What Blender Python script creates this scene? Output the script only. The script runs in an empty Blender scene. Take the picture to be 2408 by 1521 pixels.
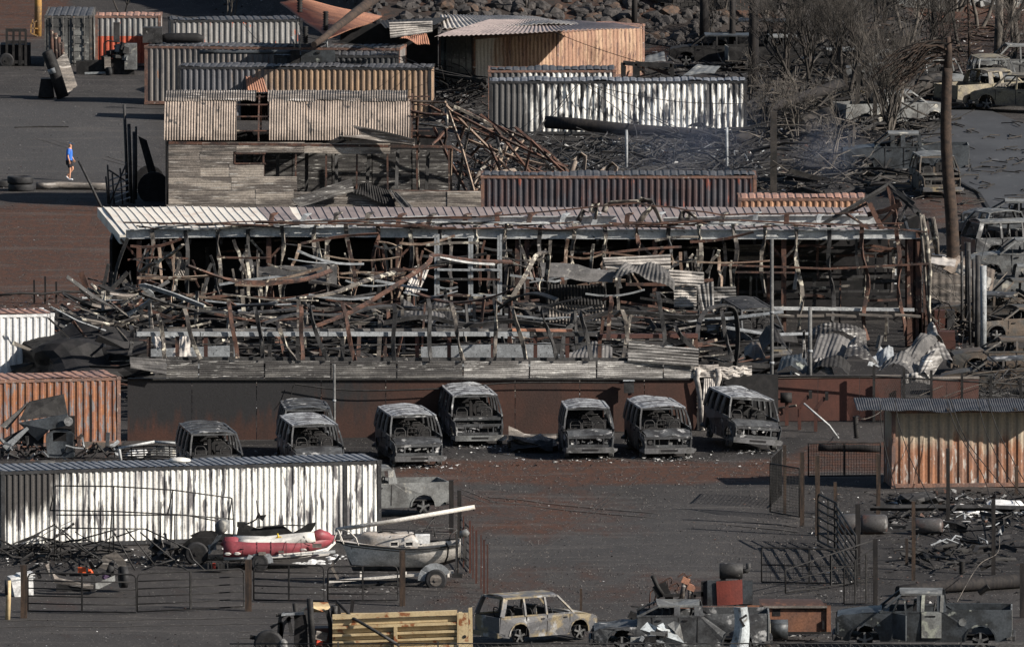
import bpy, bmesh, math, random
from mathutils import Vector, Matrix, noise
R = random.Random(7)
rad = math.radians
C = bpy.context.scene.collection
sc = bpy.context.scene
# ---------------------------------------------------------------- camera, sky, sun, exposure
HC, PITCH, FPX, CX, CY = 56.1, rad(5.48), 33444.0, 1204.0, 760.5
cam_d = bpy.data.cameras.new('camera'); cam = bpy.data.objects.new('camera', cam_d); C.objects.link(cam)
cam_d.sensor_width = 36; cam_d.lens = 500; cam_d.clip_start = 5; cam_d.clip_end = 5000
cam.location = (0, 0, HC); cam.rotation_euler = (math.pi/2 - PITCH, 0, 0)
sc.camera = cam
SUN_EL = 30.0
SDX, SDY = 1.0, -0.42                      # horizontal direction towards the sun
w = bpy.data.worlds.new('World'); sc.world = w; w.use_nodes = True
nt = w.node_tree; nt.nodes.clear()
sky = nt.nodes.new('ShaderNodeTexSky'); sky.sky_type = 'NISHITA'; sky.sun_disc = False
sky.sun_elevation = rad(SUN_EL); sky.sun_rotation = math.atan2(SDX, SDY)
bg = nt.nodes.new('ShaderNodeBackground'); bg.inputs[1].default_value = 0.05
wo = nt.nodes.new('ShaderNodeOutputWorld')
nt.links.new(sky.outputs[0], bg.inputs[0]); nt.links.new(bg.outputs[0], wo.inputs[0])
sd = bpy.data.lights.new('sun', 'SUN'); sd.energy = 5.0; sd.angle = rad(0.5); sd.color = (1.0, 0.93, 0.83)
so = bpy.data.objects.new('sun', sd); C.objects.link(so)
hl = math.hypot(SDX, SDY)
sv = Vector((SDX/hl*math.cos(rad(SUN_EL)), SDY/hl*math.cos(rad(SUN_EL)), math.sin(rad(SUN_EL))))
so.rotation_euler = sv.to_track_quat('Z', 'Y').to_euler(); so.location = (60, 500, 80)
sc.view_settings.view_transform = 'Standard'; sc.view_settings.look = 'None'
sc.view_settings.gamma = 1; sc.view_settings.use_curve_mapping = False
sc.view_settings.exposure = 0.80
sc.render.engine = 'CYCLES'
try:
    sc.cycles.max_bounces = 5; sc.cycles.diffuse_bounces = 3; sc.cycles.volume_bounces = 0
    sc.cycles.volume_step_rate = 4
except Exception: pass
# ---------------------------------------------------------------- picture <-> world
fw = Vector((0, math.cos(PITCH), -math.sin(PITCH))); up = Vector((0, math.sin(PITCH), math.cos(PITCH)))
def ray(px, py): return fw + Vector((1, 0, 0))*((px-CX)/FPX) - up*((py-CY)/FPX)
def G(px, py, z=0.0):
    d = ray(px, py); t = (HC - z)/-d.z
    return Vector((d.x*t, d.y*t, z))
def P(px, py, Y):
    d = ray(px, py); t = Y/d.y
    return Vector((d.x*t, Y, HC + d.z*t))
def YB(py): return G(CX, py).y
def MPP(Y): return Y/math.cos(PITCH)/FPX*0.995      # metres per picture unit at distance Y
# ---------------------------------------------------------------- tagging and linking
def tag(o, label=None, cat=None, group=None, kind=None):
    if label: o['label'] = label
    if cat: o['category'] = cat
    if group: o['group'] = group
    if kind: o['kind'] = kind
    return o
def thing(name, label, cat, loc=(0, 0, 0), rz=0.0, group=None, rx=0.0, ry=0.0):
    o = bpy.data.objects.new(name, None); C.objects.link(o)
    o.location = loc; o.rotation_euler = (rx, ry, rz); o.empty_display_size = .3
    return tag(o, label, cat, group)
def copy_tree(o, parent=None):
    c = o.copy(); C.objects.link(c); c.parent = parent
    for ch in list(o.children): copy_tree(ch, c)
    return c
class MB:
    def __init__(s): s.v = []; s.f = []; s.sm = []
    def add(s, vs, fs, smooth=False):
        b = len(s.v); s.v += [tuple(v) for v in vs]; s.f += [tuple(i+b for i in f) for f in fs]; s.sm += [smooth]*len(fs)
        return s
    def box(s, c, d, rz=0, rx=0, ry=0):
        m = Matrix.Translation(Vector(c)) @ Matrix.Rotation(rz, 4, 'Z') @ Matrix.Rotation(ry, 4, 'Y') @ Matrix.Rotation(rx, 4, 'X')
        x, y, z = d[0]/2, d[1]/2, d[2]/2
        vs = [m @ Vector((a*x, b*y, e*z)) for e in (-1, 1) for b in (-1, 1) for a in (-1, 1)]
        return s.add(vs, [(0,2,3,1),(4,5,7,6),(0,1,5,4),(2,6,7,3),(0,4,6,2),(1,3,7,5)])
    def bb(s, x0, x1, y0, y1, z0, z1): return s.box(((x0+x1)/2, (y0+y1)/2, (z0+z1)/2), (x1-x0, y1-y0, z1-z0))
    def hexa(s, p):                      # 8 corners: bottom 4 ccw, top 4 ccw
        return s.add(p, [(3,2,1,0),(4,5,6,7),(0,1,5,4),(1,2,6,5),(2,3,7,6),(3,0,4,7)])
    def bar(s, a, b, w=.1, h=None, roll=0.0):
        a = Vector(a); b = Vector(b); d = (b-a)
        if d.length < 1e-5: return s
        return s.rib([a, b], w, h or w, roll, roll)
    def rib(s, pts, w, h, r0=0.0, r1=0.0, twist=None, smooth=False, wf=None):
        pts = [Vector(p) for p in pts]; n = len(pts); vs = []
        for i, p in enumerate(pts):
            t = (pts[min(i+1, n-1)] - pts[max(i-1, 0)])
            if t.length < 1e-6: t = Vector((0, 0, 1))
            t.normalize()
            ref = Vector((1, 0, 0)) if abs(t.x) < .8 else Vector((0, 0, 1))
            u = (ref - t*ref.dot(t)).normalized(); v = t.cross(u)
            a = r0 + (r1-r0)*i/(n-1) + (twist[i] if twist else 0)
            uu = u*math.cos(a)+v*math.sin(a); vv = v*math.cos(a)-u*math.sin(a)
            ww = w*(wf[i] if wf else 1)
            for sx, sy in ((-1,-1),(1,-1),(1,1),(-1,1)): vs.append(p + uu*sx*ww/2 + vv*sy*h/2)
        fs = [(3,2,1,0), tuple(4*(n-1)+k for k in range(4))]
        for i in range(n-1):
            for k in range(4): fs.append((4*i+k, 4*i+(k+1) % 4, 4*i+4+(k+1) % 4, 4*i+4+k))
        return s.add(vs, fs, smooth)
    def tube(s, pts, r, seg=6, r1=None, caps=True, rs=None):
        pts = [Vector(p) for p in pts]; n = len(pts); vs = []; u = None
        for i, p in enumerate(pts):
            t = (pts[min(i+1, n-1)] - pts[max(i-1, 0)])
            if t.length < 1e-6: t = Vector((0, 0, 1))
            t.normalize()
            if u is None:
                ref = Vector((1, 0, 0)) if abs(t.x) < .8 else Vector((0, 0, 1))
                u = (ref - t*ref.dot(t)).normalized()
            else:
                u = (u - t*u.dot(t)); u = u.normalized() if u.length > 1e-5 else t.orthogonal().normalized()
            v = t.cross(u)
            rr = rs[i] if rs else (r if r1 is None else r + (r1-r)*i/(n-1))
            for k in range(seg):
                a = 2*math.pi*k/seg; vs.append(p + (u*math.cos(a)+v*math.sin(a))*rr)
        fs = []
        for i in range(n-1):
            for k in range(seg): fs.append((seg*i+k, seg*i+(k+1) % seg, seg*(i+1)+(k+1) % seg, seg*(i+1)+k))
        s.add(vs, fs, seg > 4)
        if caps: b = len(s.v)-len(vs); s.f += [tuple(b+k for k in range(seg))[::-1], tuple(b+seg*(n-1)+k for k in range(seg))]; s.sm += [False]*2
        return s
    def grid(s, fn, nu, nv, smooth=True, skip=None):
        vs = [fn(i/nu, j/nv) for j in range(nv+1) for i in range(nu+1)]
        fs = [(j*(nu+1)+i, j*(nu+1)+i+1, (j+1)*(nu+1)+i+1, (j+1)*(nu+1)+i) for j in range(nv) for i in range(nu) if not (skip and skip(i, j))]
        return s.add(vs, fs, smooth)
    def poly(s, pts, d=None):            # flat polygon; d = thickness vector
        pts = [Vector(p) for p in pts]; n = len(pts)
        if d is None: return s.add(pts, [tuple(range(n))])
        d = Vector(d)
        return s.add(pts + [p+d for p in pts], [tuple(range(n))[::-1], tuple(range(n, 2*n))] + [(i, (i+1) % n, n+(i+1) % n, n+i) for i in range(n)])
    def build(s, name, m, parent=None, loc=None, label=None, cat=None, group=None, kind=None, solid=0, recentre=False, sub=0):
        me = bpy.data.meshes.new(name)
        vs = s.v
        if recentre and vs and loc is None:
            n = len(vs); cx = sum(v[0] for v in vs)/n; cy = sum(v[1] for v in vs)/n; zz = min(v[2] for v in vs)
            loc = (cx, cy, zz)
        off = Vector(loc) if (loc is not None and recentre) else None
        if off is not None: vs = [(v[0]-off.x, v[1]-off.y, v[2]-off.z) for v in vs]
        me.from_pydata(vs, [], s.f); me.update()
        if any(s.sm): me.polygons.foreach_set('use_smooth', s.sm)
        me.materials.append(m)
        o = bpy.data.objects.new(name, me); C.objects.link(o)
        if parent: o.parent = parent
        if loc is not None: o.location = loc
        if solid:
            md = o.modifiers.new('solid', 'SOLIDIFY'); md.thickness = solid; md.offset = 0
        if sub:
            md = o.modifiers.new('sub', 'SUBSURF'); md.levels = sub; md.render_levels = sub
        return tag(o, label, cat, group, kind)
def part(root, name, mb, m, **k):
    """a part whose mesh was written in world coordinates, hung under an unrotated root"""
    l = Vector(root.location); mb.v = [(v[0]-l.x, v[1]-l.y, v[2]-l.z) for v in mb.v]
    return mb.build(name, m, root, **k)
# ---------------------------------------------------------------- materials
def col(c): return (c[0], c[1], c[2], 1) if not isinstance(c, (int, float)) else (c, c, c, 1)
def nodes(name):
    m = bpy.data.materials.new(name); m.use_nodes = True; t = m.node_tree; t.nodes.clear()
    o = t.nodes.new('ShaderNodeOutputMaterial'); b = t.nodes.new('ShaderNodeBsdfPrincipled')
    t.links.new(b.outputs[0], o.inputs[0]); return m, t, b
def coords(t, stretch=(1, 1, 1), kind='Object'):
    tc = t.nodes.new('ShaderNodeTexCoord'); mp = t.nodes.new('ShaderNodeMapping')
    mp.inputs['Scale'].default_value = stretch
    t.links.new(tc.outputs[kind], mp.inputs['Vector']); return mp
def nz(t, mp, scale, detail=5, rough=.6, dist=0.0, rnd=True):
    n = t.nodes.new('ShaderNodeTexNoise'); n.inputs['Scale'].default_value = scale
    n.inputs['Detail'].default_value = detail; n.inputs['Roughness'].default_value = rough
    n.inputs['Distortion'].default_value = dist
    if rnd:
        n.noise_dimensions = '4D'; oi = t.nodes.new('ShaderNodeObjectInfo'); ml = t.nodes.new('ShaderNodeMath')
        ml.operation = 'MULTIPLY'; ml.inputs[1].default_value = 37.0
        t.links.new(oi.outputs['Random'], ml.inputs[0]); t.links.new(ml.outputs[0], n.inputs['W'])
    t.links.new(mp.outputs[0], n.inputs['Vector']); return n
def ramp(t, src, a, b):
    r = t.nodes.new('ShaderNodeMapRange'); r.interpolation_type = 'SMOOTHSTEP'
    r.inputs[1].default_value = a; r.inputs[2].default_value = b
    t.links.new(src, r.inputs[0]); return r.outputs[0]
def mix(t, f, a, b, mode='MIX'):
    m = t.nodes.new('ShaderNodeMix'); m.data_type = 'RGBA'; m.blend_type = mode
    for s, v in ((0, f), (6, a), (7, b)):
        if hasattr(v, 'node'): t.links.new(v, m.inputs[s])
        else: m.inputs[s].default_value = v if s == 0 else col(v)
    return m.outputs[2]
def math_n(t, op, a, b):
    m = t.nodes.new('ShaderNodeMath'); m.operation = op
    for i, v in enumerate((a, b)):
        if hasattr(v, 'node'): t.links.new(v, m.inputs[i])
        else: m.inputs[i].default_value = v
    return m.outputs[0]
def wm(name, c1, c2, scale=2.0, thr=(.42, .58), stretch=(1, 1, 1), c3=None, s3=6.0, t3=(.58, .66), st3=(1, 1, 1), rough=.75, metal=0.0, bump=.25, grain=.35, gx=None, gz=None, gc=.02, spec=.3):
    """weathered surface: c1 with patches of c2 and flecks of c3, fine grain; gx/gz: soot growing towards an end or the top"""
    m, t, b = nodes(name); mp = coords(t, stretch)
    n1 = nz(t, mp, scale); c = mix(t, ramp(t, n1.outputs[0], *thr), c1, c2)
    if c3 is not None:
        mp3 = coords(t, st3); n3 = nz(t, mp3, s3, 4); c = mix(t, ramp(t, n3.outputs[0], *t3), c, c3)
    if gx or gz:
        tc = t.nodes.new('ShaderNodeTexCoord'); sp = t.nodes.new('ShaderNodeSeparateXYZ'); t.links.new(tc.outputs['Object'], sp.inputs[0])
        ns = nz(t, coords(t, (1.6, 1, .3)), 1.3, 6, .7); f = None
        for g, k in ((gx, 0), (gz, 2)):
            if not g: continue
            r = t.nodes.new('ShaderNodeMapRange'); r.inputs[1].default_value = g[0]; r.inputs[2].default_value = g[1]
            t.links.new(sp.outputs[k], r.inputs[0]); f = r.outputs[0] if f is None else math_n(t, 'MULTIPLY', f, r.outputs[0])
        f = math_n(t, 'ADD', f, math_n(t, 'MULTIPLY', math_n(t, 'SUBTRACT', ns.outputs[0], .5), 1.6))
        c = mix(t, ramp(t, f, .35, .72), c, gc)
    mg = coords(t); ng = nz(t, mg, 14, 6, .75)
    g = ramp(t, ng.outputs[0], .3, .7)
    gm = t.nodes.new('ShaderNodeMapRange'); gm.inputs[3].default_value = 1-grain; gm.inputs[4].default_value = 1+grain*.6
    t.links.new(g, gm.inputs[0])
    vm = t.nodes.new('ShaderNodeVectorMath'); vm.operation = 'SCALE'; t.links.new(c, vm.inputs[0]); t.links.new(gm.outputs[0], vm.inputs['Scale'])
    t.links.new(vm.outputs[0], b.inputs['Base Color'])
    b.inputs['Roughness'].default_value = rough; b.inputs['Metallic'].default_value = metal
    b.inputs['Specular IOR Level'].default_value = spec
    if bump:
        bp = t.nodes.new('ShaderNodeBump'); bp.inputs['Strength'].default_value = bump; bp.inputs['Distance'].default_value = .03
        t.links.new(ng.outputs[0], bp.inputs['Height']); t.links.new(bp.outputs[0], b.inputs['Normal'])
    return m
M = {}
M['char'] = wm('charred', (.008,.0075,.008), (.02,.019,.019), 3, c3=(.06,.058,.056), s3=9, t3=(.62,.74))
M['soot'] = wm('soot_shade_black', (.006,.006,.007), (.014,.013,.014), 3, grain=.3)  # soot, and also the shade of voids and interiors put into colour
M['steel'] = wm('grey_steel', (.27,.285,.30), (.20,.21,.22), 3, c3=(.03,.03,.03), s3=9, t3=(.6,.68), rough=.6)
M['steelw'] = wm('pale_steel', (.46,.47,.47), (.32,.33,.34), 2, c3=(.05,.045,.045), s3=8, t3=(.62,.7), rough=.6)
M['steeld'] = wm('dark_steel', (.040,.039,.040), (.018,.0175,.018), 2.5, c3=(.22,.21,.20), s3=5, t3=(.62,.72), rough=.65)
M['ribmix'] = wm('scorched_steel', (.030,.027,.027), (.13,.115,.10), 1.6, (.44,.56), c3=(.46,.43,.36), s3=2.6, t3=(.54,.62), rough=.6)
M['ribrust'] = wm('rusted_steel', (.10,.052,.038), (.035,.024,.022), 2, c3=(.38,.31,.24), s3=4, t3=(.6,.7), rough=.8)
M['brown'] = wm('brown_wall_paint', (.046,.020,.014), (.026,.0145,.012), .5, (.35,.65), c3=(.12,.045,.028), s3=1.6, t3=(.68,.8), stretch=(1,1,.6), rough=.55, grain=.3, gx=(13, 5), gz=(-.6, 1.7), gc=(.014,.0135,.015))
M['brown2'] = wm('brown_steel', (.080,.032,.024), (.042,.021,.018), .7, (.35,.7), c3=(.02,.018,.018), s3=1.4, t3=(.62,.8), rough=.6, grain=.2)
M['zinc'] = wm('burnt_zinc', (.30,.29,.28), (.09,.085,.082), .9, (.40,.60), (.35,1,6), c3=(.62,.61,.58), s3=3, t3=(.6,.66), st3=(.5,1,6), rough=.55, metal=.1, gc=.02)
M['zincd'] = wm('sooty_zinc', (.035,.033,.033), (.11,.105,.10), .9, (.45,.65), (.35,1,6), c3=(.55,.54,.52), s3=3.2, t3=(.60,.67), st3=(.5,1,8), rough=.6)
M['zincw'] = wm('pale_zinc', (.44,.41,.38), (.25,.23,.215), 1.2, (.42,.62), (1,1,3), c3=(.10,.07,.06), s3=3, t3=(.6,.7), st3=(1,1,3), rough=.6)
M['ztan'] = wm('tan_zinc_roof', (.30,.245,.205), (.20,.165,.14), 1.1, (.4,.6), c3=(.045,.042,.042), s3=1.7, t3=(.6,.66), st3=(2,1,.8), rough=.7)
M['ztand'] = wm('tan_zinc_dark', (.19,.165,.145), (.075,.068,.063), 1.1, (.4,.6), (.4,1,5), c3=(.40,.37,.34), s3=2.4, t3=(.56,.66), st3=(.4,1,6), rough=.7)
M['zwall'] = wm('quonset_wall', (.33,.29,.25), (.115,.10,.09), .7, (.42,.58), (.6,1,3.5), c3=(.45,.43,.40), s3=2.4, t3=(.58,.66), st3=(.5,1,7), rough=.7)
M['zgrey'] = wm('matte_grey_zinc', (.115,.11,.108), (.06,.058,.058), 1.1, (.4,.6), c3=(.25,.24,.22), s3=3, t3=(.6,.7), rough=.7)
M['roofw'] = wm('white_seam_roof', (.66,.62,.56), (.56,.47,.40), 1.2, (.5,.7), (1,.6,1), rough=.5, grain=.12)
M['roofp'] = wm('pinkish_seam_roof', (.25,.205,.195), (.17,.14,.135), 1.2, (.4,.65), (1,.6,1), rough=.55, grain=.15)
M['rustsheet'] = wm('rusty_sheet', (.34,.165,.105), (.24,.12,.085), .8, (.4,.6), c3=(.42,.36,.32), s3=1.2, t3=(.62,.75), rough=.8)
M['wood'] = wm('charred_wood', (.055,.036,.026), (.022,.017,.015), 2, (.4,.6), (4,4,.6), rough=.85)
M['pole'] = wm('burnt_pole', (.022,.019,.018), (.010,.009,.010), 2, (.4,.6), (5,5,.5), rough=.85)
M['trunkb'] = wm('palm_trunk_brown', (.050,.034,.026), (.027,.020,.017), 1.5, (.4,.6), (2,2,3), c3=(.012,.01,.01), s3=5, t3=(.6,.7), st3=(1,1,6), rough=.9)
M['bark'] = wm('burnt_bark', (.045,.039,.035), (.016,.015,.014), 1.5, (.4,.62), rough=.9)
M['barkl'] = wm('ashy_bark', (.11,.097,.085), (.035,.032,.03), 1.8, (.4,.62), rough=.9)
M['car'] = wm('burnt_car_grey', (.075,.078,.082), (.03,.03,.032), 1.6, (.4,.62), c3=(.34,.34,.34), s3=2.6, t3=(.57,.68), rough=.5)
M['vanroof'] = wm('ash_van_roof', (.27,.28,.295), (.12,.12,.13), 2.2, (.45,.62), (.5,1.5,1), c3=(.5,.5,.5), s3=3, t3=(.6,.72), st3=(.7,2,1), rough=.5)
M['carl'] = wm('burnt_car_pale', (.16,.165,.165), (.08,.08,.08), 1.3, (.42,.62), c3=(.40,.38,.33), s3=1.7, t3=(.58,.7), rough=.55)
M['suv'] = wm('burnt_suv_yellow', (.09,.09,.095), (.19,.155,.10), 1.0, (.47,.56), c3=(.28,.28,.28), s3=1.3, t3=(.58,.66), rough=.5)
M['carblue'] = wm('burnt_car_bluegrey', (.055,.062,.07), (.026,.028,.03), 1.2, (.4,.6), c3=(.20,.21,.19), s3=1.2, t3=(.62,.66), rough=.45)
M['carbrown'] = wm('burnt_car_brown', (.09,.07,.055), (.06,.06,.058), 1.0, (.42,.6), c3=(.22,.20,.17), s3=1.6, t3=(.6,.7), rough=.6)
M['caryel'] = wm('burnt_car_cream', (.20,.175,.125), (.11,.10,.09), 1.2, (.42,.6), c3=(.06,.055,.05), s3=2, t3=(.6,.66), rough=.6)
M['tyre'] = wm('tyre_rubber', (.022,.022,.024), (.012,.012,.013), 3, rough=.7)
M['rim'] = wm('ashen_rim', (.25,.25,.25), (.12,.12,.12), 5, rough=.5)
M['ash'] = wm('white_ash', (.5,.5,.5), (.12,.12,.12), 4, (.4,.6), rough=.9)
M['boat'] = wm('scorched_boat_hull', (.58,.55,.51), (.40,.375,.34), 1.3, (.45,.6), (1,1,2), c3=(.66,.64,.6), s3=14, t3=(.62,.68), rough=.6)
M['boatd'] = wm('scorched_boat_deck', (.33,.29,.255), (.44,.43,.42), 1.5, (.45,.65), rough=.7)
M['redb'] = wm('red_inflatable_fabric', (.235,.05,.062), (.17,.04,.048), 2, c3=(.55,.4,.38), s3=5, t3=(.66,.74), rough=.5, grain=.15)
M['whiteb'] = wm('white_fabric', (.66,.64,.60), (.5,.48,.45), 2, rough=.6, grain=.15)
M['yel'] = wm('cream_dump_bed', (.47,.37,.22), (.37,.28,.16), 1.2, (.4,.6), c3=(.22,.085,.035), s3=2.6, t3=(.56,.64), rough=.6, grain=.2)
M['redm'] = wm('red_oxide_panel', (.17,.04,.03), (.13,.034,.027), 2, rough=.6, grain=.12)
M['orangem'] = wm('orange_brown_bin', (.22,.10,.058), (.15,.075,.05), 1.2, (.4,.6), c3=(.10,.06,.05), s3=2.4, t3=(.6,.7), gz=(.9, 1.6), gc=(.05,.03,.025), rough=.7)
M['yelp'] = wm('yellow_pole_paint', (.36,.20,.06), (.2,.13,.07), 2, rough=.7)
M['skin'] = wm('skin', (.50,.26,.17), (.45,.23,.15), 6, grain=.05, bump=0, rough=.6)
M['shirt'] = wm('blue_tshirt', (.035,.14,.50), (.03,.12,.44), 4, grain=.08, rough=.8)
M['shorts'] = wm('dark_shorts', (.014,.014,.02), (.02,.02,.026), 4, grain=.1, rough=.85)
M['capm'] = wm('blue_cap', (.03,.065,.12), (.02,.05,.1), 4, grain=.1, rough=.8)
M['shoe'] = wm('white_trainers', (.62,.64,.68), (.35,.37,.42), 12, grain=.1, rough=.7)
M['white'] = wm('white_plastic', (.68,.68,.68), (.45,.45,.45), 3, rough=.5)
M['yplastic'] = wm('yellow_plastic', (.62,.42,.02), (.5,.34,.02), 3, rough=.4, grain=.1)
M['redp'] = wm('red_paint', (.5,.06,.03), (.3,.04,.03), 4, rough=.5)
M['rock'] = wm('dark_basalt', (.058,.052,.05), (.032,.03,.03), 2.5, (.4,.6), c3=(.12,.105,.095), s3=4, t3=(.6,.72), rough=.9)
M['rockr'] = wm('reddish_boulder', (.085,.055,.04), (.05,.04,.035), 2.5, (.4,.6), rough=.9)
M['block'] = wm('dark_blockwork', (.06,.056,.054), (.035,.033,.032), 2, rough=.9)
M['glass'] = wm('dull_dark_panel', (.02,.02,.025), (.03,.03,.035), 3, rough=.3)
M['bluesheet'] = wm('blue_grey_sheet', (.36,.39,.41), (.22,.24,.25), 1.5, (.45,.6), c3=(.1,.09,.08), s3=3, t3=(.6,.68), rough=.5)
# containers
def peel(name, base, patch, fleck, **k):
    return wm(name, base, patch, k.pop('s', 1.0), k.pop('thr', (.44, .56)), k.pop('st', (2.5, 2.5, .45)), c3=fleck, s3=k.pop('s3', 2.2), t3=k.pop('t3', (.58, .63)), st3=(3, 3, .6), rough=.6, grain=.25, **k)
M['cw'] = peel('container_white', (.76,.75,.71), (.40,.39,.38), (.12,.115,.12), thr=(.46,.62), gx=(5.4, .4), gz=(-.3, 2.1), gc=(.050,.047,.046), s3=1.3, t3=(.53,.60))
M['cw2'] = peel('container_white_peeling', (.70,.69,.66), (.05,.05,.052), (.22,.20,.19), thr=(.50,.56), s=1.6, gx=(5, 0), gc=(.08,.078,.078))
M['cw3'] = peel('container_white_plain', (.66,.66,.66), (.52,.52,.52), (.15,.14,.13), t3=(.66, .7))
M['cor'] = peel('container_rust_orange', (.25,.11,.055), (.17,.075,.05), (.15,.14,.145), s=2.2, thr=(.4,.6), s3=3.5, t3=(.5, .6))
M['cor2'] = peel('container_rust_gold', (.24,.11,.06), (.18,.10,.07), (.36,.32,.29), gz=(.7, 2.6), gc=(.30,.25,.19), s3=3.2, t3=(.56,.62))
M['cpeach'] = peel('container_peach', (.37,.25,.17), (.28,.165,.115), (.14,.085,.07), thr=(.4,.6), s3=3.4, t3=(.55, .63), gx=(3.2, 0), gc=(.50,.46,.42))
M['cgrey'] = peel('container_brown_grey', (.17,.155,.145), (.105,.10,.10), (.17,.09,.055), t3=(.62, .7))
M['cgold'] = peel('container_grey_to_rust', (.27,.18,.115), (.20,.14,.10), (.05,.045,.045), gx=(8, 1), gc=(.10,.10,.11), t3=(.64,.7))
M['cdark'] = peel('container_black', (.045,.047,.050), (.03,.03,.032), (.12,.12,.12), t3=(.64,.7))
M['cred'] = peel('container_red_dark', (.055,.035,.036), (.045,.042,.05), (.17,.05,.035), s3=1.2, t3=(.56,.66))
M['cgold2'] = peel('container_gold', (.36,.20,.12), (.28,.16,.11), (.20,.11,.08), t3=(.64,.72))
M['cdoor'] = wm('container_door_burnt', (.10,.10,.098), (.20,.20,.19), 1.2, (.45,.6), (1,1,2), c3=(.42,.42,.38), s3=3, t3=(.6,.66), gz=(1.0,2.4), gc=(.06,.06,.06))
M['cfr'] = wm('container_frame', (.10,.095,.09), (.05,.05,.05), 3, c3=(.2,.12,.08), s3=5, t3=(.6,.7))
M['cfrr'] = wm('container_frame_rust', (.20,.11,.08), (.12,.08,.07), 3, c3=(.35,.3,.27), s3=5, t3=(.6,.7))
M['cfrk'] = wm('container_frame_black', (.03,.031,.034), (.018,.018,.02), 3, c3=(.12,.12,.12), s3=6, t3=(.64,.7))
M['croof'] = wm('container_roof_blueash', (.17,.18,.20), (.10,.105,.12), 1.5, (.4,.6), c3=(.34,.34,.35), s3=2.5, t3=(.62,.7), rough=.6)
M['croofd'] = wm('container_roof_dark', (.075,.075,.08), (.045,.045,.05), 1.5, (.4,.6), rough=.6)
M['croofr'] = wm('container_roof_rust', (.34,.19,.14), (.22,.14,.12), 1.5, (.4,.6), rough=.7)
def two_tone():
    m = wm('container_orange_under_grey', (.36,.075,.04), (.28,.06,.035), 1.5, (.45,.6), c3=(.2,.1,.08), s3=5, t3=(.66,.7))
    m2 = peel('container_grey_band', (.25,.245,.24), (.17,.165,.16), (.45,.12,.07), t3=(.62,.66)); return m, m2
M['corr'], M['corg'] = two_tone()

M['tanbar'] = wm('bare_tan_steel', (.26,.20,.155), (.12,.075,.055), 1.5, (.4,.6), c3=(.42,.38,.32), s3=3, t3=(.58,.66), rough=.7)
# ---------------------------------------------------------------- ground, road, banks
def sst(a, b, x):
    t = max(0.0, min(1.0, (x-a)/(b-a))) if a != b else 0.0
    return t*t*(3-2*t)
def pix(x, y):                       # ground point -> picture units (for painting soil colours by place)
    d = Vector((x, y, -HC)); k = d.dot(fw); return CX + d.x/k*FPX, CY - d.dot(up)/k*FPX
def hill_z(x, y):
    e = 735 + 3*noise.noise(Vector((x*.05, 3.1, 0)))
    # bank behind the yard: starts nearer in the middle
    if x < -19: e = 770
    elif x < -8: e = 770 - 34*(x+19)/11
    if x > 11: e += (x-11)*1.6
    return 7.0*sst(e, e+22, y) + .10*noise.noise(Vector((x*.3, y*.12, .5)))*sst(480, 500, y)*0.6
def soil(x, y):
    px, py = pix(x, y); px += 90*noise.noise(Vector((x*.12, y*.04, 9))) + 40*noise.noise(Vector((x*.5, y*.15, 5))); py += 26*noise.noise(Vector((x*.10, y*.03, 14))); n = noise.noise(Vector((x*.16, y*.035, 2.0)))*.5+.5; r = 0.0
    def blob(x0, x1, y0, y1, fx, fy): return sst(x0-fx, x0+fx, px)*(1-sst(x1-fx, x1+fx, px))*sst(y0-fy, y0+fy, py)*(1-sst(y1-fy, y1+fy, py))
    r = max(r, blob(-400, 330, 470, 760, 30, 22)*.85, blob(900, 1900, 1078, 1128, 60, 14)*1.0, blob(1830, 2110, 1040, 1112, 30, 16)*1.1,
            blob(-400, 150, -60, 90, 40, 30)*.8, blob(2150, 2700, 0, 215, 60, 30)*.7, blob(2080, 2330, 440, 560, 40, 30)*.55,
            blob(1480, 1640, 60, 140, 30, 25)*1.2, blob(950, 1500, 1130, 1270, 260, 60)*.62, blob(1000, 1800, 1330, 1450, 260, 50)*.5, blob(0, 900, 1380, 1460, 80, 20)*.3, blob(-400, 240, 425, 480, 40, 12)*.35)
    a = max(blob(-600, 345, 245, 415, 60, 30)*.9, blob(1080, 1800, 1180, 1400, 90, 60)*.45, blob(0, 1000, 1440, 1600, 100, 25)*.7)
    k = max(blob(1000, 2150, 200, 600, 60, 40), blob(440, 1860, 1020, 1078, 60, 10)*.8, blob(1800, 2500, 1150, 1420, 70, 50)*.6, blob(0, 800, 1295, 1335, 60, 10)*.6,
            blob(1500, 3000, 60, 240, 60, 30)*.7, blob(200, 2300, 700, 1000, 60, 30)*.9)
    return min(1, max(0, r*(.55+.9*n))), min(1, a*(.6+.8*n)), min(1, k*(.5+.9*n))
xs = [-900, -300, -120, -70] + [-46 + .8*i for i in range(116)] + [70, 120, 300, 900]
ys = [-200, 200, 430, 480] + [488 + 1.3*i for i in range(232)] + [795, 830, 900, 1200, 2500]
mb = MB(); nx, ny = len(xs), len(ys)
mb.add([(x, y, hill_z(x, y)) for y in ys for x in xs], [(j*nx+i, j*nx+i+1, (j+1)*nx+i+1, (j+1)*nx+i) for j in range(ny-1) for i in range(nx-1)], True)
m, t, b = nodes('yard_ground')
at = t.nodes.new('ShaderNodeAttribute'); at.attribute_name = 'soil'
sp = t.nodes.new('ShaderNodeSeparateColor'); t.links.new(at.outputs['Color'], sp.inputs[0])
mp = coords(t, (1, .35, 1)); mq = coords(t)
n1 = nz(t, mp, .55, 7, .68, .4, False); n2 = nz(t, mq, 9, 5, .75, 0, False); n3 = nz(t, mp, 2.6, 6, .7, 0, False)
c = mix(t, ramp(t, n1.outputs[0], .35, .65), (.043,.0395,.0385), (.031,.029,.029))
c = mix(t, math_n(t, 'MULTIPLY', sp.outputs[1], .7), c, (.056,.055,.057))
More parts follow.
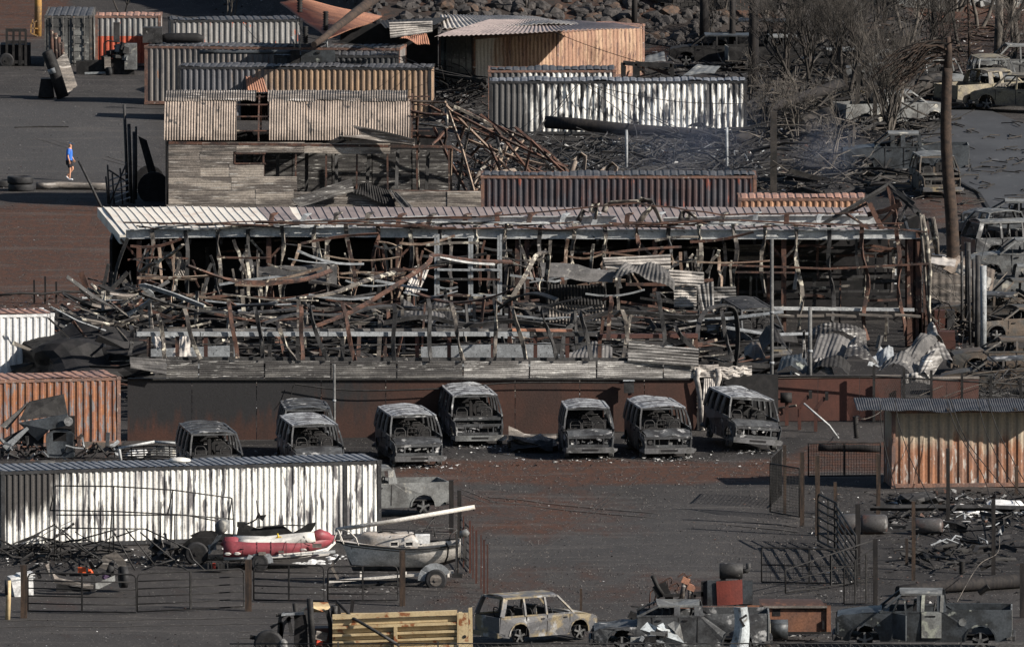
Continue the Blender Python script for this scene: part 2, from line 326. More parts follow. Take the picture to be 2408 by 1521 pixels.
fr = ramp(t, math_n(t, 'ADD', sp.outputs[0], math_n(t, 'MULTIPLY', math_n(t, 'SUBTRACT', n1.outputs[0], .5), 1.3)), .25, .75)
c = mix(t, fr, c, mix(t, ramp(t, n3.outputs[0], .4, .62), (.066,.033,.023), (.042,.028,.024)))
fk = ramp(t, math_n(t, 'ADD', sp.outputs[2], math_n(t, 'MULTIPLY', math_n(t, 'SUBTRACT', n1.outputs[0], .5), .9)), .25, .85)
c = mix(t, math_n(t, 'MULTIPLY', fk, .75), c, (.0135,.013,.014))
c = mix(t, ramp(t, n3.outputs[0], .56, .74), c, mix(t, .5, c, (.08,.07,.062)))
ft = nz(t, coords(t, (.12, .5, 1)), 1.2, 4, .5, 1.0, False)
c = mix(t, math_n(t, 'MULTIPLY', ramp(t, ft.outputs[0], .57, .64), .30), c, (.085,.078,.074))
g = t.nodes.new('ShaderNodeMapRange'); g.inputs[1].default_value = .3; g.inputs[2].default_value = .7; g.inputs[3].default_value = .55; g.inputs[4].default_value = 1.45
t.links.new(n2.outputs[0], g.inputs[0])
vm = t.nodes.new('ShaderNodeVectorMath'); vm.operation = 'SCALE'; t.links.new(c, vm.inputs[0]); t.links.new(g.outputs[0], vm.inputs['Scale'])
vo = t.nodes.new('ShaderNodeTexVoronoi'); vo.inputs['Scale'].default_value = 5.5; t.links.new(mq.outputs[0], vo.inputs['Vector'])
vs_ = math_n(t, 'MULTIPLY', math_n(t, 'LESS_THAN', vo.outputs['Distance'], .13), math_n(t, 'GREATER_THAN', n3.outputs[0], .5))
c2 = mix(t, vs_, vm.outputs[0], (.26,.25,.235))
t.links.new(c2, b.inputs['Base Color']); b.inputs['Roughness'].default_value = .95; b.inputs['Specular IOR Level'].default_value = .15
bp = t.nodes.new('ShaderNodeBump'); bp.inputs['Strength'].default_value = .7; bp.inputs['Distance'].default_value = .05
t.links.new(n2.outputs[0], bp.inputs['Height']); t.links.new(bp.outputs[0], b.inputs['Normal'])
M['ground'] = m
gr = mb.build('ground', m, kind='structure')
ca = gr.data.color_attributes.new('soil', 'FLOAT_COLOR', 'POINT')
buf = []
for v in gr.data.vertices:
    s_ = soil(v.co.x, v.co.y) if 485 < v.co.y < 800 and abs(v.co.x) < 60 else (.2, .2, .2)
    buf += [s_[0], s_[1], s_[2], 1.0]
ca.data.foreach_set('color', buf)
# road: ash-grey asphalt strip climbing the right side, 4 mm proud of the ground
M['asphalt'] = wm('ashy_asphalt', (.050,.052,.057), (.035,.036,.040), .35, (.35,.65), (1,.4,1), c3=(.10,.10,.105), s3=1.4, t3=(.6,.72), st3=(1,.25,1), rough=.8, grain=.2, bump=.1)
L_ = [(2090,262),(2130,330),(2200,372),(2235,420),(2300,455),(2345,525),(2408,562),(2520,640),(2760,760)]
Rr = [(2330,262),(2500,330),(2560,372),(2620,420),(2700,455),(2760,525),(2820,562),(2980,640),(3200,760)]
mb = MB(); pa = []; pb = []
for (a, b_), (c_, d_) in zip(L_, Rr):
    p = G(a, b_); q = G(c_, d_); pa.append(p); pb.append(q)
def lerp(a, b, t): return a + (b-a)*t
K = 8; vs = []
for i in range(len(pa)):
    for k in range(K+1):
        q = lerp(pa[i], pb[i], k/K); vs.append((q.x + .12*R.uniform(-1,1)*(k == 0), q.y, hill_z(q.x, q.y) + .05))
mb.add(vs, [(i*(K+1)+k, (i+1)*(K+1)+k, (i+1)*(K+1)+k+1, i*(K+1)+k+1) for i in range(len(pa)-1) for k in range(K)])
mb.build('road', M['asphalt'], kind='structure')
ex = MB()
for i in range(len(pa)-1):
    a, b_ = pa[i], pa[i+1]; ex.bar((a.x, a.y, .03), (b_.x, b_.y, .03), .16, .12)
ex.build('road_edge', M['char'], kind='structure')
# boulders: each is a part of the bank
def rock_mesh(seed, r):
    bm = bmesh.new(); bmesh.ops.create_icosphere(bm, subdivisions=2, radius=r)
    for v in bm.verts:
        n = noise.noise(v.co.normalized()*1.3 + Vector((seed*7.3, 0, 0))); v.co *= 1 + .45*n; v.co.z *= .78
    me = bpy.data.meshes.new('rock'); bm.to_mesh(me); bm.free()
    me.polygons.foreach_set('use_smooth', [False]*len(me.polygons)); return me
rk = [rock_mesh(i, 1.0) for i in range(6)]
for me in rk: me.materials.append(M['rock'])
rkr = [rock_mesh(i+9, 1.0) for i in range(3)]
for me in rkr: me.materials.append(M['rockr'])
bank = MB()
def bank_fn(u, v):
    x = -9 + 24*u; y = 735 + 24*v; return (x, y, hill_z(x, y)+.012)
bank.grid(bank_fn, 60, 30)
M['bank'] = wm('bank_soil', (.028,.022,.02), (.060,.030,.020), .25, (.5,.62), c3=(.02,.018,.017), s3=2, t3=(.52,.62), rough=.95, grain=.5)
bank_o = bank.build('rocky_bank', M['bank'], kind='structure')
n_r = 0
while n_r < 295:
    px = R.uniform(950, 1700); py = R.uniform(-4, 106)
    q = None
    # march the ray until it meets the bank
    d = ray(px, py); lo = 700.0
    for k in range(130):
        Y = 700 + k*.6; p_ = P(px, py, Y)
        if p_.z <= hill_z(p_.x, Y): q = p_; break
    if q is None or q.y < 728: continue
    if px > 1500 and py > 60 and R.random() < .75: continue
    if px < 1000 and py > 60: continue
    if px < 1100 and R.random() < .4: continue
    sz = R.choice([.16, .2, .24, .28, .34, .42, .5])
    me = R.choice(rkr) if R.random() < .16 else R.choice(rk)
    o = bpy.data.objects.new('rock', me); C.objects.link(o); o.parent = bank_o
    o.location = (q.x, q.y, q.z + sz*.15); o.scale = (sz*R.uniform(.9,1.4), sz, sz*R.uniform(.8,1.1)); o.rotation_euler = (R.uniform(-.4,.4), R.uniform(-.4,.4), R.uniform(0, 6.3))
    n_r += 1

gm = MB()
for k in range(1500):
    x = R.uniform(-9, 15); Y = R.uniform(735, 760); s_ = R.uniform(.08, .3); c = Vector((x, Y, hill_z(x, Y)+s_*.3))
    rz = R.random()*6; vs = []
    for i in range(6):
        a = rz+i*1.047; vs.append(c+Vector((math.cos(a)*s_*R.uniform(.7,1.2), math.sin(a)*s_, -.3*s_)))
    for i in range(6):
        a = rz+i*1.047; vs.append(c+Vector((math.cos(a)*s_*.75*R.uniform(.7,1.1), math.sin(a)*s_*.75, .45*s_)))
    vs.append(c+Vector((0,0,.75*s_)))
    gm.add(vs, [(i, (i+1)%6, 6+(i+1)%6, 6+i) for i in range(6)]+[(6+i, 6+(i+1)%6, 12) for i in range(6)])
gm.build('small_rocks', M['rock'], kind='stuff')
# pairs of wheel tracks pressed into the yard
tk = MB()
for x0, y0, x1, y1, w_ in ((560,1500,2300,1440,1.7),(980,1120,1700,1400,1.6),(1150,1180,1880,1250,1.6),(0,300,330,400,1.7),(0,1475,1000,1462,1.8),(1050,1460,1500,1130,1.7)):
    for o_ in (0, w_):
        a, c = G(x0, y0), G(x1, y1); n = 24; pts = [a+(c-a)*k/n+Vector((0, o_+.5*noise.noise(Vector((k*.25, x0, 0))), .012)) for k in range(n+1)]
        vs = []
        for p in pts: vs += [p+Vector((0,-.1,0)), p+Vector((0,.1,0))]
        tk.add(vs, [(2*k, 2*k+2, 2*k+3, 2*k+1) for k in range(n)])
M['track'] = wm('pressed_dust', (.040,.037,.036), (.06,.054,.05), 1.5, (.35,.6), rough=.95, grain=.5)
tk.build('wheel_tracks', M['track'], kind='stuff')

sm = MB()
for k in range(5200):                          # loose gravel and cinders of the yard
    px = R.uniform(900, 2000); py = R.uniform(1080, 1500); p = G(px, py); s_ = R.uniform(.012, .045); a = R.random()*6
    sm.add([p+Vector((s_*math.cos(a), s_*math.sin(a), 0)), p+Vector((s_*math.cos(a+2.1), s_*math.sin(a+2.1), 0)), p+Vector((s_*math.cos(a+4.2), s_*math.sin(a+4.2), 0)), p+Vector((0,0,s_*1.1))], [(0,1,3),(1,2,3),(2,0,3)])
M['gravel'] = wm('gravel_stone', (.10,.09,.085), (.03,.028,.028), 3, (.4,.6), rough=.95); sm.build('gravel', M['gravel'], kind='stuff')
# ---------------------------------------------------------------- corrugated surfaces
TRAP = [(0, 0), (.27, 0), (.5, 1), (.77, 1)]
SINE = [(k/6, .5-.5*math.cos(2*math.pi*k/6)) for k in range(6)]
def corr(mb, p00, p10, p11, p01, pitch, depth, prof=TRAP, rows=1, across=False, warp=None, nrm=None, rag=0.0):
    """corrugated sheet over the patch; waves advance along p00->p10 (or, across=True, along p00->p01)"""
    p00, p10, p11, p01 = map(Vector, (p00, p10, p11, p01))
    if across: p00, p10, p11, p01 = p00, p01, p11, p10
    ln = ((p10-p00).length + (p11-p01).length)/2; n = max(1, round(ln/pitch))
    if nrm is None:
        nrm = (p10-p00).cross(p01-p00).normalized()
        if nrm.y > 0.0001: nrm = -nrm
    us = [(i + a)/n for i in range(n) for a, _ in prof] + [1.0]; hs = [h for i in range(n) for _, h in prof] + [prof[0][1]]
    vs = []
    for j in range(rows+1):
        v = j/rows
        for k, (u, h) in enumerate(zip(us, hs)):
            vv = v
            if rag and j in (0, rows): vv = v + (-1 if j else 1)*rag*abs(noise.noise(Vector((u*ln*1.7, j*9.1, ln))))
            p = (p00*(1-u)+p10*u)*(1-vv) + (p01*(1-u)+p11*u)*vv + nrm*depth*h
            if warp: p = p + Vector(warp(u, vv))
            vs.append(p)
    w_ = len(us)
    mb.add(vs, [(j*w_+i, j*w_+i+1, (j+1)*w_+i+1, (j+1)*w_+i) for j in range(rows) for i in range(w_-1)], False)
    return mb
CASTING = None
def container(pa, pb, H, W, side, frame, roof, label, name='shipping_container', doors=None, L=None, posts=(), dent=.02, pitch=.278, front_end=None, hide_roof=False, rz=None):
    """pa, pb: ground points of the near long side, left and right"""
    a = Vector(pa); b_ = Vector(pb); d = b_-a; ang = math.atan2(d.y, d.x) if rz is None else rz
    L = L or math.hypot(d.x, d.y)
    r = thing(name, label, 'container', a, ang)
    pw = .14
    for x in [0, L] + list(posts):
        for y in (0, W):
            if x not in (0, L) and y == W: continue
            m_ = MB(); xx = x + pw/2 if x == 0 else (x-pw/2 if x == L else x)
            m_.bb(xx-pw/2, xx+pw/2, (y if y == 0 else y-pw), (y+pw if y == 0 else y), .12, H-.12)
            o = m_.build('corner_post', M[frame], r)
            if x in (0, L):
                for z0, z1 in ((0, .12), (H-.12, H+.004)):
                    c_ = MB(); c_.bb(xx-.09, xx+.09, (-.012 if y == 0 else W-.17), (.17 if y == 0 else W+.012), z0, z1); c_.build('corner_casting', M[frame], o)
    for z0, z1, nm in ((.02, .17, 'bottom_rail'), (H-.13, H-.02, 'top_rail')):
        for y0 in (0.004, W-.084): MB().bb(pw, L-pw, y0, y0+.08, z0, z1).build(nm, M[frame], r)
    for z0, z1 in ((.02, .16), (H-.14, H-.02)):
        for x0 in (0.01, L-.09): MB().bb(x0, x0+.08, pw, W-pw, z0, z1).build('end_rail', M[frame], r)
    sd_ = R.random()*50
    def wp(u, v): return (0, dent*2*noise.noise(Vector((u*L*.6+sd_, v*2.0, 1.7)))*math.sin(math.pi*v), 0)
    m_ = MB(); corr(m_, (pw, .055, .17), (L-pw, .055, .17), (L-pw, .055, H-.13), (pw, .055, H-.13), pitch, .045, rows=5, warp=wp, nrm=Vector((0, -1, 0)))
    m_.build('side_panel', M[side], r)
    m_ = MB(); corr(m_, (pw, W-.06, .17), (L-pw, W-.06, .17), (L-pw, W-.06, H-.13), (pw, W-.06, H-.13), pitch*2, .04, nrm=Vector((0, 1, 0)))
    m_.build('side_panel', M[side], r)
    MB().bb(.09, L-.09, .09, W-.09, .05, .17).build('floor_panel', M['char'], r)
    if not hide_roof:
        def rw(u, v): return (0, 0, dent*2.5*noise.noise(Vector((u*L*.9+sd_, v*2.2, 4.2))))
        m_ = MB(); corr(m_, (.06, .04, H-.03), (L-.06, .04, H-.03), (L-.06, W-.04, H-.03), (.06, W-.04, H-.03), pitch*1.25, .035, rows=4, warp=rw, nrm=Vector((0, 0, 1)), prof=[(0,0),(.16,0),(.3,1),(.86,1)])
        m_.build('roof_panel', M[roof], r)
    for x in (0, L):
        if doors == ('left' if x == 0 else 'right'):
            sx = -1 if x == 0 else 1; X = x + (.03 if x == 0 else -.03)
            for k in range(2):
                y0 = pw+.01 + k*(W/2-pw); y1 = y0 + W/2-pw-.02
                m_ = MB(); m_.bb(X-.025, X+.025, y0, y1, .18, H-.15)
                for q in range(4): zc = .45+q*(H-.9)/3.2; m_.bb(X+sx*.028-.01, X+sx*.028+.01, y0+.1, y1-.1, zc, zc+.25)
                dr = m_.build('door', M['cdoor'], r)
                for q in (.3, .75):
                    t_ = MB(); yy = y0+(y1-y0)*q; t_.tube([(X+sx*.07, yy, .1), (X+sx*.07, yy, H-.1)], .022, 6)
                    for zz in (.25, 1.2, H-.35): t_.box((X+sx*.06, yy, zz), (.06, .12, .07))
                    t_.build('lock_rod', M['cfr'], dr)
        else:
            m_ = MB(); X = x + (.05 if x == 0 else -.05)
            corr(m_, (X, pw, .16), (X, W-pw, .16), (X, W-pw, H-.14), (X, pw, H-.14), pitch, .04, nrm=Vector((-1 if x == 0 else 1, 0, 0)))
            m_.build('end_panel', M[side], r)
    return r
# ---------------------------------------------------------------- the containers
c1 = container(G(3, 1291), G(897, 1264), 2.78, 2.44, 'cw', 'cfrk', 'croof', 'long white container with sooted upper corner behind the fenced boats', posts=(12.62,), dent=.012, pitch=.212)
container(G(-92, 1056), G(284, 1046), 2.6, 2.44, 'cor', 'cfrr', 'croofr', 'rust-orange container with peeling ribs behind the crushed truck', dent=.03)
container(G(-190, 897), G(128, 890), 2.6, 2.44, 'cw3', 'cw3', 'croofr', 'plain white container end beside the tangled steel heap', dent=.02)
c4 = container(G(2097, 1148), G(2484, 1144), 2.9, 2.44, 'cor2', 'cfrr', 'croofd', 'gold and rust streaked container under a dark corrugated awning', dent=.03, pitch=.36)
container(G(1150, 318), G(1756, 318), 2.6, 2.44, 'cw2', 'cfrk', 'croof', 'container with white paint peeling in long vertical flakes', dent=.05)
container(G(1148, 291), G(1448, 291), 2.6, 2.44, 'cw2', 'cfrr', 'croofd', 'short red-framed container behind the peeling white one', dent=.05)
container(G(340, 246), G(940, 252), 2.9, 2.44, 'cgrey', 'cfrr', 'croofd', 'long brown-grey container with rusty left post in the upper row', dent=.03)
c9 = container(G(645, 262), G(937, 262), 2.75, 2.44, 'cdark', 'cfrk', 'croofd', 'short blackened container behind the small dark tank', dent=.02)
container(G(418, 283), G(1014, 286), 2.62, 2.44, 'cgold', 'cfrk', 'croofd', 'long container fading from blue-grey to rust above the arched shed', dent=.04)
c10 = container(G(105, 157), G(217, 157), 2.6, 6.0, 'cdoor', 'cfr', 'croofd', 'container with burnt grey doors facing us beside the orange one', dent=.02)
container(G(402, 168), G(712, 166), 2.6, 2.44, 'corg', 'cfrk', 'croofd', 'grey streaked container half hidden behind the upper row', dent=.04)
c11 = container(G(1114, 211), G(1516, 178), 2.62, 2.44, 'cpeach', 'cfrr', 'croofr', 'tall peach container with bleached corner and burnt doors', doors='left', dent=.04, posts=(2.6, 6.1), rz=None)
container(G(1131, 552), G(1779, 552), 2.62, 2.44, 'cred', 'cfrr', 'croofd', 'dark red container behind the long white roof', dent=.04)
container(G(1736, 606), G(2036, 606), 2.6, 2.44, 'cgold2', 'cfrr', 'croofr', 'short gold container with tiled-looking roof beside the bent gable', dent=.03)
# red container with an orange lower half: two bands of real panel
ro = container(G(224, 157), G(379, 157), 2.6, 2.44, 'corg', 'cfrr', 'croofr', 'short container painted orange below a scorched grey band', dent=.02)
for o in list(ro.children):
    if o.name.startswith('side_panel'):
        bpy.data.objects.remove(o)
Lr = (G(379,157)-G(224,157)).length
for z0, z1, mm in ((.17, 1.55, 'corr'), (1.55, 2.47, 'corg')):
    m_ = MB(); corr(m_, (.14, .055, z0), (Lr-.14, .055, z0), (Lr-.14, .055, z1), (.14, .055, z1), .29, .045, rows=2, nrm=Vector((0, -1, 0))); m_.build('side_panel', M[mm], ro)
# doors on the end-on container: it faces us with its short side
for o in list(c10.children):
    if o.name.startswith('side_panel') and o.location.y == 0: pass
k = 0
for dx in (.16, 1.24):
    m_ = MB(); m_.bb(dx, dx+1.02, -.035, .0, .18, 2.44)
    for q in range(5): m_.bb(dx+.12, dx+.9, -.06, -.033, .35+q*.42, .55+q*.42)
    dr = m_.build('door', M['cdoor'], c10)
    for q in (.25, .78):
        t_ = MB(); t_.tube([(dx+q, -.1, .08), (dx+q, -.1, 2.55)], .025, 6)
        for zz in (.25, 1.15, 2.2): t_.box((dx+q, -.09, zz), (.12, .06, .08))
        t_.build('lock_rod', M['cfr'], dr)
# vents on the white container roof
for px, py, mm in ((423, 1093, 'whiteb'), (107, 1100, 'cfr')):
    pt = P(px, py, G(px, 1275).y + 1.0); v = MB()
    v.tube([(0, 0, 0), (0, 0, .16)], .34, 12); v.tube([(0, 0, .15), (0, 0, .22), (0, 0, .27)], .4, 14, rs=[.40, .36, .12])
    v.build('roof_vent', M[mm], loc=pt, label=('cream domed vent standing on the long white container roof' if mm == 'whiteb' else 'rusty round vent on the sooty end of the white container roof'), cat='vent')
# ---------------------------------------------------------------- loose roofs over the upper containers
def sheet(label, pts, m, pitch=.2, depth=.03, across=False, rows=6, bend=None, prof=SINE, name='corrugated_sheet', cat='metal sheet', parent=None, rag=0, noi=.0, group=None, solid=.012):
    """loose corrugated sheet through four world points (p00, p10, p11, p01)"""
    pts = [Vector(p) for p in pts]; o0 = pts[0].copy(); sd_ = R.random()*60
    if parent: o0 = Vector(parent.location)
    lp = [p-o0 for p in pts]; nrm = (lp[1]-lp[0]).cross(lp[3]-lp[0]).normalized()
    if nrm.z < 0: nrm = -nrm
    def wp(u, v):
        k = 0.0
        if bend: k += bend[0]*math.sin(math.pi*(u if bend[1] == 'u' else v))
        if noi: k += noi*noise.noise(Vector((u*2.7+sd_, v*2.3, 3.3)))
        return nrm*k
    mb = MB(); corr(mb, *lp, pitch, depth, prof, rows, across, wp if (bend or noi) else None, nrm, rag)
    if parent: return mb.build(name, M[m], parent, solid=solid)
    return mb.build(name, M[m], loc=o0, label=label, cat=cat, group=group, solid=solid)
Yr = 700
sheet('large rust-brown roof sheet slumped over the dark upper containers', [P(658,9,704), P(714,1,712), P(898,43,712), P(772,93,688)], 'rustsheet', .2, .07, rows=10, noi=.10)
sheet('pink and silver roof sheet lying across the peach container', [P(1022,86,696), P(1512,66,704.5), P(1385,52,711), P(1150,47,709)], 'roofp', .22, .05, noi=.10)
sheet('silvery warped roof sheet above the pink one', [P(1040,66,702), P(1400,60,708), P(1262,42,718), P(1035,34,716)], 'zincw', .24, .06, noi=.15)
sheet('pale hanging sheet with shadow bands at the end of the canopy', [P(918,90,692), P(1017,76,692), P(1017,50,692), P(915,53,692)], 'zincw', .11, .03, across=True, noi=.1)
sheet('torn rusty strip under the pale hanging sheet', [P(940,92,693), P(1010,106,693), P(1000,82,694), P(950,84,694)], 'rustsheet', .1, .03, noi=.2)
# dark shelter under that canopy
cv = thing('burnt_shelter', 'black collapsed shelter between the rusty roof sheet and peach container', 'shelter', G(950, 170))
for px in (905, 960, 1022): part(cv, 'post', MB().bar(G(px,168), P(px,72,G(px,168).y), .12), M['char'])
part(cv, 'back_wall', MB().poly([P(800,160,706), P(1030,160,706), P(1030,52,706), P(800,60,706)], (0,.05,0)), M['soot'])
part(cv, 'roof_sheet', corr(MB(), P(905,66,695), P(1025,58,697), P(1060,40,712), P(890,48,712), .2, .03, SINE, 3), M['char'])
# awning of dark corrugated sheets on the gold container
aw = thing('awning', 'dark corrugated awning sagging over the gold container at the right', 'awning', G(2097, 1148) + Vector((0, 0, 2.92)), .03)
for i, (x0, x1, zt) in enumerate(((-1.32, -.35, .10), (-.62, 1.5, .07), (1.35, 3.5, .04), (3.4, 6.2, .05))):
    m_ = MB(); corr(m_, (x0, -.62, zt), (x1, -.62, zt), (x1, 1.9, zt+.13), (x0, 1.9, zt+.13), .085, .03, SINE, 8, warp=lambda u, v: (0, 0, .10*noise.noise(Vector((u*2+i*3, v*2, 1)))-.06*(1-v)), nrm=Vector((0,0,1)))
    m_.build('roof_sheet', M['croofd'], aw, solid=.01)
for x in (-.5, 2.0, 4.5): MB().bb(x, x+.08, -.5, 1.9, -.02, .035).build('purlin', M['wood'], aw)

leaf = MB(); leaf.hexa([P(1050,206,c11.location.y-.6), P(1108,209,c11.location.y-.3), P(1108,209,c11.location.y-.24), P(1050,206,c11.location.y-.54), P(1050,88,c11.location.y-.6), P(1108,84,c11.location.y-.3), P(1108,84,c11.location.y-.24), P(1050,88,c11.location.y-.54)])
dl = thing('container_door', 'swung-open burnt door leaf at the corner of the peach container', 'door', G(1080, 208)); part(dl, 'panel', leaf, M['cdoor'])
for px in (1062, 1080, 1096): part(dl, 'lock_rod', MB().tube([P(px,205,c11.location.y-.75), P(px,88,c11.location.y-.75)], .03, 6), M['cfr'])
# ---------------------------------------------------------------- arched (half-round) shed
YQ = YB(492)
qx0, qx1 = P(397, 492, YQ).x, P(1022, 492, YQ).x
ZE = P(700, 333, YQ).z                      # eave height
ZT = P(700, 218, YQ+3.0).z - .0             # crown height
qs = thing('arched_shed', 'tan half-round corrugated shed with a hole in its roof', 'shed', (qx0, YQ, 0))
DQ = 6.2
def arch(x, a, z0=ZE, ry=DQ/2, rz=None):    # a: 0 near eave .. pi far eave
    rz = rz or (ZT-ZE)
    return Vector((x, YQ + DQ/2 - ry*math.cos(a), z0 + rz*math.sin(a)))
def arch_sheet(x0, x1, a0, a1, m, nm='roof_sheet', lift=0.0, seed=0, shift=0.0, rag=.0):
    n = round((x1-x0)/.115); mb = MB(); vs = []; K = 14; us = []
    for i in range(n*4+1): us.append(i/(n*4))
    for j in range(K+1):
        for i, u in enumerate(us):
            rg = rag*noise.noise(Vector((u*(x1-x0)*2.2, seed*3.1, j > K/2))) if j in (0, K) else 0
            a = a0 + (a1-a0)*j/K + rg
            x = x0 + (x1-x0)*u + shift*(1-j/K)
            p = arch(x, a, rz=(ZT-ZE)+lift, ry=DQ/2+lift)
            h = .022*math.cos(math.pi*i/2) + .05*noise.noise(Vector((x*.8, j*.4, seed)))
            p += Vector((0, -math.cos(a)*h, math.sin(a)*h)); p.y += lift
            vs.append(p)
    W_ = len(us)
    mb.add(vs, [(j*W_+i, j*W_+i+1, (j+1)*W_+i+1, (j+1)*W_+i) for j in range(K) for i in range(W_-1)], False)
    return part(qs, nm, mb, M[m], solid=.01)
def qx(px): return P(px, 330, YQ).x
sw = [(385, 424), (424, 463), (463, 502), (502, 556), (632, 676), (676, 720), (720, 764), (764, 806), (806, 848), (848, 888), (888, 930), (930, 966)]
for i, (a, b_) in enumerate(sw):
    arch_sheet(qx(a)+.02, qx(b_)-.005, .03, 1.08 if i < 4 else 1.12, 'ztan', seed=i, lift=.012*(i % 2))
for i, (a, b_) in enumerate([(388, 470), (470, 600), (628, 740), (740, 850), (850, 957)]):
    arch_sheet(qx(a), qx(b_), .99 + .03*(i % 2), 2.2, 'ztand', seed=i+20, lift=.06, rag=.06)
arch_sheet(qx(560), qx(628), 1.45, 2.9, 'soot', seed=44)
for i in range(9):                       # arch ribs and purlins
    x = qx(392 + i*72); mb = MB(); mb.rib([arch(x, a*math.pi/16, rz=ZT-ZE-.09, ry=DQ/2-.09) for a in range(17)], .07, .07); part(qs, 'arch_rib', mb, M['ribrust'])
for a in (.25, .6, .95, 1.3):
    p0, p1 = arch(qx(390), a, rz=ZT-ZE-.06, ry=DQ/2-.06), arch(qx(1010), a, rz=ZT-ZE-.06, ry=DQ/2-.06)
    part(qs, 'purlin', MB().bar(p0, p1, .06), M['ribrust'])
# arched left end: dark sheet, open patches
mb = MB(); pts = [arch(qx0-.15, a*math.pi/14, rz=ZT-ZE-.03) for a in range(15)]
pts = [Vector((qx0-.15, YQ, 0))] + pts + [Vector((qx0-.15, YQ+DQ, 0))]
part(qs, 'end_wall', mb.poly(pts, (.05, 0, 0)), M['soot'])
# front wall in strips and patches of horizontal corrugated sheet
def wsheet(x0, x1, y0, y1, m, Y=YQ, tilt=0, pitch=.076, parent=qs, nm='wall_sheet', noi=.012, base=None, tl=None):
    a, b_, c_, d_ = P(x0, y1, Y), P(x1, y1+tilt, Y), P(x1, y0+tilt, Y), P(x0, y0, Y)
    mb = MB(); s_ = R.random()*40
    corr(mb, a, b_, c_, d_, pitch, .009, SINE, 6, across=True, nrm=Vector((0, -1, 0)), warp=lambda u, v: (0, noi*noise.noise(Vector((u*3+s_, v*3, 0))), 0))
    return part(parent, nm, mb, M[m], solid=.008)
for i, (x0, x1, y0, y1, m, dy) in enumerate([(397, 476, 335, 357, 'ztand', 0), (476, 556, 335, 357, 'ztand', .02), (556, 716, 335, 359, 'zwall', 0), (716, 758, 337, 360, 'zwall', .02), (758, 917, 338, 362, 'zwall', .0),
        (397, 471, 357, 384, 'ztand', 0), (471, 548, 357, 385, 'ztand', .03), (397, 471, 384, 416, 'ztand', .02), (471, 540, 385, 416, 'zwall', 0), (540, 620, 386, 416, 'zwall', .03),
        (397, 545, 416, 447, 'zwall', .0), (545, 698, 416, 446, 'zwall', .02), (397, 602, 447, 480, 'zwall', .0), (602, 690, 446, 481, 'zwall', .03), (690, 930, 452, 484, 'ztand', .0)]):
    wsheet(x0-.5, x1+.5, y0-.4, y1+.4, m, YQ - dy*.3)
part(qs, 'foundation', MB().bb(qx0-.1, P(935,480,YQ).x, YQ-.10, YQ-.04, 0, P(500,481,YQ).z), M['ztand'])
for px in (548, 622, 694, 766, 838, 912, 981, 1057): part(qs, 'stud', MB().bar(P(px, 500, YQ+.08), P(px+R.uniform(-3,3), 345, YQ+.08), .08, .06), M['ribrust'])
part(qs, 'window_frame', MB().bar(P(552,385,YQ), P(625,385,YQ), .07).bar(P(552,361,YQ), P(625,361,YQ), .07).bar(P(552,361,YQ), P(552,385,YQ), .07), M['ribrust'])
part(qs, 'wall_plate', MB().bar(P(397, 336, YQ+.04), P(1062, 346, YQ+.04), .12), M['ribrust'])
YQb = YQ + DQ
for i in range(6):
    x0 = 500 + i*94
    wsheet(x0, x0+92, 352, 470, 'zincd', YQb - .02*(i % 2), nm='back_wall_sheet', pitch=.2)
part(qs, 'back_wall', MB().bb(qx0, P(1040,400,YQb).x, YQb+.1, YQb+.16, 0, ZE), M['soot'])  # black wall puts the shed's inner shade into the gaps
for i, px in enumerate((575, 600, 652, 720, 790, 860, 930, 1000)):
    part(qs, 'leaning_board', MB().bar(P(px, 480, YQ+2.2), P(px+R.uniform(-2,14), 352, YQ+2.6), .16, .03, .3), M['char' if i % 2 else 'steeld'])
# loose sheets thrown over the shed
def csheet(label, pq, m, **k):               # pq: four (px, py, Y)
    return sheet(label, [P(*q) for q in pq], m, **k)
csheet('bent brown strip of cladding lying across the shed roof edge', [(797, 321, YQ-.2), (972, 342, YQ-.9), (975, 327, YQ-.6), (805, 288, YQ+.3)], 'ztand', pitch=.11, across=True, bend=(-.25, 'u'), noi=.12)
csheet('loose cladding sheet leaning diagonally at the shed foot', [(705, 487, YQ-1.6), (832, 449, YQ-.4), (826, 419, YQ-.3), (683, 470, YQ-1.4)], 'zincd', pitch=.1, across=True, noi=.08)
csheet('dark buckled sheet standing behind the diagonal one', [(826, 452, YQ-.1), (932, 488, YQ-.7), (912, 446, YQ+.2), (836, 430, YQ+.2)], 'char', pitch=.12, noi=.25)
csheet('folded grey sheet edge on the right of the dark buckled sheet', [(945, 492, YQ-1.2), (975, 492, YQ-1.2), (935, 452, YQ-.3), (916, 448, YQ-.3)], 'zgrey', pitch=.12, noi=.12)
# low clad wall to the right of the shed
lw = thing('low_clad_wall', 'long low wall of streaked cladding sheets right of the shed', 'wall', (P(930,492,YQ).x, YQ-.4, 0))
for i, (x0, x1, y0, y1, tl, m) in enumerate([(925, 1052, 449, 487, 1, 'ztand'), (1052, 1140, 450, 486, 0, 'zwall'), (1138, 1240, 461, 494, 2, 'zgrey'), (1240, 1400, 456, 490, 2, 'ztand'), (1400, 1496, 458, 486, -2, 'zgrey')]):
    wsheet(x0, x1, y0, y1, m, YQ-.4-.03*i, tilt=tl, parent=lw)
part(lw, 'rail', MB().bar(P(925,449,YQ-.35), P(1490,457,YQ-.35), .1), M['ribrust'])
part(lw, 'footing', MB().bb(P(925,492,YQ).x, P(1496,492,YQ).x, YQ-.3, YQ-.2, 0, P(1200,487,YQ).z), M['char'])
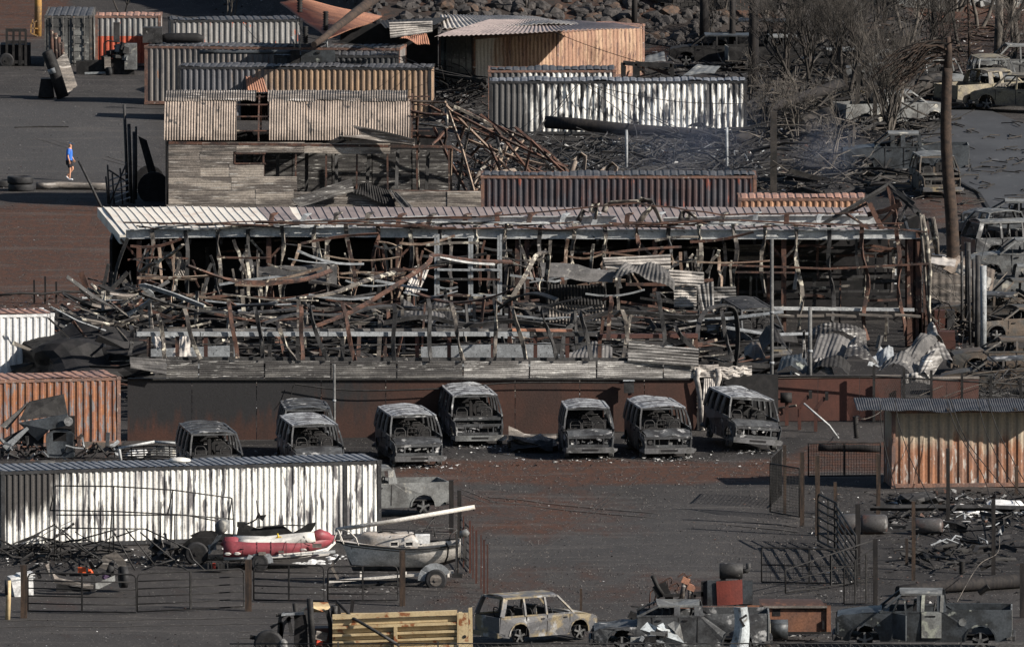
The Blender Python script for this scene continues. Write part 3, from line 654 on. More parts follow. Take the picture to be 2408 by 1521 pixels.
# collapsed truss frame beyond the shed
tf = thing('collapsed_truss', 'collapsed rusty truss frame sprawling from the shed', 'steel frame', (P(1100,440,YQ).x, YQ+2, 0))
YT = YQ+1.5
L2 = [((964,237),(1048,240)), ((1048,240),(1248,330)), ((1048,240),(1200,318)), ((1248,330),(1395,460)), ((1048,247),(1240,450)), ((966,262),(1050,270)), ((1048,252),(1052,300)), ((1052,300),(1010,345)),
      ((1052,300),(1165,305)), ((1165,305),(1105,368)), ((1105,368),(1250,460)), ((1060,345),(1175,400)), ((1175,400),(1280,455)), ((1100,275),(1075,345)), ((1165,310),(1180,370)), ((1010,345),(1062,347)),
      ((1062,347),(1060,455)), ((981,262),(985,345)), ((985,330),(984,450)), ((1048,300),(1045,340)), ((1230,330),(1118,450)), ((1300,365),(1190,465)), ((1295,390),(1440,500)), ((1075,380),(1190,460)),
      ((1395,460),(1330,470)), ((1150,340),(1208,455)), ((1130,400),(1185,345)), ((1212,300),(1290,360)), ((1290,360),(1395,455)), ((1130,270),(1240,350)), ((970,290),(1050,300)), ((966,320),(1048,325))]
L2 += [((1048,244),(1120,470)), ((1060,262),(1330,395)), ((1110,272),(1075,462)), ((1160,296),(1300,470)), ((1205,315),(1140,470)), ((1250,335),(1215,470)), ((1250,335),(1345,470)), ((1300,368),(1405,470)), ((1330,395),(1275,470)), ((1010,250),(1180,330)), ((1075,300),(1260,352)), ((1062,400),(1240,438)), ((1100,330),(1320,400)), ((1180,360),(1420,470)), ((1380,430),(1290,470)), ((1020,300),(1100,455))]
N0 = len(L2)
for k in range(22):
    xa = R.uniform(1050, 1420); ya = R.uniform(300, 420)+max(0, (xa-1060)*.2); L2.append(((xa, ya), (xa+R.uniform(-60, 110), min(478, ya+R.uniform(15, 90)))))
for i, (a, b_) in enumerate(L2):
    Ya = YT + R.uniform(-1.2, 3.5); Yb_ = YT + R.uniform(-1.2, 3.5); pa_, pb_ = P(*a, Ya), P(*b_, Yb_)
    md = (pa_+pb_)/2 + Vector((R.uniform(-.1,.1), 0, R.uniform(-.15,.08)))
    part(tf, 'truss_bar', MB().rib([pa_, md, pb_], .12 if i < N0 else .055, .08 if i < N0 else .05, R.uniform(0,1), R.uniform(0,1.5)), M[('tanbar','ribrust','ribmix','ribrust')[i % 4]])
for pts in ([(1395,470),(1398,440),(1415,405),(1440,385),(1450,392),(1440,440),(1438,470)], [(1340,415),(1352,380),(1368,362),(1376,366),(1374,400),(1370,445)], [(1110,450),(1130,405),(1140,385),(1185,350)], [(1218,470),(1222,420),(1208,400),(1150,402),(1100,398)]):
    pp = [P(a, b_, YT+.5+.1*i) for i, (a, b_) in enumerate(pts)]
    part(tf, 'bent_strap', MB().rib(pp, .26, .03, .3, 1.4, smooth=True), M['ztan'])
# ---------------------------------------------------------------- the big burnt-out building
YR = YB(815)                                  # rear row of frames
def yf(px): return G(CX, 1037 - 25*(px-300)/1340).y     # front wall line
bd = thing('burnt_warehouse', 'long burnt-out warehouse skeleton with white seamed roof at its back', 'building', (P(300,1037,yf(300)).x, yf(1000), 0))
def bp_(nm, mb, m, **k): return part(bd, nm, mb, M[m], **k)
# seamed roof at the back, slightly pitched, pan by pan
zf = P(300, 487, YR+12).z; zn = P(300, 551, YR).z
n_p = 95
for i in range(n_p):
    u0, u1 = i/n_p, (i+1)/n_p
    def rp(u, v):
        xa = P(243 + (2052-243)*u, 487, YR+12).x; xb = P(296 + (2110-296)*u, 551, YR).x
        wv = .06*noise.noise(Vector((u*14, v*2, 0))) * (1.2 if u < .25 else .6)
        return Vector((xb+(xa-xb)*v, YR+12*v, zn+(zf-zn)*v + wv - .25*math.sin(math.pi*v)*(u > .24)))
    mb = MB(); mb.grid(lambda a, b_: rp(u0+(u1-u0)*a, b_) + Vector((0,0,0)), 4, 6, smooth=False)
    p0, p1 = rp(u0, 0), rp(u0, 1)
    mb.rib([rp(u0, v/6)+Vector((0,0,.012)) for v in range(7)], .03, .036)
    bp_('roof_pan', mb, 'roofw' if i < 21 + R.randint(-3, 3) else 'roofp')
bp_('roof_fascia', MB().hexa([P(243,490,YR+12)+Vector((-.25,0,-.35)), P(296,562,YR)+Vector((-.25,0,-.2)), P(296,562,YR)+Vector((0,0,-.2)), P(243,490,YR+12)+Vector((0,0,-.35)), P(243,487,YR+12)+Vector((-.25,0,-.02)), P(296,551,YR)+Vector((-.25,0,-.03)), P(296,551,YR)+Vector((0,0,-.03)), P(243,487,YR+12)+Vector((0,0,-.02))]), 'roofw')
# black shell under that roof: soot and roof shade put into one colour
x0, x1 = P(262, 700, YR).x, P(2180, 700, YR).x
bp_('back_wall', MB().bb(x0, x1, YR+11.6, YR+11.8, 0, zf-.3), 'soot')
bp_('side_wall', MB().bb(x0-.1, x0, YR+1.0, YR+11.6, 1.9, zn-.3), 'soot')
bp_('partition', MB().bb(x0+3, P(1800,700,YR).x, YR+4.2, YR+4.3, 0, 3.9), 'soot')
for i in range(26):                            # roof joists seen in the dark bays
    x = x0 + (x1-x0)*(i+.5)/26
    bp_('joist', MB().bb(x-.05, x+.05, YR+.1, YR+11, zn-.42, zn-.22), 'steeld')
# upper and lower rear beams (steel channels)
def chan(name, pts, Y, h, m, d=.09, fl=.13, seg=None):
    pp = [P(a, b_, Y) for a, b_ in pts]
    for a, b_ in zip(pp, pp[1:]):
        mb = MB(); mb.hexa([a+Vector((0,0,-h)), b_+Vector((0,0,-h)), b_+Vector((0,.03,-h)), a+Vector((0,.03,-h)), a, b_, b_+Vector((0,.03,0)), a+Vector((0,.03,0))])
        for zz in (0, -h):
            mb.hexa([a+Vector((0,-fl,zz)), b_+Vector((0,-fl,zz)), b_+Vector((0,0.01,zz)), a+Vector((0,.01,zz)), a+Vector((0,-fl,zz+.03)), b_+Vector((0,-fl,zz+.03)), b_+Vector((0,.01,zz+.03)), a+Vector((0,.01,zz+.03))])
        bp_(name, mb, m)
YU = YR + 2.4
chan('roof_beam', [(640,521),(760,517),(880,513),(1000,509),(1204,510),(1450,509)], YU, .33, 'steelw')
chan('roof_beam', [(1560,513),(1790,508),(2060,507)], YU, .36, 'steelw')
chan('eave_beam', [(296,541),(470,537),(640,535),(900,537),(1204,540),(1440,541),(1640,541),(1810,541),(1960,542),(2180,540)], YR-.25, .36, 'steelw')
for k in range(26):                            # loose rails and cables strung along the beams
    xa = R.uniform(290, 1950); ln = R.uniform(80, 330); ya = R.uniform(522, 538); pts = []
    for q in range(6): pts.append(P(xa+ln*q/5, ya + R.uniform(-2, 2) + 3*math.sin(q*.9+k), YR-.5+R.uniform(-.1,.1)))
    bp_('bent_rail', MB().rib(pts, R.choice([.04,.05,.07]), .05, 0, R.uniform(0, 2)), R.choice(['ribrust','ribmix','ribrust','steelw']))
for x0_, y0_, x1_, y1_ in ((600,523,1110,512),(290,522,640,530),(1110,512,1500,478),(1500,478,1700,505),(1700,505,2030,500),(600,524,1010,530),(1330,536,1680,517),(1680,517,1990,528),(1990,528,2180,545),(860,516,1120,509)):
    pts = [P(x0_+(x1_-x0_)*q/5, y0_+(y1_-y0_)*q/5+R.uniform(-1.5,1.5), YR-.7) for q in range(6)]
    bp_('bent_rail', MB().rib(pts, .06, .06), 'ribrust')
# rear row of wavy hanging ribs
ribs = [(357,700,0),(435,716,12),(512,712,4),(583,700,18),(662,716,6),(740,716,-8),(813,712,14),(888,655,-4),(964,718,2),(1036,640,-6),(1117,640,4),(1190,700,-6),(1270,626,0),(1349,622,-2),(1422,604,0),(1498,606,2),(1573,602,2),(1643,640,6),(1723,680,8),(1799,690,-6),(1872,790,14),(1949,790,10),(2027,800,14),(2107,790,18)]
for i, (x, yb, dx) in enumerate(ribs):
    yt = 530 + R.uniform(-2, 3) if i > 3 else 541; n = 11; pts = []; tw = []; ph = R.uniform(0, 6); amp = R.uniform(4, 9) if yb > 640 else 3
    pts.append(P(x+R.uniform(6,14), yt-3, YR+.35)); tw.append(0)
    for q in range(n+1):
        f = q/n; pts.append(P(x + dx*f + amp*math.sin(ph + f*(5 if yb < 730 else 9))*min(1, f*3), yt + (yb-yt)*f, YR-.45 - .25*math.sin(f*5+ph)*f)); tw.append(1.3*noise.noise(Vector((i*3.3, f*3, 0)))*2)
    bp_('hanging_rib', MB().rib(pts, .17, .05, 0, 0, tw), R.choice(['ribmix','ribmix','ribrust','steeld']))
    # stub of the same rib over the upper beam
    if 600 < x < 2060:
        t0 = P(x-22, 506+R.uniform(-3, 1), YU-.35); t1 = P(x-26+R.uniform(-6,4), 531, YU-.45)
        bp_('rib_stub', MB().rib([t0+Vector((.16,.3,.05)), t0, lerp(t0, t1, .5)+Vector((R.uniform(-.05,.05),0,0)), t1], .2, .05, .1, R.uniform(-.4,.4)), R.choice(['steel','ribmix','ribrust']))
for x, yb in ((327,690),(632,716),(936,712),(1217,700),(1239,705),(1540,700),(1843,792),(2134,812),(2150,812)):
    bp_('column', MB().bar(P(x, yb+90, YR), P(x, 556, YR), .2, .2), 'ribrust')
    for s_ in (-1, 1):
        if x in (2134, 1239): continue
        bp_('knee_brace', MB().bar(P(x+4*s_, 606, YR), P(x+44*s_, 562, YR-.05), .09, .06), R.choice(['ribrust','ribmix']))
for k in range(34):                            # second-layer columns and rails deep in the bays
    x = R.uniform(330, 2110); yy = R.uniform(566, 600); Y = YR + R.uniform(.8, 3.5)
    if k % 2: bp_('inner_post', MB().rib([P(x, yy, Y), P(x+R.uniform(-4,4), yy+45, Y), P(x+R.uniform(-6,6), yy+100, Y)], .13, .07, 0, R.uniform(-1,1)), R.choice(['steel','ribmix','steeld','ztand']))
    else: bp_('inner_rail', MB().rib([P(x, yy, Y), P(x+60, yy+R.uniform(-6,6), Y), P(x+R.uniform(90,160), yy+R.uniform(-10,10), Y)], .09, .06), R.choice(['ribrust','ribmix','steeld']))
# right-hand tall bay: frames, panels, gable
for y_, m, h in ((597,'steeld',.14),(650,'steeld',.2),(684,'steeld',.24),(700,'char',.3)):
    bp_('wall_rail', MB().bar(P(1730, y_+2, YR+2.5), P(2128, y_, YR+2.5), .1, h), m)
for x0_, x1_, y0_, y1_, m in ((1735,1800,575,612,'ztand'),(1806,1866,578,606,'brown2'),(1735,1870,625,660,'char'),(1872,1950,628,662,'steeld'),(1955,2020,628,660,'steeld'),(2040,2128,640,668,'soot'),(1880,1960,596,640,'char')):
    bp_('wall_panel', MB().bar(P((x0_+x1_)/2, y0_, YR+2.8), P((x0_+x1_)/2, y1_, YR+2.8), (x1_-x0_)*MPP(YR), .05), m)
bp_('sill_beam', MB().bar(P(1735, 724, YR-.3), P(2150, 728, YR-.3), .12, .28), 'steelw')
for x0_, x1_ in ((1806,1868),(1874,1938),(1942,2014),(2020,2100),(2104,2165)):
    bp_('sill_plate', MB().bar(P(x0_, 741+R.uniform(-2,2), YR-.8), P(x1_, 744+R.uniform(-2,2), YR-.8), .08, .3), 'ztand')
bp_('rail', MB().rib([P(1690,623,YR-.6), P(1950,632,YR-.6), P(2185,620,YR-.6)], .07, .14), 'ribrust')
bp_('rail', MB().rib([P(1728,640,YR-.6), P(1870,641,YR-.6)], .07, .1), 'ribrust')
for x, t_, b_ in ((2140,560,812),(2160,545,815),(2178,540,818),(2168,735,816)):
    bp_('column', MB().bar(P(x, b_, YR-.2), P(x, t_, YR-.2), .24, .2), R.choice(['steeld','ribrust']))
for pts, w_ in (([(2168,505),(2178,560),(2186,640),(2183,720),(2190,800)], .2), ([(2190,512),(2200,560),(2204,598)], .3), ([(2163,502),(2172,600),(2180,700),(2192,810)], .1)):
    bp_('wavy_post', MB().rib([P(a, b, YR-.5) for a, b in pts], w_, .07, 0, 1.2, smooth=True), 'ribmix')
for a, b_ in (((2090,432),(1975,502)),((2090,432),(2165,500)),((2086,440),(1930,530)),((2090,436),(2112,545)),((2110,470),(2102,530)),((2165,502),(2050,545)),((2045,478),(2075,540)),((2140,470),(2115,520)),
               ((2100,445),(2180,520)),((2040,505),(2120,480)),((2060,530),(2100,495)),((1975,502),(2040,478)),((2092,440),(2150,480)),((1985,500),(2050,545)),((2120,455),(2155,500))):
    bp_('gable_bar', MB().rib([P(*a, YR+.3), lerp(P(*a, YR+.3), P(*b_, YR-.2), .5)+Vector((0,0,R.uniform(-.08,.05))), P(*b_, YR-.2)], R.choice([.1,.2,.16]), .06, R.uniform(0,1), R.uniform(0,1)), R.choice(['ribrust','ribrust','steeld']))
for pts in ([(1500,478),(1508,470),(1530,472),(1545,500),(1560,535)], [(1420,500),(1425,485),(1435,478),(1470,474),(1500,472)], [(1390,500),(1396,482),(1405,478),(1400,515)], [(1500,530),(1515,505),(1530,490),(1535,478)], [(1360,520),(1372,495),(1385,500)], [(1600,520),(1605,500),(1615,496),(1640,515)]):
    bp_('twisted_strap', MB().rib([P(a, b, YU-.6) for a, b in pts], .24, .05, .2, 1.3, smooth=True), R.choice(['ribmix','ribrust']))
# front wall: painted panels under a skirt of corrugated sheets
def F(px, py, off=0.0): return P(px, py, yf(px)+off)
pn = [300, 452, 604, 756, 908, 1060, 1212, 1364, 1516, 1640]
for a, b_ in zip(pn, pn[1:]):
    q = [F(a, 1037-25*(a-300)/1340+3), F(b_, 1037-25*(b_-300)/1340+3), F(b_, 889), F(a, 889)]
    if a == 300: q[0].x += .0; 
    q[1].x -= .025; q[2].x -= .025
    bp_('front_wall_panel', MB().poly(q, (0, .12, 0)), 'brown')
sk = [(305,390),(390,467),(467,622),(622,778),(778,933),(933,1089),(1089,1245),(1245,1403),(1403,1560),(1560,1633)]
for i, (a, b_) in enumerate(sk):
    t_ = 3*math.sin(i*1.7); y0_, y1_ = (845, 864) if i == 0 else (846+min(i,4)*.8, 889)
    q = [F(a+1, y1_, -.10-.03*(i % 2)), F(b_-1, y1_+(16 if i == 0 else 0), -.10-.03*(i % 2)), F(b_-1, y0_+(4 if i == 0 else 0), -.10), F(a+1, y0_, -.10)]
    mb = MB(); sd_ = i*3.3
    corr(mb, *q, .085, .014, SINE, 8, across=True, nrm=Vector((0,-1,0)), warp=lambda u, v: (0, .025*noise.noise(Vector((u*2+sd_, v*4, 0))), .03*noise.noise(Vector((v*5+sd_, 0, 2)))), rag=.02)
    bp_('skirt_sheet', mb, 'zincd' if i < 6 else 'zinc', solid=.01)
bp_('wall_trim', MB().bar(F(300, 891, -.06), F(1636, 891, -.06), .06, .12), 'char')
bp_('sill', MB().bar(F(305, 846, .1), F(1640, 849, .1), .25, .06), 'steeld')
# tall light folded sheets by the right end of the wall
for pts, w_ in (([(1643,866),(1638,890),(1648,940),(1650,1010)], .2), ([(1688,866),(1690,890),(1678,930),(1676,960)], .22)):
    bp_('folded_jamb', MB().rib([F(a, b, -.25) for a, b in pts], w_, .07, .2, .8, smooth=True), 'zincw')
corr_mb = MB(); corr(corr_mb, F(1645,1012,-.2), F(1684,1008,-.35), F(1680,890,-.2), F(1655,890,-.2), .09, .03, SINE, 8, warp=lambda u, v: (0, .15*math.sin(v*7), 0), nrm=Vector((0,-1,0)))
bp_('curled_sheet', corr_mb, 'zincw', solid=.01)
bp_('door_shade_sheet', MB().poly([F(1640,1015,.5), F(1830,1000,.5), F(1830,880,.5), F(1640,880,.5)], (0,.1,0)), 'soot')  # black sheet stands in for shade in the open doorway
for i, (a, b_, y0_, y1_) in enumerate([(1633,1690,858,888),(1690,1735,862,889),(1730,1768,862,885)]):
    q = [F(a, y1_, -.1), F(b_, y1_+R.uniform(-3,5), -.1), F(b_, y0_+R.uniform(-3,3), -.1), F(a, y0_, -.1)]
    mb = MB(); corr(mb, *q, .085, .022, SINE, 4, across=True, nrm=Vector((0,-1,0)), warp=lambda u, v: (0, .12*noise.noise(Vector((u*3+i, v*4, 0))), .1*noise.noise(Vector((v*3+i, 0, 2)))))
    bp_('skirt_sheet', mb, 'zincw', solid=.01)
# clerestory: head beam on posts, ribs bending over it
hx = [320, 470, 622, 770, 925, 1089, 1245, 1410]
for a, b_ in zip(hx, hx[1:]): bp_('head_beam', MB().bar(F(a+1, 785-.0*a, .15), F(b_-1, 785, .15), .16, .24), 'steel' if a < 1200 else 'steeld')
bp_('head_beam', MB().bar(F(1410, 790, .15), F(1640, 789, .15), .16, .26), 'brown2')
bp_('head_plate', MB().bar(F(320, 777, .35), F(1345, 776, .35), .14, .05), 'zgrey')
bp_('head_plate', MB().bar(F(1204, 775, .2), F(1345, 777, .2), .1, .14), 'rustsheet')
for x in (350, 417, 484, 545, 634, 700, 805, 905, 981, 1056, 1159, 1259, 1334, 1410, 1522, 1636): bp_('clerestory_post', MB().bar(F(x, 848, .15), F(x, 787, .15), .15, .12), R.choice(['ribrust','brown2','steeld']))
bp_('mid_rail', MB().rib([F(470, 809, .1), F(800, 811, .1), F(1204, 808, .1), F(1560, 812, .1)], .04, .06), 'steeld')
fr_ = [(310,768,310,836),(374,742,392,842),(437,730,468,844),(540,712,555,842),(602,726,620,842),(710,720,707,846),(728,718,768,846),(808,716,838,848),(930,718,925,848),(1010,706,1014,848),(1064,716,1092,848),(1165,708,1168,848),(1206,724,1238,845),(1272,724,1312,845),(1364,730,1394,846),(1466,732,1481,806),(1550,690,1562,812),(1700,735,1718,850),(655,760,690,848),(880,730,900,760),(1440,700,1425,800),(1590,770,1640,830)]
for i, (xa, ya, xb, yb) in enumerate(fr_):
    n = 8; tw = []; pts = [F(xa - R.choice([-1,1])*R.uniform(10,26), ya+R.uniform(3,12), .5), F(xa - 3, ya-3, .1)]; tw = [0, 0]; ph = R.uniform(0, 6)
    for q in range(1, n+1):
        f = q/n; pts.append(F(xa+(xb-xa)*f**1.2 + 5*math.sin(ph+f*4)*f, ya+(yb-ya)*f, -.25+.1*math.sin(f*3))); tw.append(2*noise.noise(Vector((i*2.3, f*2.2, 7))))
    bp_('bent_rib', MB().rib(pts, .16, .05, 0, 0, tw), R.choice(['steeld','steeld','ribmix','ribmix','ribrust']))
for pts, m in (([(1320,868),(1325,800),(1345,765),(1420,738),(1500,735),(1600,745),(1720,738)], 'steeld'), ([(1640,800),(1644,760),(1662,730),(1700,718),(1728,730),(1735,800),(1728,860)], 'steeld'), ([(1204,700),(1240,640),(1258,605),(1278,594),(1290,600),(1284,660)], 'ribmix'),
               ([(330,690),(420,720),(520,735),(640,732),(740,722)], 'steeld'), ([(300,760),(420,745),(560,720),(650,715)], 'steeld'), ([(300,740),(360,700),(330,670),(400,690),(480,720)], 'steel'), ([(650,795),(760,760),(860,715),(1000,625),(1020,600),(1110,612),(1204,616)], 'ribrust'), ([(980,690),(1060,712),(1150,700),(1204,680)], 'ribrust'), ([(1030,604),(1090,615),(1160,620)], 'steelw'),
               ([(440,625),(560,662),(700,660),(780,636)], 'ribrust'), ([(330,640),(350,625),(400,600),(430,575)], 'ribmix'), ([(700,700),(780,690),(860,660),(930,640)], 'ribmix'), ([(620,760),(700,738),(800,740),(900,720),(1000,728)], 'steeld'), ([(900,760),(1000,745),(1100,765),(1200,755),(1330,770)], 'steeld'), ([(1160,735),(1210,700),(1260,690),(1310,705)], 'steeld')):
    Y_ = [yf(700)+R.uniform(3, 26) for _ in (0, 1)]
    Y_ = [min(v, YR-2) for v in Y_]
    pp = [P(a, b, Y_[0] + (Y_[1]-Y_[0])*k/(len(pts)-1)) for k, (a, b) in enumerate(pts)]
    sm = []                                    # smooth the run
    for k in range(len(pp)-1):
        p0, p1, p2, p3 = pp[max(0,k-1)], pp[k], pp[k+1], pp[min(len(pp)-1,k+2)]
        for q in range(4):
            t_ = q/4; sm.append(.5*((2*p1)+(p2-p0)*t_+(2*p0-5*p1+4*p2-p3)*t_*t_+(3*p1-p0-3*p2+p3)*t_**3))
    sm.append(pp[-1]); bp_('bent_beam', MB().rib(sm, .17, .07, 0, .6), m)

# second rank: twisted studs, braces and rails filling the bays in front of the dark interior
for k in range(95):
    px = R.uniform(300, 1720); y0_ = R.uniform(560, 640); Y = YR - R.uniform(.6, 5); dx = R.gauss(0, 14); ln = R.uniform(50, 130); n = 5
    pts = [P(px+dx*q/n+R.uniform(-3,3), y0_+ln*q/n, Y+R.uniform(-.1,.1)) for q in range(n+1)]
    bp_('twisted_stud', MB().rib(pts, R.choice([.06,.09,.13]), .045, 0, R.uniform(-1.2,1.2)), R.choice(['ribmix','ribmix','ribrust','steeld','tanbar']))
for k in range(80):
    px = R.uniform(290, 1650); y0_ = R.uniform(565, 720); Y = YR - R.uniform(.6, 8); ln = R.uniform(50, 190); sl = R.gauss(0, 16); n = 5; sag = R.uniform(-5, 12)
    pts = [P(px+ln*q/n, y0_+sl*q/n+sag*math.sin(math.pi*q/n), Y) for q in range(n+1)]
    bp_('sagging_rail', MB().rib(pts, R.choice([.05,.07,.10]), .05, 0, R.uniform(-.8,.8)), R.choice(['ribmix','ribrust','ribrust','steeld','tanbar','steel']))
# stacked rack of steel shelving standing in the middle bay
for x in (1031, 1110, 1178, 1024, 1104, 1172): bp_('rack_post', MB().bar(P(x, 740, YR-6), P(x, 545+(x % 7)*3, YR-6), .09), 'steel')
for y_ in (615, 634, 656, 694, 712, 730):
    for x0_, x1_ in ((1028,1106),(1108,1176)): bp_('rack_shelf', MB().bar(P(x0_, y_, YR-6.1), P(x1_, y_+1, YR-6.1), .08, .13), R.choice(['steel','steeld','ribrust']))
for k in range(34):
    px = R.uniform(1735, 2120); y0_ = R.uniform(555, 720); Y = YR + R.uniform(-.3, 2.3); v = R.random() < .5
    pts = [P(px, y0_, Y), P(px+(R.uniform(-3,3) if v else 40), y0_+(45 if v else R.uniform(-3,3)), Y), P(px+(R.uniform(-5,5) if v else R.uniform(60,120)), y0_+(90 if v else R.uniform(-6,6)), Y)]
    bp_('inner_brace', MB().rib(pts, R.choice([.06,.1,.14]), .05, 0, R.uniform(-.5,.5)), R.choice(['ribrust','ribmix','steeld','ribrust','ztand']))
# ---------------------------------------------------------------- burnt-out vehicles
def half_w(s, z):
    """half width at height z: fullest at the belt, tucked at the sill, leaning in above the belt"""
    W = s['W']/2
    if z <= s['belt']: return W*(.94 + .06*math.sin(math.pi*min(1, max(0, (z-s['sill'])/(s['belt']-s['sill'])))*.62))
    return W - (z-s['belt'])/(s['H']-s['belt'])*s.get('lean', .16)
def vehicle(s, label, cat='car', name='burnt_car', loc=(0,0,0), rz=0, rx=0, ry=0, body='car', roof=None, seed=1, group=None):
    r = random.Random(seed); RT = thing(name, label, cat, loc, rz, group, rx, ry)
    W = s['W']/2; sill, belt, H, hz = s['sill'], s['belt'], s['H'], s.get('hood', s['belt']-.1)
    xn, xc, xf, xr, xb, xt = s['nose'], s['cowl'], s['rf'], s['rr'], s['rb'], s['tail']
    wr = s.get('wr', .36); axles = s['axles']; crump = s.get('crump', .02); bedz = s.get('bed')
    bm_ = M[body]; rm = M[roof or body]; dk = M['soot']
    def side_pt(x, z, sy):
        tap = 1 - .10*sst(xn-.9, xn, x) - .05*sst(xt+.5, xt, x)
        return Vector((x, sy*half_w(s, z)*tap, z))
    # lower sides with wheel arches
    top = [(xn-.02, hz-.16), (xn-.25, hz-.04), (xc, hz+.02), (xc-.02, belt)]
    if bedz: top += [(xr, belt), (xr-.02, bedz), (xt+.02, bedz)]
    else: top += [(xb, belt), (xt+.06, belt-.02)]
    bot = [(xt, sill+.06)]
    for ax in sorted(axles):
        R_ = wr+.09
        for k in range(9):
            a = math.pi - math.pi*k/8; bot.append((ax+R_*math.cos(a), max(sill, wr+.02+R_*math.sin(a)*.98 if 0 < k < 8 else sill)))
    bot.append((xn-.02, sill+.06))
    loop = bot + top
    for sy in (-1, 1):
        mb = MB(); mb.add([side_pt(x, z, sy)+Vector((0, crump*2*noise.noise(Vector((x*2, z*3, seed))), 0)) for x, z in loop], [tuple(range(len(loop)))])
        o = mb.build('body_side', bm_, RT, solid=.03)
        bmx = bmesh.new(); bmx.from_mesh(o.data); bmesh.ops.triangulate(bmx, faces=bmx.faces[:]); bmx.to_mesh(o.data); bmx.free()
        for dx in s.get('seams', []):           # door gaps
            g = MB(); g.bar(side_pt(dx, sill+.08, sy)+Vector((0,.012*sy,0)), side_pt(dx, belt-.03, sy)+Vector((0,.018*sy,0)), .03, .02); g.build('door_gap', dk, o)
        for dx in s.get('seams', [])[:2]: MB().box(side_pt(dx-.22, belt-.14, sy)+Vector((0,.03*sy,0)), (.16, .03, .04)).build('door_handle', dk, o)
        arch_ = MB()
        for ax in axles:
            R_ = wr+.10; arch_.rib([side_pt(ax+R_*math.cos(math.pi*k/8), wr+.02+R_*math.sin(math.pi*k/8), sy)+Vector((0, sy*.01, 0)) for k in range(9)], .06, .05)
        arch_.build('wheel_arch', bm_, o, kind='stuff')
        # pillars and rails
        pl = [((xc, belt-.02), (xf, H-.06), .07)] + [((p, belt), (p+s.get('plean', 0), H-.05), s.get('pw', .08)) for p in s['pillars']] + [((xb, belt), (xr, H-.06), s.get('rp', .12))]
        for (x0, z0), (x1, z1), w_ in pl:
            p0, p1 = side_pt(x0, z0, sy), side_pt(x1, z1, sy); m_ = MB(); m_.rib([p0, lerp(p0, p1, .5)+Vector((.0, sy*.02, 0)), p1], w_, .06); m_.build('pillar', bm_, RT)
        m_ = MB(); m_.rib([side_pt(xr+(xf-xr)*k/6, H-.05, sy) for k in range(7)], .07, .08); m_.build('roof_rail', rm, RT)
        m_ = MB(); m_.bar(side_pt(xb, belt, sy), side_pt(xc, belt, sy), .06, .05); m_.build('window_sill', bm_, RT)
    # roof
    nR = max(4, int((xf-xr)/.16))
    def roof_fn(u, v):
        x = xr + (xf-xr)*u; y = (v*2-1)*(half_w(s, H)+.01); e = 1-(abs(v*2-1))**3
        z = H - .07 + .10*e + crump*1.6*noise.noise(Vector((x*1.8, y*1.5, seed))) - s.get('sag', 0)*math.sin(math.pi*u)*e
        if s.get('ribs'): z += .035*(int(u*nR) % 3 == 0)*e
        return Vector((x + (.06*e if u > .98 else 0), y, z))
    mb = MB(); mb.grid(roof_fn, nR, 8, smooth=False); ro = mb.build('roof', rm, RT, solid=.03)
    if s.get('ribs'):
        for i in range(3, nR-1, 3):
            m_ = MB(); m_.rib([roof_fn(i/nR+.01*noise.noise(Vector((v, i, seed)))*3, v/8)+Vector((0,0,.012)) for v in range(9)], .035, .02); m_.build('crease_shade_strip', dk, ro)  # black strips paint the shade of the roof creases
    # hood
    if s.get('hood_on', True):
        def hood_fn(u, v):
            x = xc + (xn-.08-xc)*u; y = (v*2-1)*(W*.93)*(1-.08*u); e = 1-(abs(v*2-1))**3
            return Vector((x, y, hz + .03 + .06*e*(1-u*.5) - .16*u*u + crump*2*noise.noise(Vector((x*2, y*2, seed+4)))))
        MB().grid(hood_fn, 8, 8, smooth=False).build('hood', rm if s.get('hood_ash') else bm_, RT, solid=.025)
    MB().bar((xc, -W*.92, hz+.02), (xc, W*.92, hz+.02), .1, .1).build('cowl', bm_, RT)
    # nose: fascia frame, grille hole, lamps, bumper
    zb = sill+.12
    nf = MB(); gy = W*.52
    nf.bb(xn-.14, xn-.08, -W*.9, W*.9, hz-.20, hz-.10); nf.bb(xn-.14, xn-.08, -W*.9, W*.9, zb+.1, zb+.2)
    for y0, y1 in ((-W*.92, -W*.84), (-gy-.05, -gy), (gy, gy+.05), (W*.84, W*.92)): nf.bb(xn-.139, xn-.081, y0, y1, zb+.2, hz-.20)
    for y0, y1 in ((-W*.84, -gy-.05), (gy+.05, W*.84)): nf.bb(xn-.22, xn-.19, y0, y1, zb+.2, hz-.20)
    nf.build('front_panel', M['steel'] if s.get('palenose') else bm_, RT)
    for sy in (-1, 1):
        m_ = MB(); m_.tube([(xn-.20, sy*W*.7, (zb+hz)/2), (xn-.12, sy*W*.7, (zb+hz)/2)], .085, 10); m_.build('headlight', M['steeld'], RT)
    gl = MB(); gl.bb(xn-.34, xn-.30, -gy, gy, zb+.1, hz-.2); go = gl.build('radiator', dk, RT)
    m_ = MB(); 
    for k in range(3): m_.bar((xn-.11, -gy+(k+.5)*gy*2/3, zb+.2), (xn-.11+r.uniform(-.03,.03), -gy+(k+.5)*gy*2/3+r.uniform(-.05,.05), hz-.2), .025)
    m_.build('grille_bar', M['steeld'], RT, kind='stuff')
    bu = MB(); bu.rib([(xn-.25, -W*1.0, zb), (xn+.02, -W*.93, zb), (xn+.06, -W*.5, zb), (xn+.06, W*.5, zb), (xn+.02, W*.93, zb), (xn-.25, W*1.0, zb)], .08, .20)
    bo = bu.build('front_bumper', M[s.get('bump', 'steel')], RT)
    MB().bb(xn+.09, xn+.105, -W*.33, W*.33, zb-.035, zb+.045).build('bumper_slot', dk, bo)
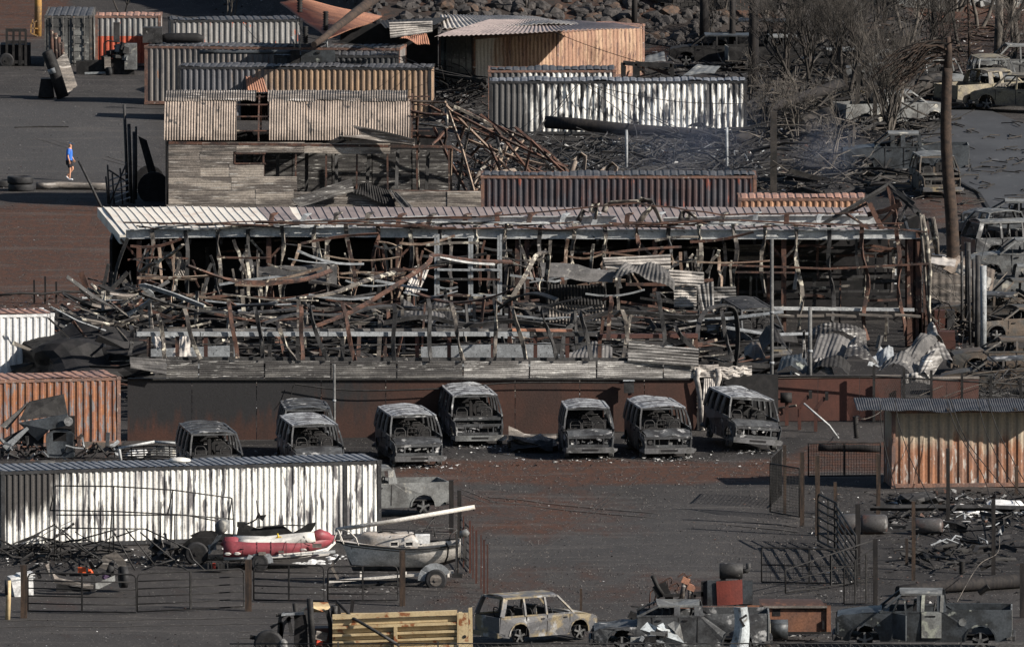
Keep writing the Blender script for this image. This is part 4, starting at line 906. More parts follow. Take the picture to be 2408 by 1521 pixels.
    if s.get('closed_back'):
        for k in range(9):
            y = r.uniform(-W*.85, W*.85); m_ = MB(); m_.box((xn-.1+r.uniform(-.05,.03), y, r.uniform(zb+.22, hz-.12)), (.05, r.uniform(.06,.3), r.uniform(.03,.10)), r.uniform(-.3,.3), r.uniform(-.5,.5)); m_.build('front_scrap', M[r.choice(['ash','rim','vbump','carl'])], RT)
    # tail
    if bedz:
        MB().bb(xt, xt+.05, -W*.93, W*.93, sill+.18, bedz-.01).build('tailgate', rm, RT)
        MB().bb(xt+.05, xr-.05, -W*.9, W*.9, sill+.22, sill+.27).build('bed_floor', dk, RT)
        MB().bb(xr-.06, xr-.01, -W*.93, W*.93, sill+.2, belt+.02).build('cab_back', bm_, RT)
    else:
        z1 = belt-.02; MB().bb(xt, xt+.05, -W*.92, W*.92, sill+.1, z1).build('tailgate', bm_, RT)
        if xb > xt+.25: MB().grid(lambda u, v: Vector((xt+.02+(xb-xt)*u, (v*2-1)*W*.92, belt-.01+.03*math.sin(math.pi*v)+crump*noise.noise(Vector((u*2, v*2, seed))))), 4, 6, False).build('boot_lid', rm, RT, solid=.02)
        MB().bar((xr, -W*.8, H-.06), (xr, W*.8, H-.06), .08, .08).build('tail_frame', bm_, RT)
    MB().rib([(xt+.2, -W, zb), (xt-.06, -W*.93, zb), (xt-.08, 0, zb), (xt-.06, W*.93, zb), (xt+.2, W, zb)], .08, .18).build('rear_bumper', M[s.get('bump', 'steel')], RT)
    MB().bb(xt+.1, xn-.35, -W*.86, W*.86, sill+.04, sill+.14).build('floor_pan', dk, RT)
    MB().bar((xf, -W*.82, H-.06), (xf, W*.82, H-.06), .07, .07).build('windscreen_frame', bm_, RT)
    # engine lump under the hood and interior frames
    en = MB()
    for k in range(7): en.box((r.uniform(xc+.05, xn-.45), r.uniform(-.4, .4), r.uniform(sill+.3, hz-.15)), (r.uniform(.15,.4), r.uniform(.15,.35), r.uniform(.1,.25)), r.uniform(0, 2))
    en.build('engine', M['steeld'], RT)
    x = xc-.75
    while x > max(xr, xb)+.15 and x > xr+.2:
        for sy in ((-1, 1) if s.get('seats', 2) == 2 else (-1, 0, 1)):
            y = sy*W*.48; m_ = MB(); h_ = belt+.22
            m_.tube([(x+.4, y-.2, sill+.4), (x, y-.2, sill+.4), (x-.12, y-.2, h_-.1), (x-.14, y-.12, h_), (x-.14, y+.12, h_), (x-.12, y+.2, h_-.1), (x, y+.2, sill+.4), (x+.4, y+.2, sill+.4)], .022, 5)
            for q in range(4): m_.tube([(x-.03*q-.02, y-.2, sill+.5+q*.14), (x-.03*q-.02, y+.2, sill+.5+q*.14)], .013, 4)
            m_.build('seat_frame', M[s.get('seatm', 'steeld')], RT)
        x -= .95
    x = xc-1.0
    while x > max(xr, xb)+.2:
        for sy in (-1, 1): MB().box((x-.12, sy*W*.46, (sill+belt+.25)/2), (.16, W*.62, belt+.25-sill), 0, 0, -.12).build('dark_seat_slab', dk, RT)  # solid black slabs added to darken the cabin behind the windows
        x -= 1.05
    if s.get('closed_back'): MB().bb(xt+.02, xt+.06, -W*.84, W*.84, belt-.05, H-.12).build('rear_door', dk, RT)
    m_ = MB(); m_.tube([(xc-.55+.05*math.cos(a), W*.45+.19*math.sin(a), belt+.02+.19*math.cos(a)) for a in [i*math.pi/5 for i in range(11)]], .015, 5); m_.build('steering_wheel', M['steeld'], RT)
    MB().bb(xc-.3, xc-.1, -W*.85, W*.85, belt-.25, belt-.02).build('dashboard', M['steeld'], RT)
    for ax in axles:
        for sy in (-1, 1):
            y = sy*(W-.12); t_ = MB(); tr = s.get('tyre', 0)
            rr = wr*.66
            if tr: o = MB().tube([(ax, y-.11*1, wr), (ax, y-.09, wr), (ax, y+.09, wr), (ax, y+.11, wr)], .3, 20, rs=[wr*.86, wr, wr, wr*.86]).build('wheel', M['tyre'], RT); zc = wr
            else: zc = rr if not s.get('onrim') else wr
            m_ = MB()
            m_.tube([(ax, y-.08, zc), (ax, y+.08, zc)], rr, 18, caps=False); m_.tube([(ax, y+sy*.06, zc), (ax, y+sy*.115, zc)], rr*.3, 8)
            for k in range(5):
                a = k*2*math.pi/5+.3; m_.bar((ax+rr*.2*math.cos(a), y+sy*.1, zc+rr*.2*math.sin(a)), (ax+rr*.98*math.cos(a), y+sy*.085, zc+rr*.98*math.sin(a)), .07, .03)
            m_.build('rim', M['rim2'] if s.get('rimash', 1) else M['steeld'], o if tr else RT, solid=0)
            MB().tube([(ax, y-.02, zc), (ax, y+.0, zc)], rr*.97, 16).build('brake_disc', dk, RT)
    return RT
M['rim2'] = wm('burnt_rim', (.12,.12,.12), (.05,.05,.05), 5, rough=.5)
VAN = dict(W=1.96, H=1.86, sill=.24, belt=1.10, hood=.98, nose=2.35, cowl=1.60, rf=1.05, rr=-2.25, rb=-2.33, tail=-2.35, wr=.34, axles=[-1.35, 1.55], pillars=[.30, -.55, -1.40], lean=.17,
           ribs=True, seams=[.7, 1.6, -.4], crump=.03, hood_ash=False, seats=3, palenose=False, closed_back=True, seatm='steeld', rp=.3, pw=.3, bump='vbump')
M['vbump'] = wm('van_bumper', (.11,.11,.115), (.06,.06,.06), 2, c3=(.3,.3,.3), s3=4, t3=(.6,.7))
def place(px, py, rz, rx=0, ry=0, z=0):        # px, py: ground below the middle of the front bumper
    return G(px, py) + Vector((0, 0, z))
def front_at(px, py, yaw, s):                  # origin such that the nose stands there; yaw = heading of the nose
    g = G(px, py); return Vector((g.x - math.cos(yaw)*s['nose'], g.y - math.sin(yaw)*s['nose'], 0))
DN = -math.pi/2
vans = [  # px, py (ground under nose), yaw offset, label, roof material, tilt, scale
    (516, 1142, .17, 'blackened van at the left end of the row, nose over the white container', 'car', 0, 0),
    (730, 1088, .08, 'dark van whose roof shows right behind another van', 'car', 0, 0),
    (754, 1122, .17, 'van with ashy roof parked directly in front of another van', 'vanroof', 0, 0),
    (986, 1099, .17, 'ash-grey van standing in front of the other vans, open windscreen and pale bumper', 'vanroof', 0, 0),
    (1128, 1052, .14, 'van with torn-off hood and cream engine bay beside the curled sheets', 'vanroof', 0, 0),
    (1388, 1083, .06, 'narrow-looking van facing straight out, left of the one below the meter box', 'vanroof', 0, 0),
    (1573, 1080, .16, 'van with rippled ashen roof parked just right of the meter box', 'vanroof', 0, 0),
    (1778, 1064, .24, 'tilted van with white-ribbed roof at the right end of the row', 'vanroof', -.10, 0)]
for i, (px, py, yo, lb, rm_, tilt, _) in enumerate(vans):
    s = dict(VAN, sag=[.02,.05,.04,.0,.03,.06,.01,.0][i], crump=[.03,.05,.03,.035,.05,.03,.04,.045][i], seats=[2,2,3,3,2,3,3,2][i])
    if i == 5: s['W'] = 1.88
    if i == 4: s['hood_on'] = False; s['bump'] = 'carl'
    yaw = DN + yo
    v = vehicle(s, lb, 'van', 'burnt_van', front_at(px, py, yaw, s), yaw, rx=tilt, ry=R.uniform(-.02,.02), body='car', roof=rm_, seed=i+3, group='burnt vans parked along the brown wall')
    if i == 7: v.location.z = .12
    if i in (1, 4): v.location.z = .05
SUVS = dict(W=1.85, H=1.84, sill=.32, belt=1.12, hood=1.05, nose=2.33, cowl=1.15, rf=.45, rr=-2.0, rb=-2.25, tail=-2.35, wr=.38, axles=[-1.42, 1.42], pillars=[-.15, -1.15], lean=.2, seams=[-.12, .95, -1.1], crump=.012, onrim=True, rp=.2, bump='suv', sag=.03)
vehicle(SUVS, 'four-door car burnt grey and cream beside the yellow dump body', 'car', 'burnt_car', G(1262, 1508), rad(33), body='suv', roof='suv', seed=11).scale = (.84,.88,.90)
M['caryel2'] = wm('pale_burnt_door', (.20,.205,.20), (.12,.12,.115), 1.4, (.4,.6), c3=(.27,.28,.24), s3=1.6, t3=(.5,.56), rough=.55)
PK = dict(W=2.02, H=2.0, sill=.38, belt=1.38, hood=1.32, nose=2.95, cowl=1.45, rf=.75, rr=-.62, rb=-.70, tail=-2.95, bed=1.46, wr=.42, pw=.2, axles=[-1.9, 1.95], pillars=[.12, -.55], lean=.2, seams=[.95, .08, -.55], crump=.012, rp=.14, onrim=True, bump='steeld')
vehicle(PK, 'dark crew-cab pickup with open front door in the bottom right corner', 'pickup', 'burnt_pickup', G(2172, 1527), math.pi - .04, body='carblue', roof='carl', seed=21)
ram = [o for o in C.objects if o.get('label', '').startswith('dark crew-cab')][0]
dr = MB(); dr.bb(-.60, .06, 1.005, 1.045, .52, 1.40).build('rear_door', M['caryel2'], ram)
for x in (-.60, .03): MB().rib([(x, 1.03, 1.38), (x-.01, .97, 1.66), (x-.03, .88, 1.93)], .11, .05).build('door_frame', M['caryel2'], ram)
MB().bb(-.4, -.2, 1.045, 1.06, 1.22, 1.27).build('door_handle', M['soot'], ram)
MB().bb(.14, .98, .80, .84, .5, 1.36).build('door_shade_sheet', M['soot'], ram)  # black slab gives the open front doorway its shade
fdm = MB(); fdm.hexa([(1.0,1.0,.5),(.55,1.75,.5),(.58,1.78,.5),(1.03,1.03,.5),(1.0,1.0,1.36),(.55,1.75,1.36),(.58,1.78,1.36),(1.03,1.03,1.36)]); fdm.build('front_door', M['carblue'], ram)
MB().rib([(1.0,1.0,1.36),(.82,1.22,1.85),(.62,1.6,1.85),(.56,1.76,1.36)], .06, .05).build('front_door_frame', M['carblue'], ram)
MB().tube([(-1.3, 1.015, 1.05),(-1.3, 1.03, 1.05)], .13, 16).build('fuel_flap', M['carl'], ram)
PS = dict(PK, W=1.9, H=1.78, belt=1.22, hood=1.15, bed=1.25, sill=.36, nose=2.75, tail=-2.75, wr=.36, axles=[-1.75, 1.8])
# pickup tail behind the long white container
vehicle(PS, 'silver pickup tail sticking out behind the long white container', 'pickup', 'burnt_pickup', G(870, 1222)+Vector((0, 1.5, 0)), math.pi+.25, body='carl', roof='carl', seed=22)
# right-hand side of the picture
SED = dict(W=1.8, H=1.42, sill=.28, belt=.95, hood=.93, nose=2.35, cowl=1.1, rf=.35, rr=-1.0, rb=-1.6, tail=-2.35, wr=.32, axles=[-1.35, 1.4], pillars=[-.25], lean=.24, seams=[-.22, .9, -1.15], crump=.012, onrim=True, bump='carbrown')
vehicle(SED, 'brown-grey saloon car with a paper-white patch in its window, right of the sheet heap', 'car', 'burnt_car', G(2372, 878), math.pi*0+rad(184), body='carbrown', roof='carbrown', seed=31)
vehicle(SED, 'collapsed car wreck with wiry frame below the brown saloon', 'car', 'burnt_car', G(2350, 925), rad(176), body='carbrown', roof='car', seed=32, ry=.05)
vehicle(dict(SED, hood_on=False), 'car wreck with lifted bent hood above the brown saloon', 'car', 'burnt_car', G(2400, 800), rad(200), body='carbrown', roof='carbrown', seed=33)
vehicle(dict(PS, pillars=[.12, .5]), 'pale ash-white pickup beyond the leaning signboard', 'pickup', 'burnt_pickup', G(2425, 722), rad(2), body='carl', roof='carl', seed=34)
vehicle(dict(PS, H=1.8), 'grey pickup cab behind the pale pickup', 'pickup', 'burnt_pickup', G(2430, 660), rad(180), body='carl', roof='carl', seed=35)
vehicle(dict(PS, H=1.8), 'blue-grey pickup with flat dark tailgate beside the road edge', 'pickup', 'burnt_pickup', G(2348, 592), rad(115), body='carblue', roof='carl', seed=36)
vehicle(dict(PK, pillars=[.12,.6]), 'long grey pickup with green side tucked behind the palm pole', 'pickup', 'burnt_pickup', G(2128, 412), rad(180), body='carblue', roof='carl', seed=37)
vehicle(dict(SUVS, hood_on=False, nose=2.0, cowl=1.2), 'small wreck facing us with bared front end by the palm pole', 'car', 'burnt_car', front_at(2216, 468, DN+.12, dict(nose=2.0)), DN+.12, body='carbrown', roof='carl', seed=38)
vehicle(dict(PS), 'grey pickup half hidden by the fallen trunk on the road', 'pickup', 'burnt_pickup', G(2098, 300), rad(182)*0+rad(20), body='carl', roof='carl', seed=39)
vehicle(dict(PS, H=1.85), 'cream and dark pickup seen from behind on the upper road', 'pickup', 'burnt_pickup', G(2322, 252), rad(40), body='caryel', roof='caryel', seed=40)
vehicle(dict(SUVS), 'cream car beyond the cream and dark pickup', 'car', 'burnt_car', G(2400, 262), rad(155), body='caryel', roof='caryel', seed=41)
vehicle(dict(SUVS), 'pale car facing us near the top right trees', 'car', 'burnt_car', G(2335, 222), DN+.15, body='carl', roof='caryel', seed=42)
vehicle(dict(SUVS), 'tall pale vehicle behind the palm crown', 'car', 'burnt_car', front_at(2240, 232, DN+.3, SUVS), DN+.3, body='carl', roof='carl', seed=43)
vehicle(dict(SUVS, H=1.7), 'soot-black car under the utility poles below the rocky bank', 'car', 'burnt_car', G(1680, 158), rad(178), body='char', roof='carblue', seed=44)
vehicle(dict(PS), 'black pickup with propped hood right of the tallest utility pole', 'pickup', 'burnt_pickup', G(1835, 165), rad(5), body='char', roof='carl', seed=45)
vehicle(dict(SUVS), 'dark car wreck behind the multi-stemmed bush', 'car', 'burnt_car', G(2085, 205), rad(185), body='carl', roof='carl', seed=46)
vehicle(dict(SUVS, hood_on=False, W=1.7), 'squashed car shell on the heap left of the brown wall end', 'car', 'burnt_car', G(1770, 880)+Vector((0,0,.9)), DN+.3, body='car', roof='steeld', seed=47, ry=.1)
# centre foreground crushed pickup
vehicle(dict(PK, H=1.75, sag=.12, crump=.05, hood=1.0), 'crushed pickup with ash-white hood among torn panels at the bottom centre', 'pickup', 'burnt_pickup', G(1600, 1537), math.pi, body='car', roof='carl', seed=51)

for k, (px, py, rz_, sp, bo, ro, lb) in enumerate(((2385,545,175,SED,'car','carl','low grey saloon beyond the blue-grey pickup at the right edge'),(2395,615,20,SUVS,'car','carl','sooty wagon between two pickups at the right edge'),(2330,770,170,SED,'carbrown','car','crushed brown car behind the scrap posts'),(2400,760,190,SUVS,'carbrown','carbrown','brown wagon wreck under the lifted bonnet'),(2130,235,10,SUVS,'char','carl','dark wagon wreck under the palm fronds'),(1760,130,175,SUVS,'char','car','soot-black wagon between the utility poles'),(2388,190,185,SUVS,'carl','carl','grey wagon wreck at the right edge under the trees'),(1990,180,0,SED,'char','carl','low burnt saloon among the thicket trunks'))):
    vehicle(dict(sp, crump=.04), lb, 'car', 'burnt_car', G(px, py), rad(rz_), body=bo, roof=ro, seed=70+k)
# ---------------------------------------------------------------- fences, gates, posts
def gate(pa, pb, h, label, n=6, mids=1, mesh=False, rail=.055, m='char', name='tube_gate', low=.08, group=None, h2=None):
    a, b = Vector(pa), Vector(pb); d = b-a; ang = math.atan2(d.y, d.x); L = d.length
    g = thing(name, label, 'gate', a, ang, group); h2 = h2 or h
    r = .16 if n >= 5 else .02
    fr = MB(); fr.tube([(0,0,low), (0,0,h-r), (r*.3,0,h-r*.3), (r,0,h), (L-r,0,h2), (L-r*.3,0,h2-r*.3), (L,0,h2-r), (L,0,low), (0,0,low)], rail/2, 6); fr.build('frame', M[m], g)
    for k in range(1, n-1):
        f = k/(n-1); MB().tube([(0,0,low+(h-low)*f), (L/2,0,low+((h+h2)/2-low)*f-.015), (L,0,low+(h2-low)*f)], rail*.42, 5).build('rail', M[m], g)
    for k in range(1, mids+1):
        x = L*k/(mids+1); MB().bb(x-.03, x+.03, -.03, .03, low, h+(h2-h)*k/(mids+1)-.01).build('upright', M[m], g)
    if mesh:
        w_ = MB(); s_ = .16 if mesh == 1 else .1
        x = s_
        while x < L: w_.bar((x,0,low), (x,0,(low+(h-low)*(.66 if mesh == 1 else 1))), .012); x += s_
        z = low+s_
        while z < (h*.66 if mesh == 1 else h): w_.bar((0,.012,z), (L,.012,z), .008); z += s_
        w_.build('wire_mesh', M['char'], g, kind='stuff')
    return g
def post(px, yt, yb, label, w=.13, m='wood', lean=0, name='wooden_post', cat='post', group=None, rnd=False, dY=0):
    b_ = G(px, yb) + Vector((0, dY, 0)); t_ = P(px+lean, yt, b_.y); mb = MB()
    if rnd: mb.tube([(0,0,0), tuple((t_-b_)*.5+Vector((.01,0,0))), tuple(t_-b_)], w/2, 8)
    else: mb.rib([(0,0,0), tuple((t_-b_)*.5+Vector((.008,0,0))), tuple(t_-b_)], w, w)
    return mb.build(name, M[m], loc=b_, label=label, cat=cat, group=group)
gate(G(66,1441), G(320,1445), 1.38, 'six-rail tube gate in front of the burnt trailer at the bottom left')
gate(G(323,1443), G(573,1431), 1.38, 'six-rail tube gate between the burnt trailer and the wooden post by the inflatable')
gate(G(597,1415), G(762,1418), 1.3, 'six-rail tube gate in front of the inflatable boat trailer wheel')
gate(G(771,1417), G(935,1416), 1.26, 'six-rail tube gate in front of the sailing boat bow')
post(56, 1327, 1452, 'charred square post at the left end of the tube gates', .22)
post(584, 1315, 1436, 'brown square post between the gates below the inflatable', .22)
post(946, 1294, 1424, 'brown square post in front of the sailing boat cabin', .2)
y1 = post(18, 1364, 1456, 'thick pipe post, sooty above and cream below, by the white box', .17, 'yel', 2, 'pipe_post', rnd=True)
part(y1, 'sooty_top', MB().tube([tuple(G(18,1456)+Vector((0,0,.85))), tuple(G(18,1456)+Vector((-.01,0,1.36)))], .09, 8), M['steeld']); 
for o in y1.children: o.parent = y1
gate(G(1791,1373), G(2015,1378), 1.28, 'low wide gate with wire mesh lying open across the yard', n=3, mesh=1, mids=1, h2=1.28)
gate(G(1924,1276), G(1970,1300), 1.75, 'tall narrow six-rail gate set back beside the rusty cylinders', n=7, rail=.085)
gate(G(1963,1293), G(2013,1372), 1.65, 'slanting rail gate joining the tall narrow gate to the low mesh gate', n=7, rail=.085)
gate(G(1811,1208), G(1880,1220), 1.84, 'chain-link gate panel below the tilted van', n=2, mesh=2, mids=0)
gate(G(1813,1194), G(1838,1170), 1.85, 'narrow chain-link panel seen nearly edge-on below the tilted van', n=2, mesh=2, mids=1)
gate(G(1847,1400), G(2060,1368), .9, 'sagging low pipe rail above the orange-brown bin', n=3, mids=1, h2=1.5, low=.1)
gate(G(1985,1425), G(2062,1422), 1.35, 'short pipe barrier with mesh behind the dark crew-cab pickup', n=3, mesh=2, mids=2, h2=2.0)
gate(G(1901,1124), G(2070,1122), 1.3, 'see-through chain-link fence in front of the fallen pole with an insulator', n=2, mesh=2, mids=1, name='chain_link_fence')
for px, yt, yb, w_, lb in ((1845,1046,1209,.12,'tall pipe post at the corner of the tilted van and chain-link panel'), (1886,1062,1235,.16,'brown post right of the chain-link gate panel'), (1922,1070,1257,.17,'tall brown post beside the tall narrow gate'),
    (1964,1133,1217,.12,'rounded post behind the tall narrow gate'), (2017,1184,1353,.17,'dark post at the right end of the low mesh gate'), (2065,1067,1212,.15,'brown post against the left side of the gold container'), (2058,1266,1422,.16,'dark post above the dark pickup windscreen'),
    (2148,1178,1364,.13,'thin square post between the rusty cylinders'), (2229,1054,1231,.13,'dark pole standing in front of the gold container'), (2336,1174,1351,.14,'dark post in the scrap field right of the steel beam'), (2390,1097,1165,.13,'rusty stub post against the gold container'),
    (2403,1323,1452,.15,'wide dark post at the right edge above the dark pickup bed'), (1061,1128,1250,.17,'black square post behind the mast tip of the sailing boat'), (1080,1152,1278,.15,'grey square post right of the black one behind the boat'), (1074,1245,1355,.12,'slim upright post at the sailing boat stern'),
    (1366,1383,1435,.08,'short burnt stick standing behind the four-door car'), (2132,1265,1330,.10,'small stake in the scrap field')):
    post(px, yt, yb, lb, w_, 'pole' if 'dark' in lb or 'black' in lb else 'wood')
for i, px in enumerate((1090, 1105, 1112, 1120, 1131, 1138, 1146)):
    post(px, 1213+ i*11, 1335+i*12, ['first','second','third','fourth','fifth','sixth','seventh'][i]+' thin rusty fence stake counted away from the sailing boat stern', .07 if i % 2 else .05, 'brown2', name='fence_stake', group='rusty fence stakes beside the sailing boat')
gate(G(1083,1318), G(1107,1345), 1.5, 'leaning ladder-like rail panel right of the sailing boat', n=6, mids=1)
for i, px in enumerate((311, 318)): post(px + 44, 950+i*12, 1032, ('thin' if i else 'tall')+' bare stake at the left end of the brown wall', .06, 'pole')
post(2013-1650, 958, 1030, 'dark flat stake right of the tall bare one at the brown wall', .1, 'pole'); post(377, 955, 1028, 'thin stake nearest the leftmost van', .05, 'pole')
# thin wire fence right at the bottom edge
wf = thing('wire_fence', 'thin wire fence crossing the very bottom of the view', 'fence', G(1200, 1660))
Yw = G(1200,1660).y
def wpt(px, py): return P(px, py, Yw)
part(wf, 'top_wire', MB().tube([wpt(540,1513), wpt(1204,1512), wpt(1900,1512), wpt(2440,1514)], .022, 5), M['steeld'])
part(wf, 'lower_wire', MB().tube([wpt(540,1527), wpt(2440,1529)], .012, 5), M['steeld'])
for px in (560, 795, 1030, 1250, 1520, 1765, 2000, 2260): part(wf, 'wire_post', MB().bar(wpt(px,1508), P(px,1660,Yw), .05), M['steeld'])
mbw = MB()
for k in range(120): x = 545+k*16; mbw.tube([wpt(x,1513), wpt(x+8,1522), wpt(x,1531)], .006, 3, caps=False).tube([wpt(x+16,1513), wpt(x+8,1522), wpt(x+16,1531)], .006, 3, caps=False)
part(wf, 'wire_mesh', mbw, M['steeld'], kind='stuff')
# ---------------------------------------------------------------- bare canopy frame over the burnt trailer
def frame(name, label, cat, base, bars, Yf, r=.022, m='steeld', seg=6, pn='tube'):
    t_ = thing(name, label, cat, base)
    for b_ in bars:
        rr = r; 
        if isinstance(b_[-1], float): rr = b_[-1]; b_ = b_[:-1]
        pts = [P(p[0], p[1], Yf + (p[2] if len(p) > 2 else 0)) for p in b_]; part(t_, pn, MB().tube(pts, rr, seg), M[m])
    return t_
def cz(*pts): return [(p[0]*.4279, 870+p[1]*.4279) + tuple(p[2:]) for p in pts]
frame('canopy_skeleton', 'bare metal tube frame of a burnt canopy over the trailer wreck', 'tube frame', G(270,1325), [
    cz((305,635),(625,638),(950,658),(1275,702)), cz((278,770),(620,775),(960,792),(1285,818)), cz((310,795,.4),(1020,795,.4),(1200,830,.4)), cz((305,635),(300,1062)), cz((275,770),(272,1058)), cz((625,640),(598,1012)), cz((625,640,.6),(625,990,.6)),
    cz((950,660),(936,1040)), cz((960,790),(960,1100)), cz((1275,702),(1285,870),(1262,1100)), cz((305,635),(275,770)), cz((950,660),(922,790)), cz((1275,702),(1255,822)), cz((340,866),(800,872)), cz((340,870),(325,895),(340,1066)), cz((885,722),(882,930))], YB(1318), .024)
frame('fallen_truss', 'collapsed tube truss sprawled through the bare canopy frame', 'tube frame', G(300,1360), [
    cz((340,876),(470,985),(560,1050),(750,1165)), cz((800,872),(1040,985),(1062,1040),(1250,1212)), cz((400,940),(610,882),(640,875)), cz((400,942),(395,950),(480,1000),(720,1130),(800,1200)), cz((620,880),(750,1112)), cz((690,870),(855,1075)),
    cz((770,890),(955,1042)), cz((640,915),(770,870)), cz((480,1000),(640,900)), cz((750,1112),(855,1070),(960,1038)), cz((960,1060),(1180,1180))], YB(1340), .026)
# burnt flatbed trailer wreck
def c3(x, y, Y): return P(x/4.0133/1.701, (2150+y/4.0143)/1.701, Y)
tw = thing('burnt_trailer', 'overturned burnt trailer chassis behind the bottom left gate', 'trailer', G(170,1405)); Yt = YB(1398)
part(tw, 'side_beam', MB().rib([c3(760,470,Yt+.6), c3(900,680,Yt+.2), c3(1330,760,Yt), c3(1500,780,Yt)], .14, .34), M['ztand'])
part(tw, 'front_beam', MB().hexa([c3(1530,850,Yt), c3(1850,690,Yt+.5), c3(1850,690,Yt+.55), c3(1530,850,Yt+.05), c3(1530,730,Yt), c3(1845,600,Yt+.5), c3(1845,600,Yt+.55), c3(1530,730,Yt+.05)]), M['carl'])
part(tw, 'bracket', MB().bar(c3(1500,860,Yt-.1), c3(1490,610,Yt-.1), .16, .12), M['steeld'])
part(tw, 'bed_plate', MB().hexa([c3(900,860,Yt-.05), c3(1450,860,Yt-.05), c3(1450,840,Yt+.3), c3(930,820,Yt+.3), c3(905,745,Yt-.05), c3(1450,770,Yt-.05), c3(1450,750,Yt+.3), c3(930,740,Yt+.3)]), M['char'])
for a, b_ in (((1500,520),(1650,380)),((1570,600),(1440,380)),((1380,370),(1400,560)),((1650,560),(1800,600)),((430,540),(640,430)),((600,540),(640,640)),((900,560),(1080,600)),((1120,600),(1420,600)),((1460,440),(1560,590))):
    part(tw, 'chassis_bar', MB().bar(c3(*a, Yt+.7), c3(*b_, Yt+.4), R.choice([.07,.12]), .06), M['char'])
fx = c3(1840, 420, Yt+.8)
fd = MB(); fd.rib([fx+Vector((-.42,0,-.15)), fx+Vector((-.30,0,.16)), fx+Vector((.0,0,.3)), fx+Vector((.24,0,.05)), fx+Vector((.3,0,-.5))], .30, .03); part(tw, 'mudguard', fd, M['ztand'])
wl = MB(); wl.tube([fx+Vector((.18,.0,-.45)), fx+Vector((.42,.05,-.45))], .38, 16); part(tw, 'wheel', wl, M['tyre'])
wl = MB(); wl.tube([fx+Vector((-.3,.3,-.2)), fx+Vector((-.05,.32,-.2))], .3, 14); part(tw, 'wheel', wl, M['tyre'])
def lump(loc, r, m, name, label, cat, sq=(1,1,.7), seed=1, amp=.5, parent=None, sub=2, group=None):
    bm = bmesh.new(); bmesh.ops.create_icosphere(bm, subdivisions=sub, radius=1)
    for v in bm.verts: n = noise.noise(v.co*1.6+Vector((seed*5.1,0,0))); v.co *= 1+amp*n; v.co = Vector((v.co.x*sq[0]*r, v.co.y*sq[1]*r, v.co.z*sq[2]*r))
    me = bpy.data.meshes.new(name); bm.to_mesh(me); bm.free(); me.materials.append(M[m]); o = bpy.data.objects.new(name, me); C.objects.link(o)
    o.location = loc
    if parent: o.parent = parent; o.location = Vector(loc)-Vector(parent.location)
    else: tag(o, label, cat, group)
    return o
M['orng'] = wm('orange_plastic', (.62,.10,.03), (.5,.09,.03), 3, rough=.5, grain=.1)
M['purp'] = wm('purple_cloth', (.12,.08,.15), (.08,.05,.11), 5, rough=.8)
for px, py, r_, m, nm, lb in ((2150/10,1338,.16,'orng','fuel_can','round orange can among the trailer wreck'), (328/1,1342+40,.0,'orng','x','x'), (256,1350,.17,'purp','crumpled_bag','crumpled purple bag beside the orange can')):
    if nm == 'x': continue
    lump(P(px-5, py+6, Yt+.9), r_, m, nm, lb, 'bag' if 'bag' in nm else 'can', seed=px, amp=.3)
MB().hexa([(0,0,0),(.35,0,-.02),(.38,.2,.0),(0,.2,0),(.0,0,.2),(.28,0,.2),(.36,.2,.14),(0,.2,.18)]).build('toolbox', M['orng'], loc=c3(1250,560,Yt+.6), label='small orange toolbox in the middle of the trailer wreck', cat='toolbox')
# white box
wb = thing('storage_box', 'tilted white plastic box behind the leftmost square post', 'box', G(55,1400), .25, ry=-.12)
MB().hexa([(-.36,-.3,0),(.30,-.3,0),(.34,.3,0),(-.34,.3,0),(-.44,-.33,.72),(.36,-.33,.72),(.38,.33,.72),(-.42,.33,.72)]).build('tub', M['white'], wb)
MB().bb(-.1, .42, -.36, .36, .72, .78).build('lid', M['white'], wb); MB().bb(-.44, .42, -.34, -.335+.02, .60, .64).build('rim', M['steel'], wb)
# ---------------------------------------------------------------- boats
def c2(x, y, Y): return P((600+x/3.01)/1.701, (2000+y/3.01)/1.701, Y)
Yi = YB(1340)+.3
def wheel(root, cen, r, tyre=True, rim='steeld', ax=(0,1,0), w_=.2):
    a = Vector(ax); c = Vector(cen)
    o = part(root, 'wheel', MB().tube([c-a*w_/2, c-a*w_*.42, c+a*w_*.42, c+a*w_/2], r, 22, rs=[r*.84, r, r, r*.84]), M['tyre'])
    l = Vector(root.location); m_ = MB(); m_.tube([c-a*(w_/2+.012)-l, c-a*(w_/2-.02)-l], r*.55, 14); m_.tube([c-a*(w_/2+.04)-l, c-a*(w_/2)-l], r*.16, 8)
    m_.build('rim', M[rim], o); return o
inf = thing('inflatable_boat', 'pink-red inflatable boat with white tube lying on a small trailer', 'boat', c2(1550, 690, Yi))
L_x0, L_x1 = c2(890, 640, Yi).x, c2(2225, 560, Yi).x
def tubebody(yoff, m1, nm):
    pass
zs = lambda y: c2(1550, y, Yi).z
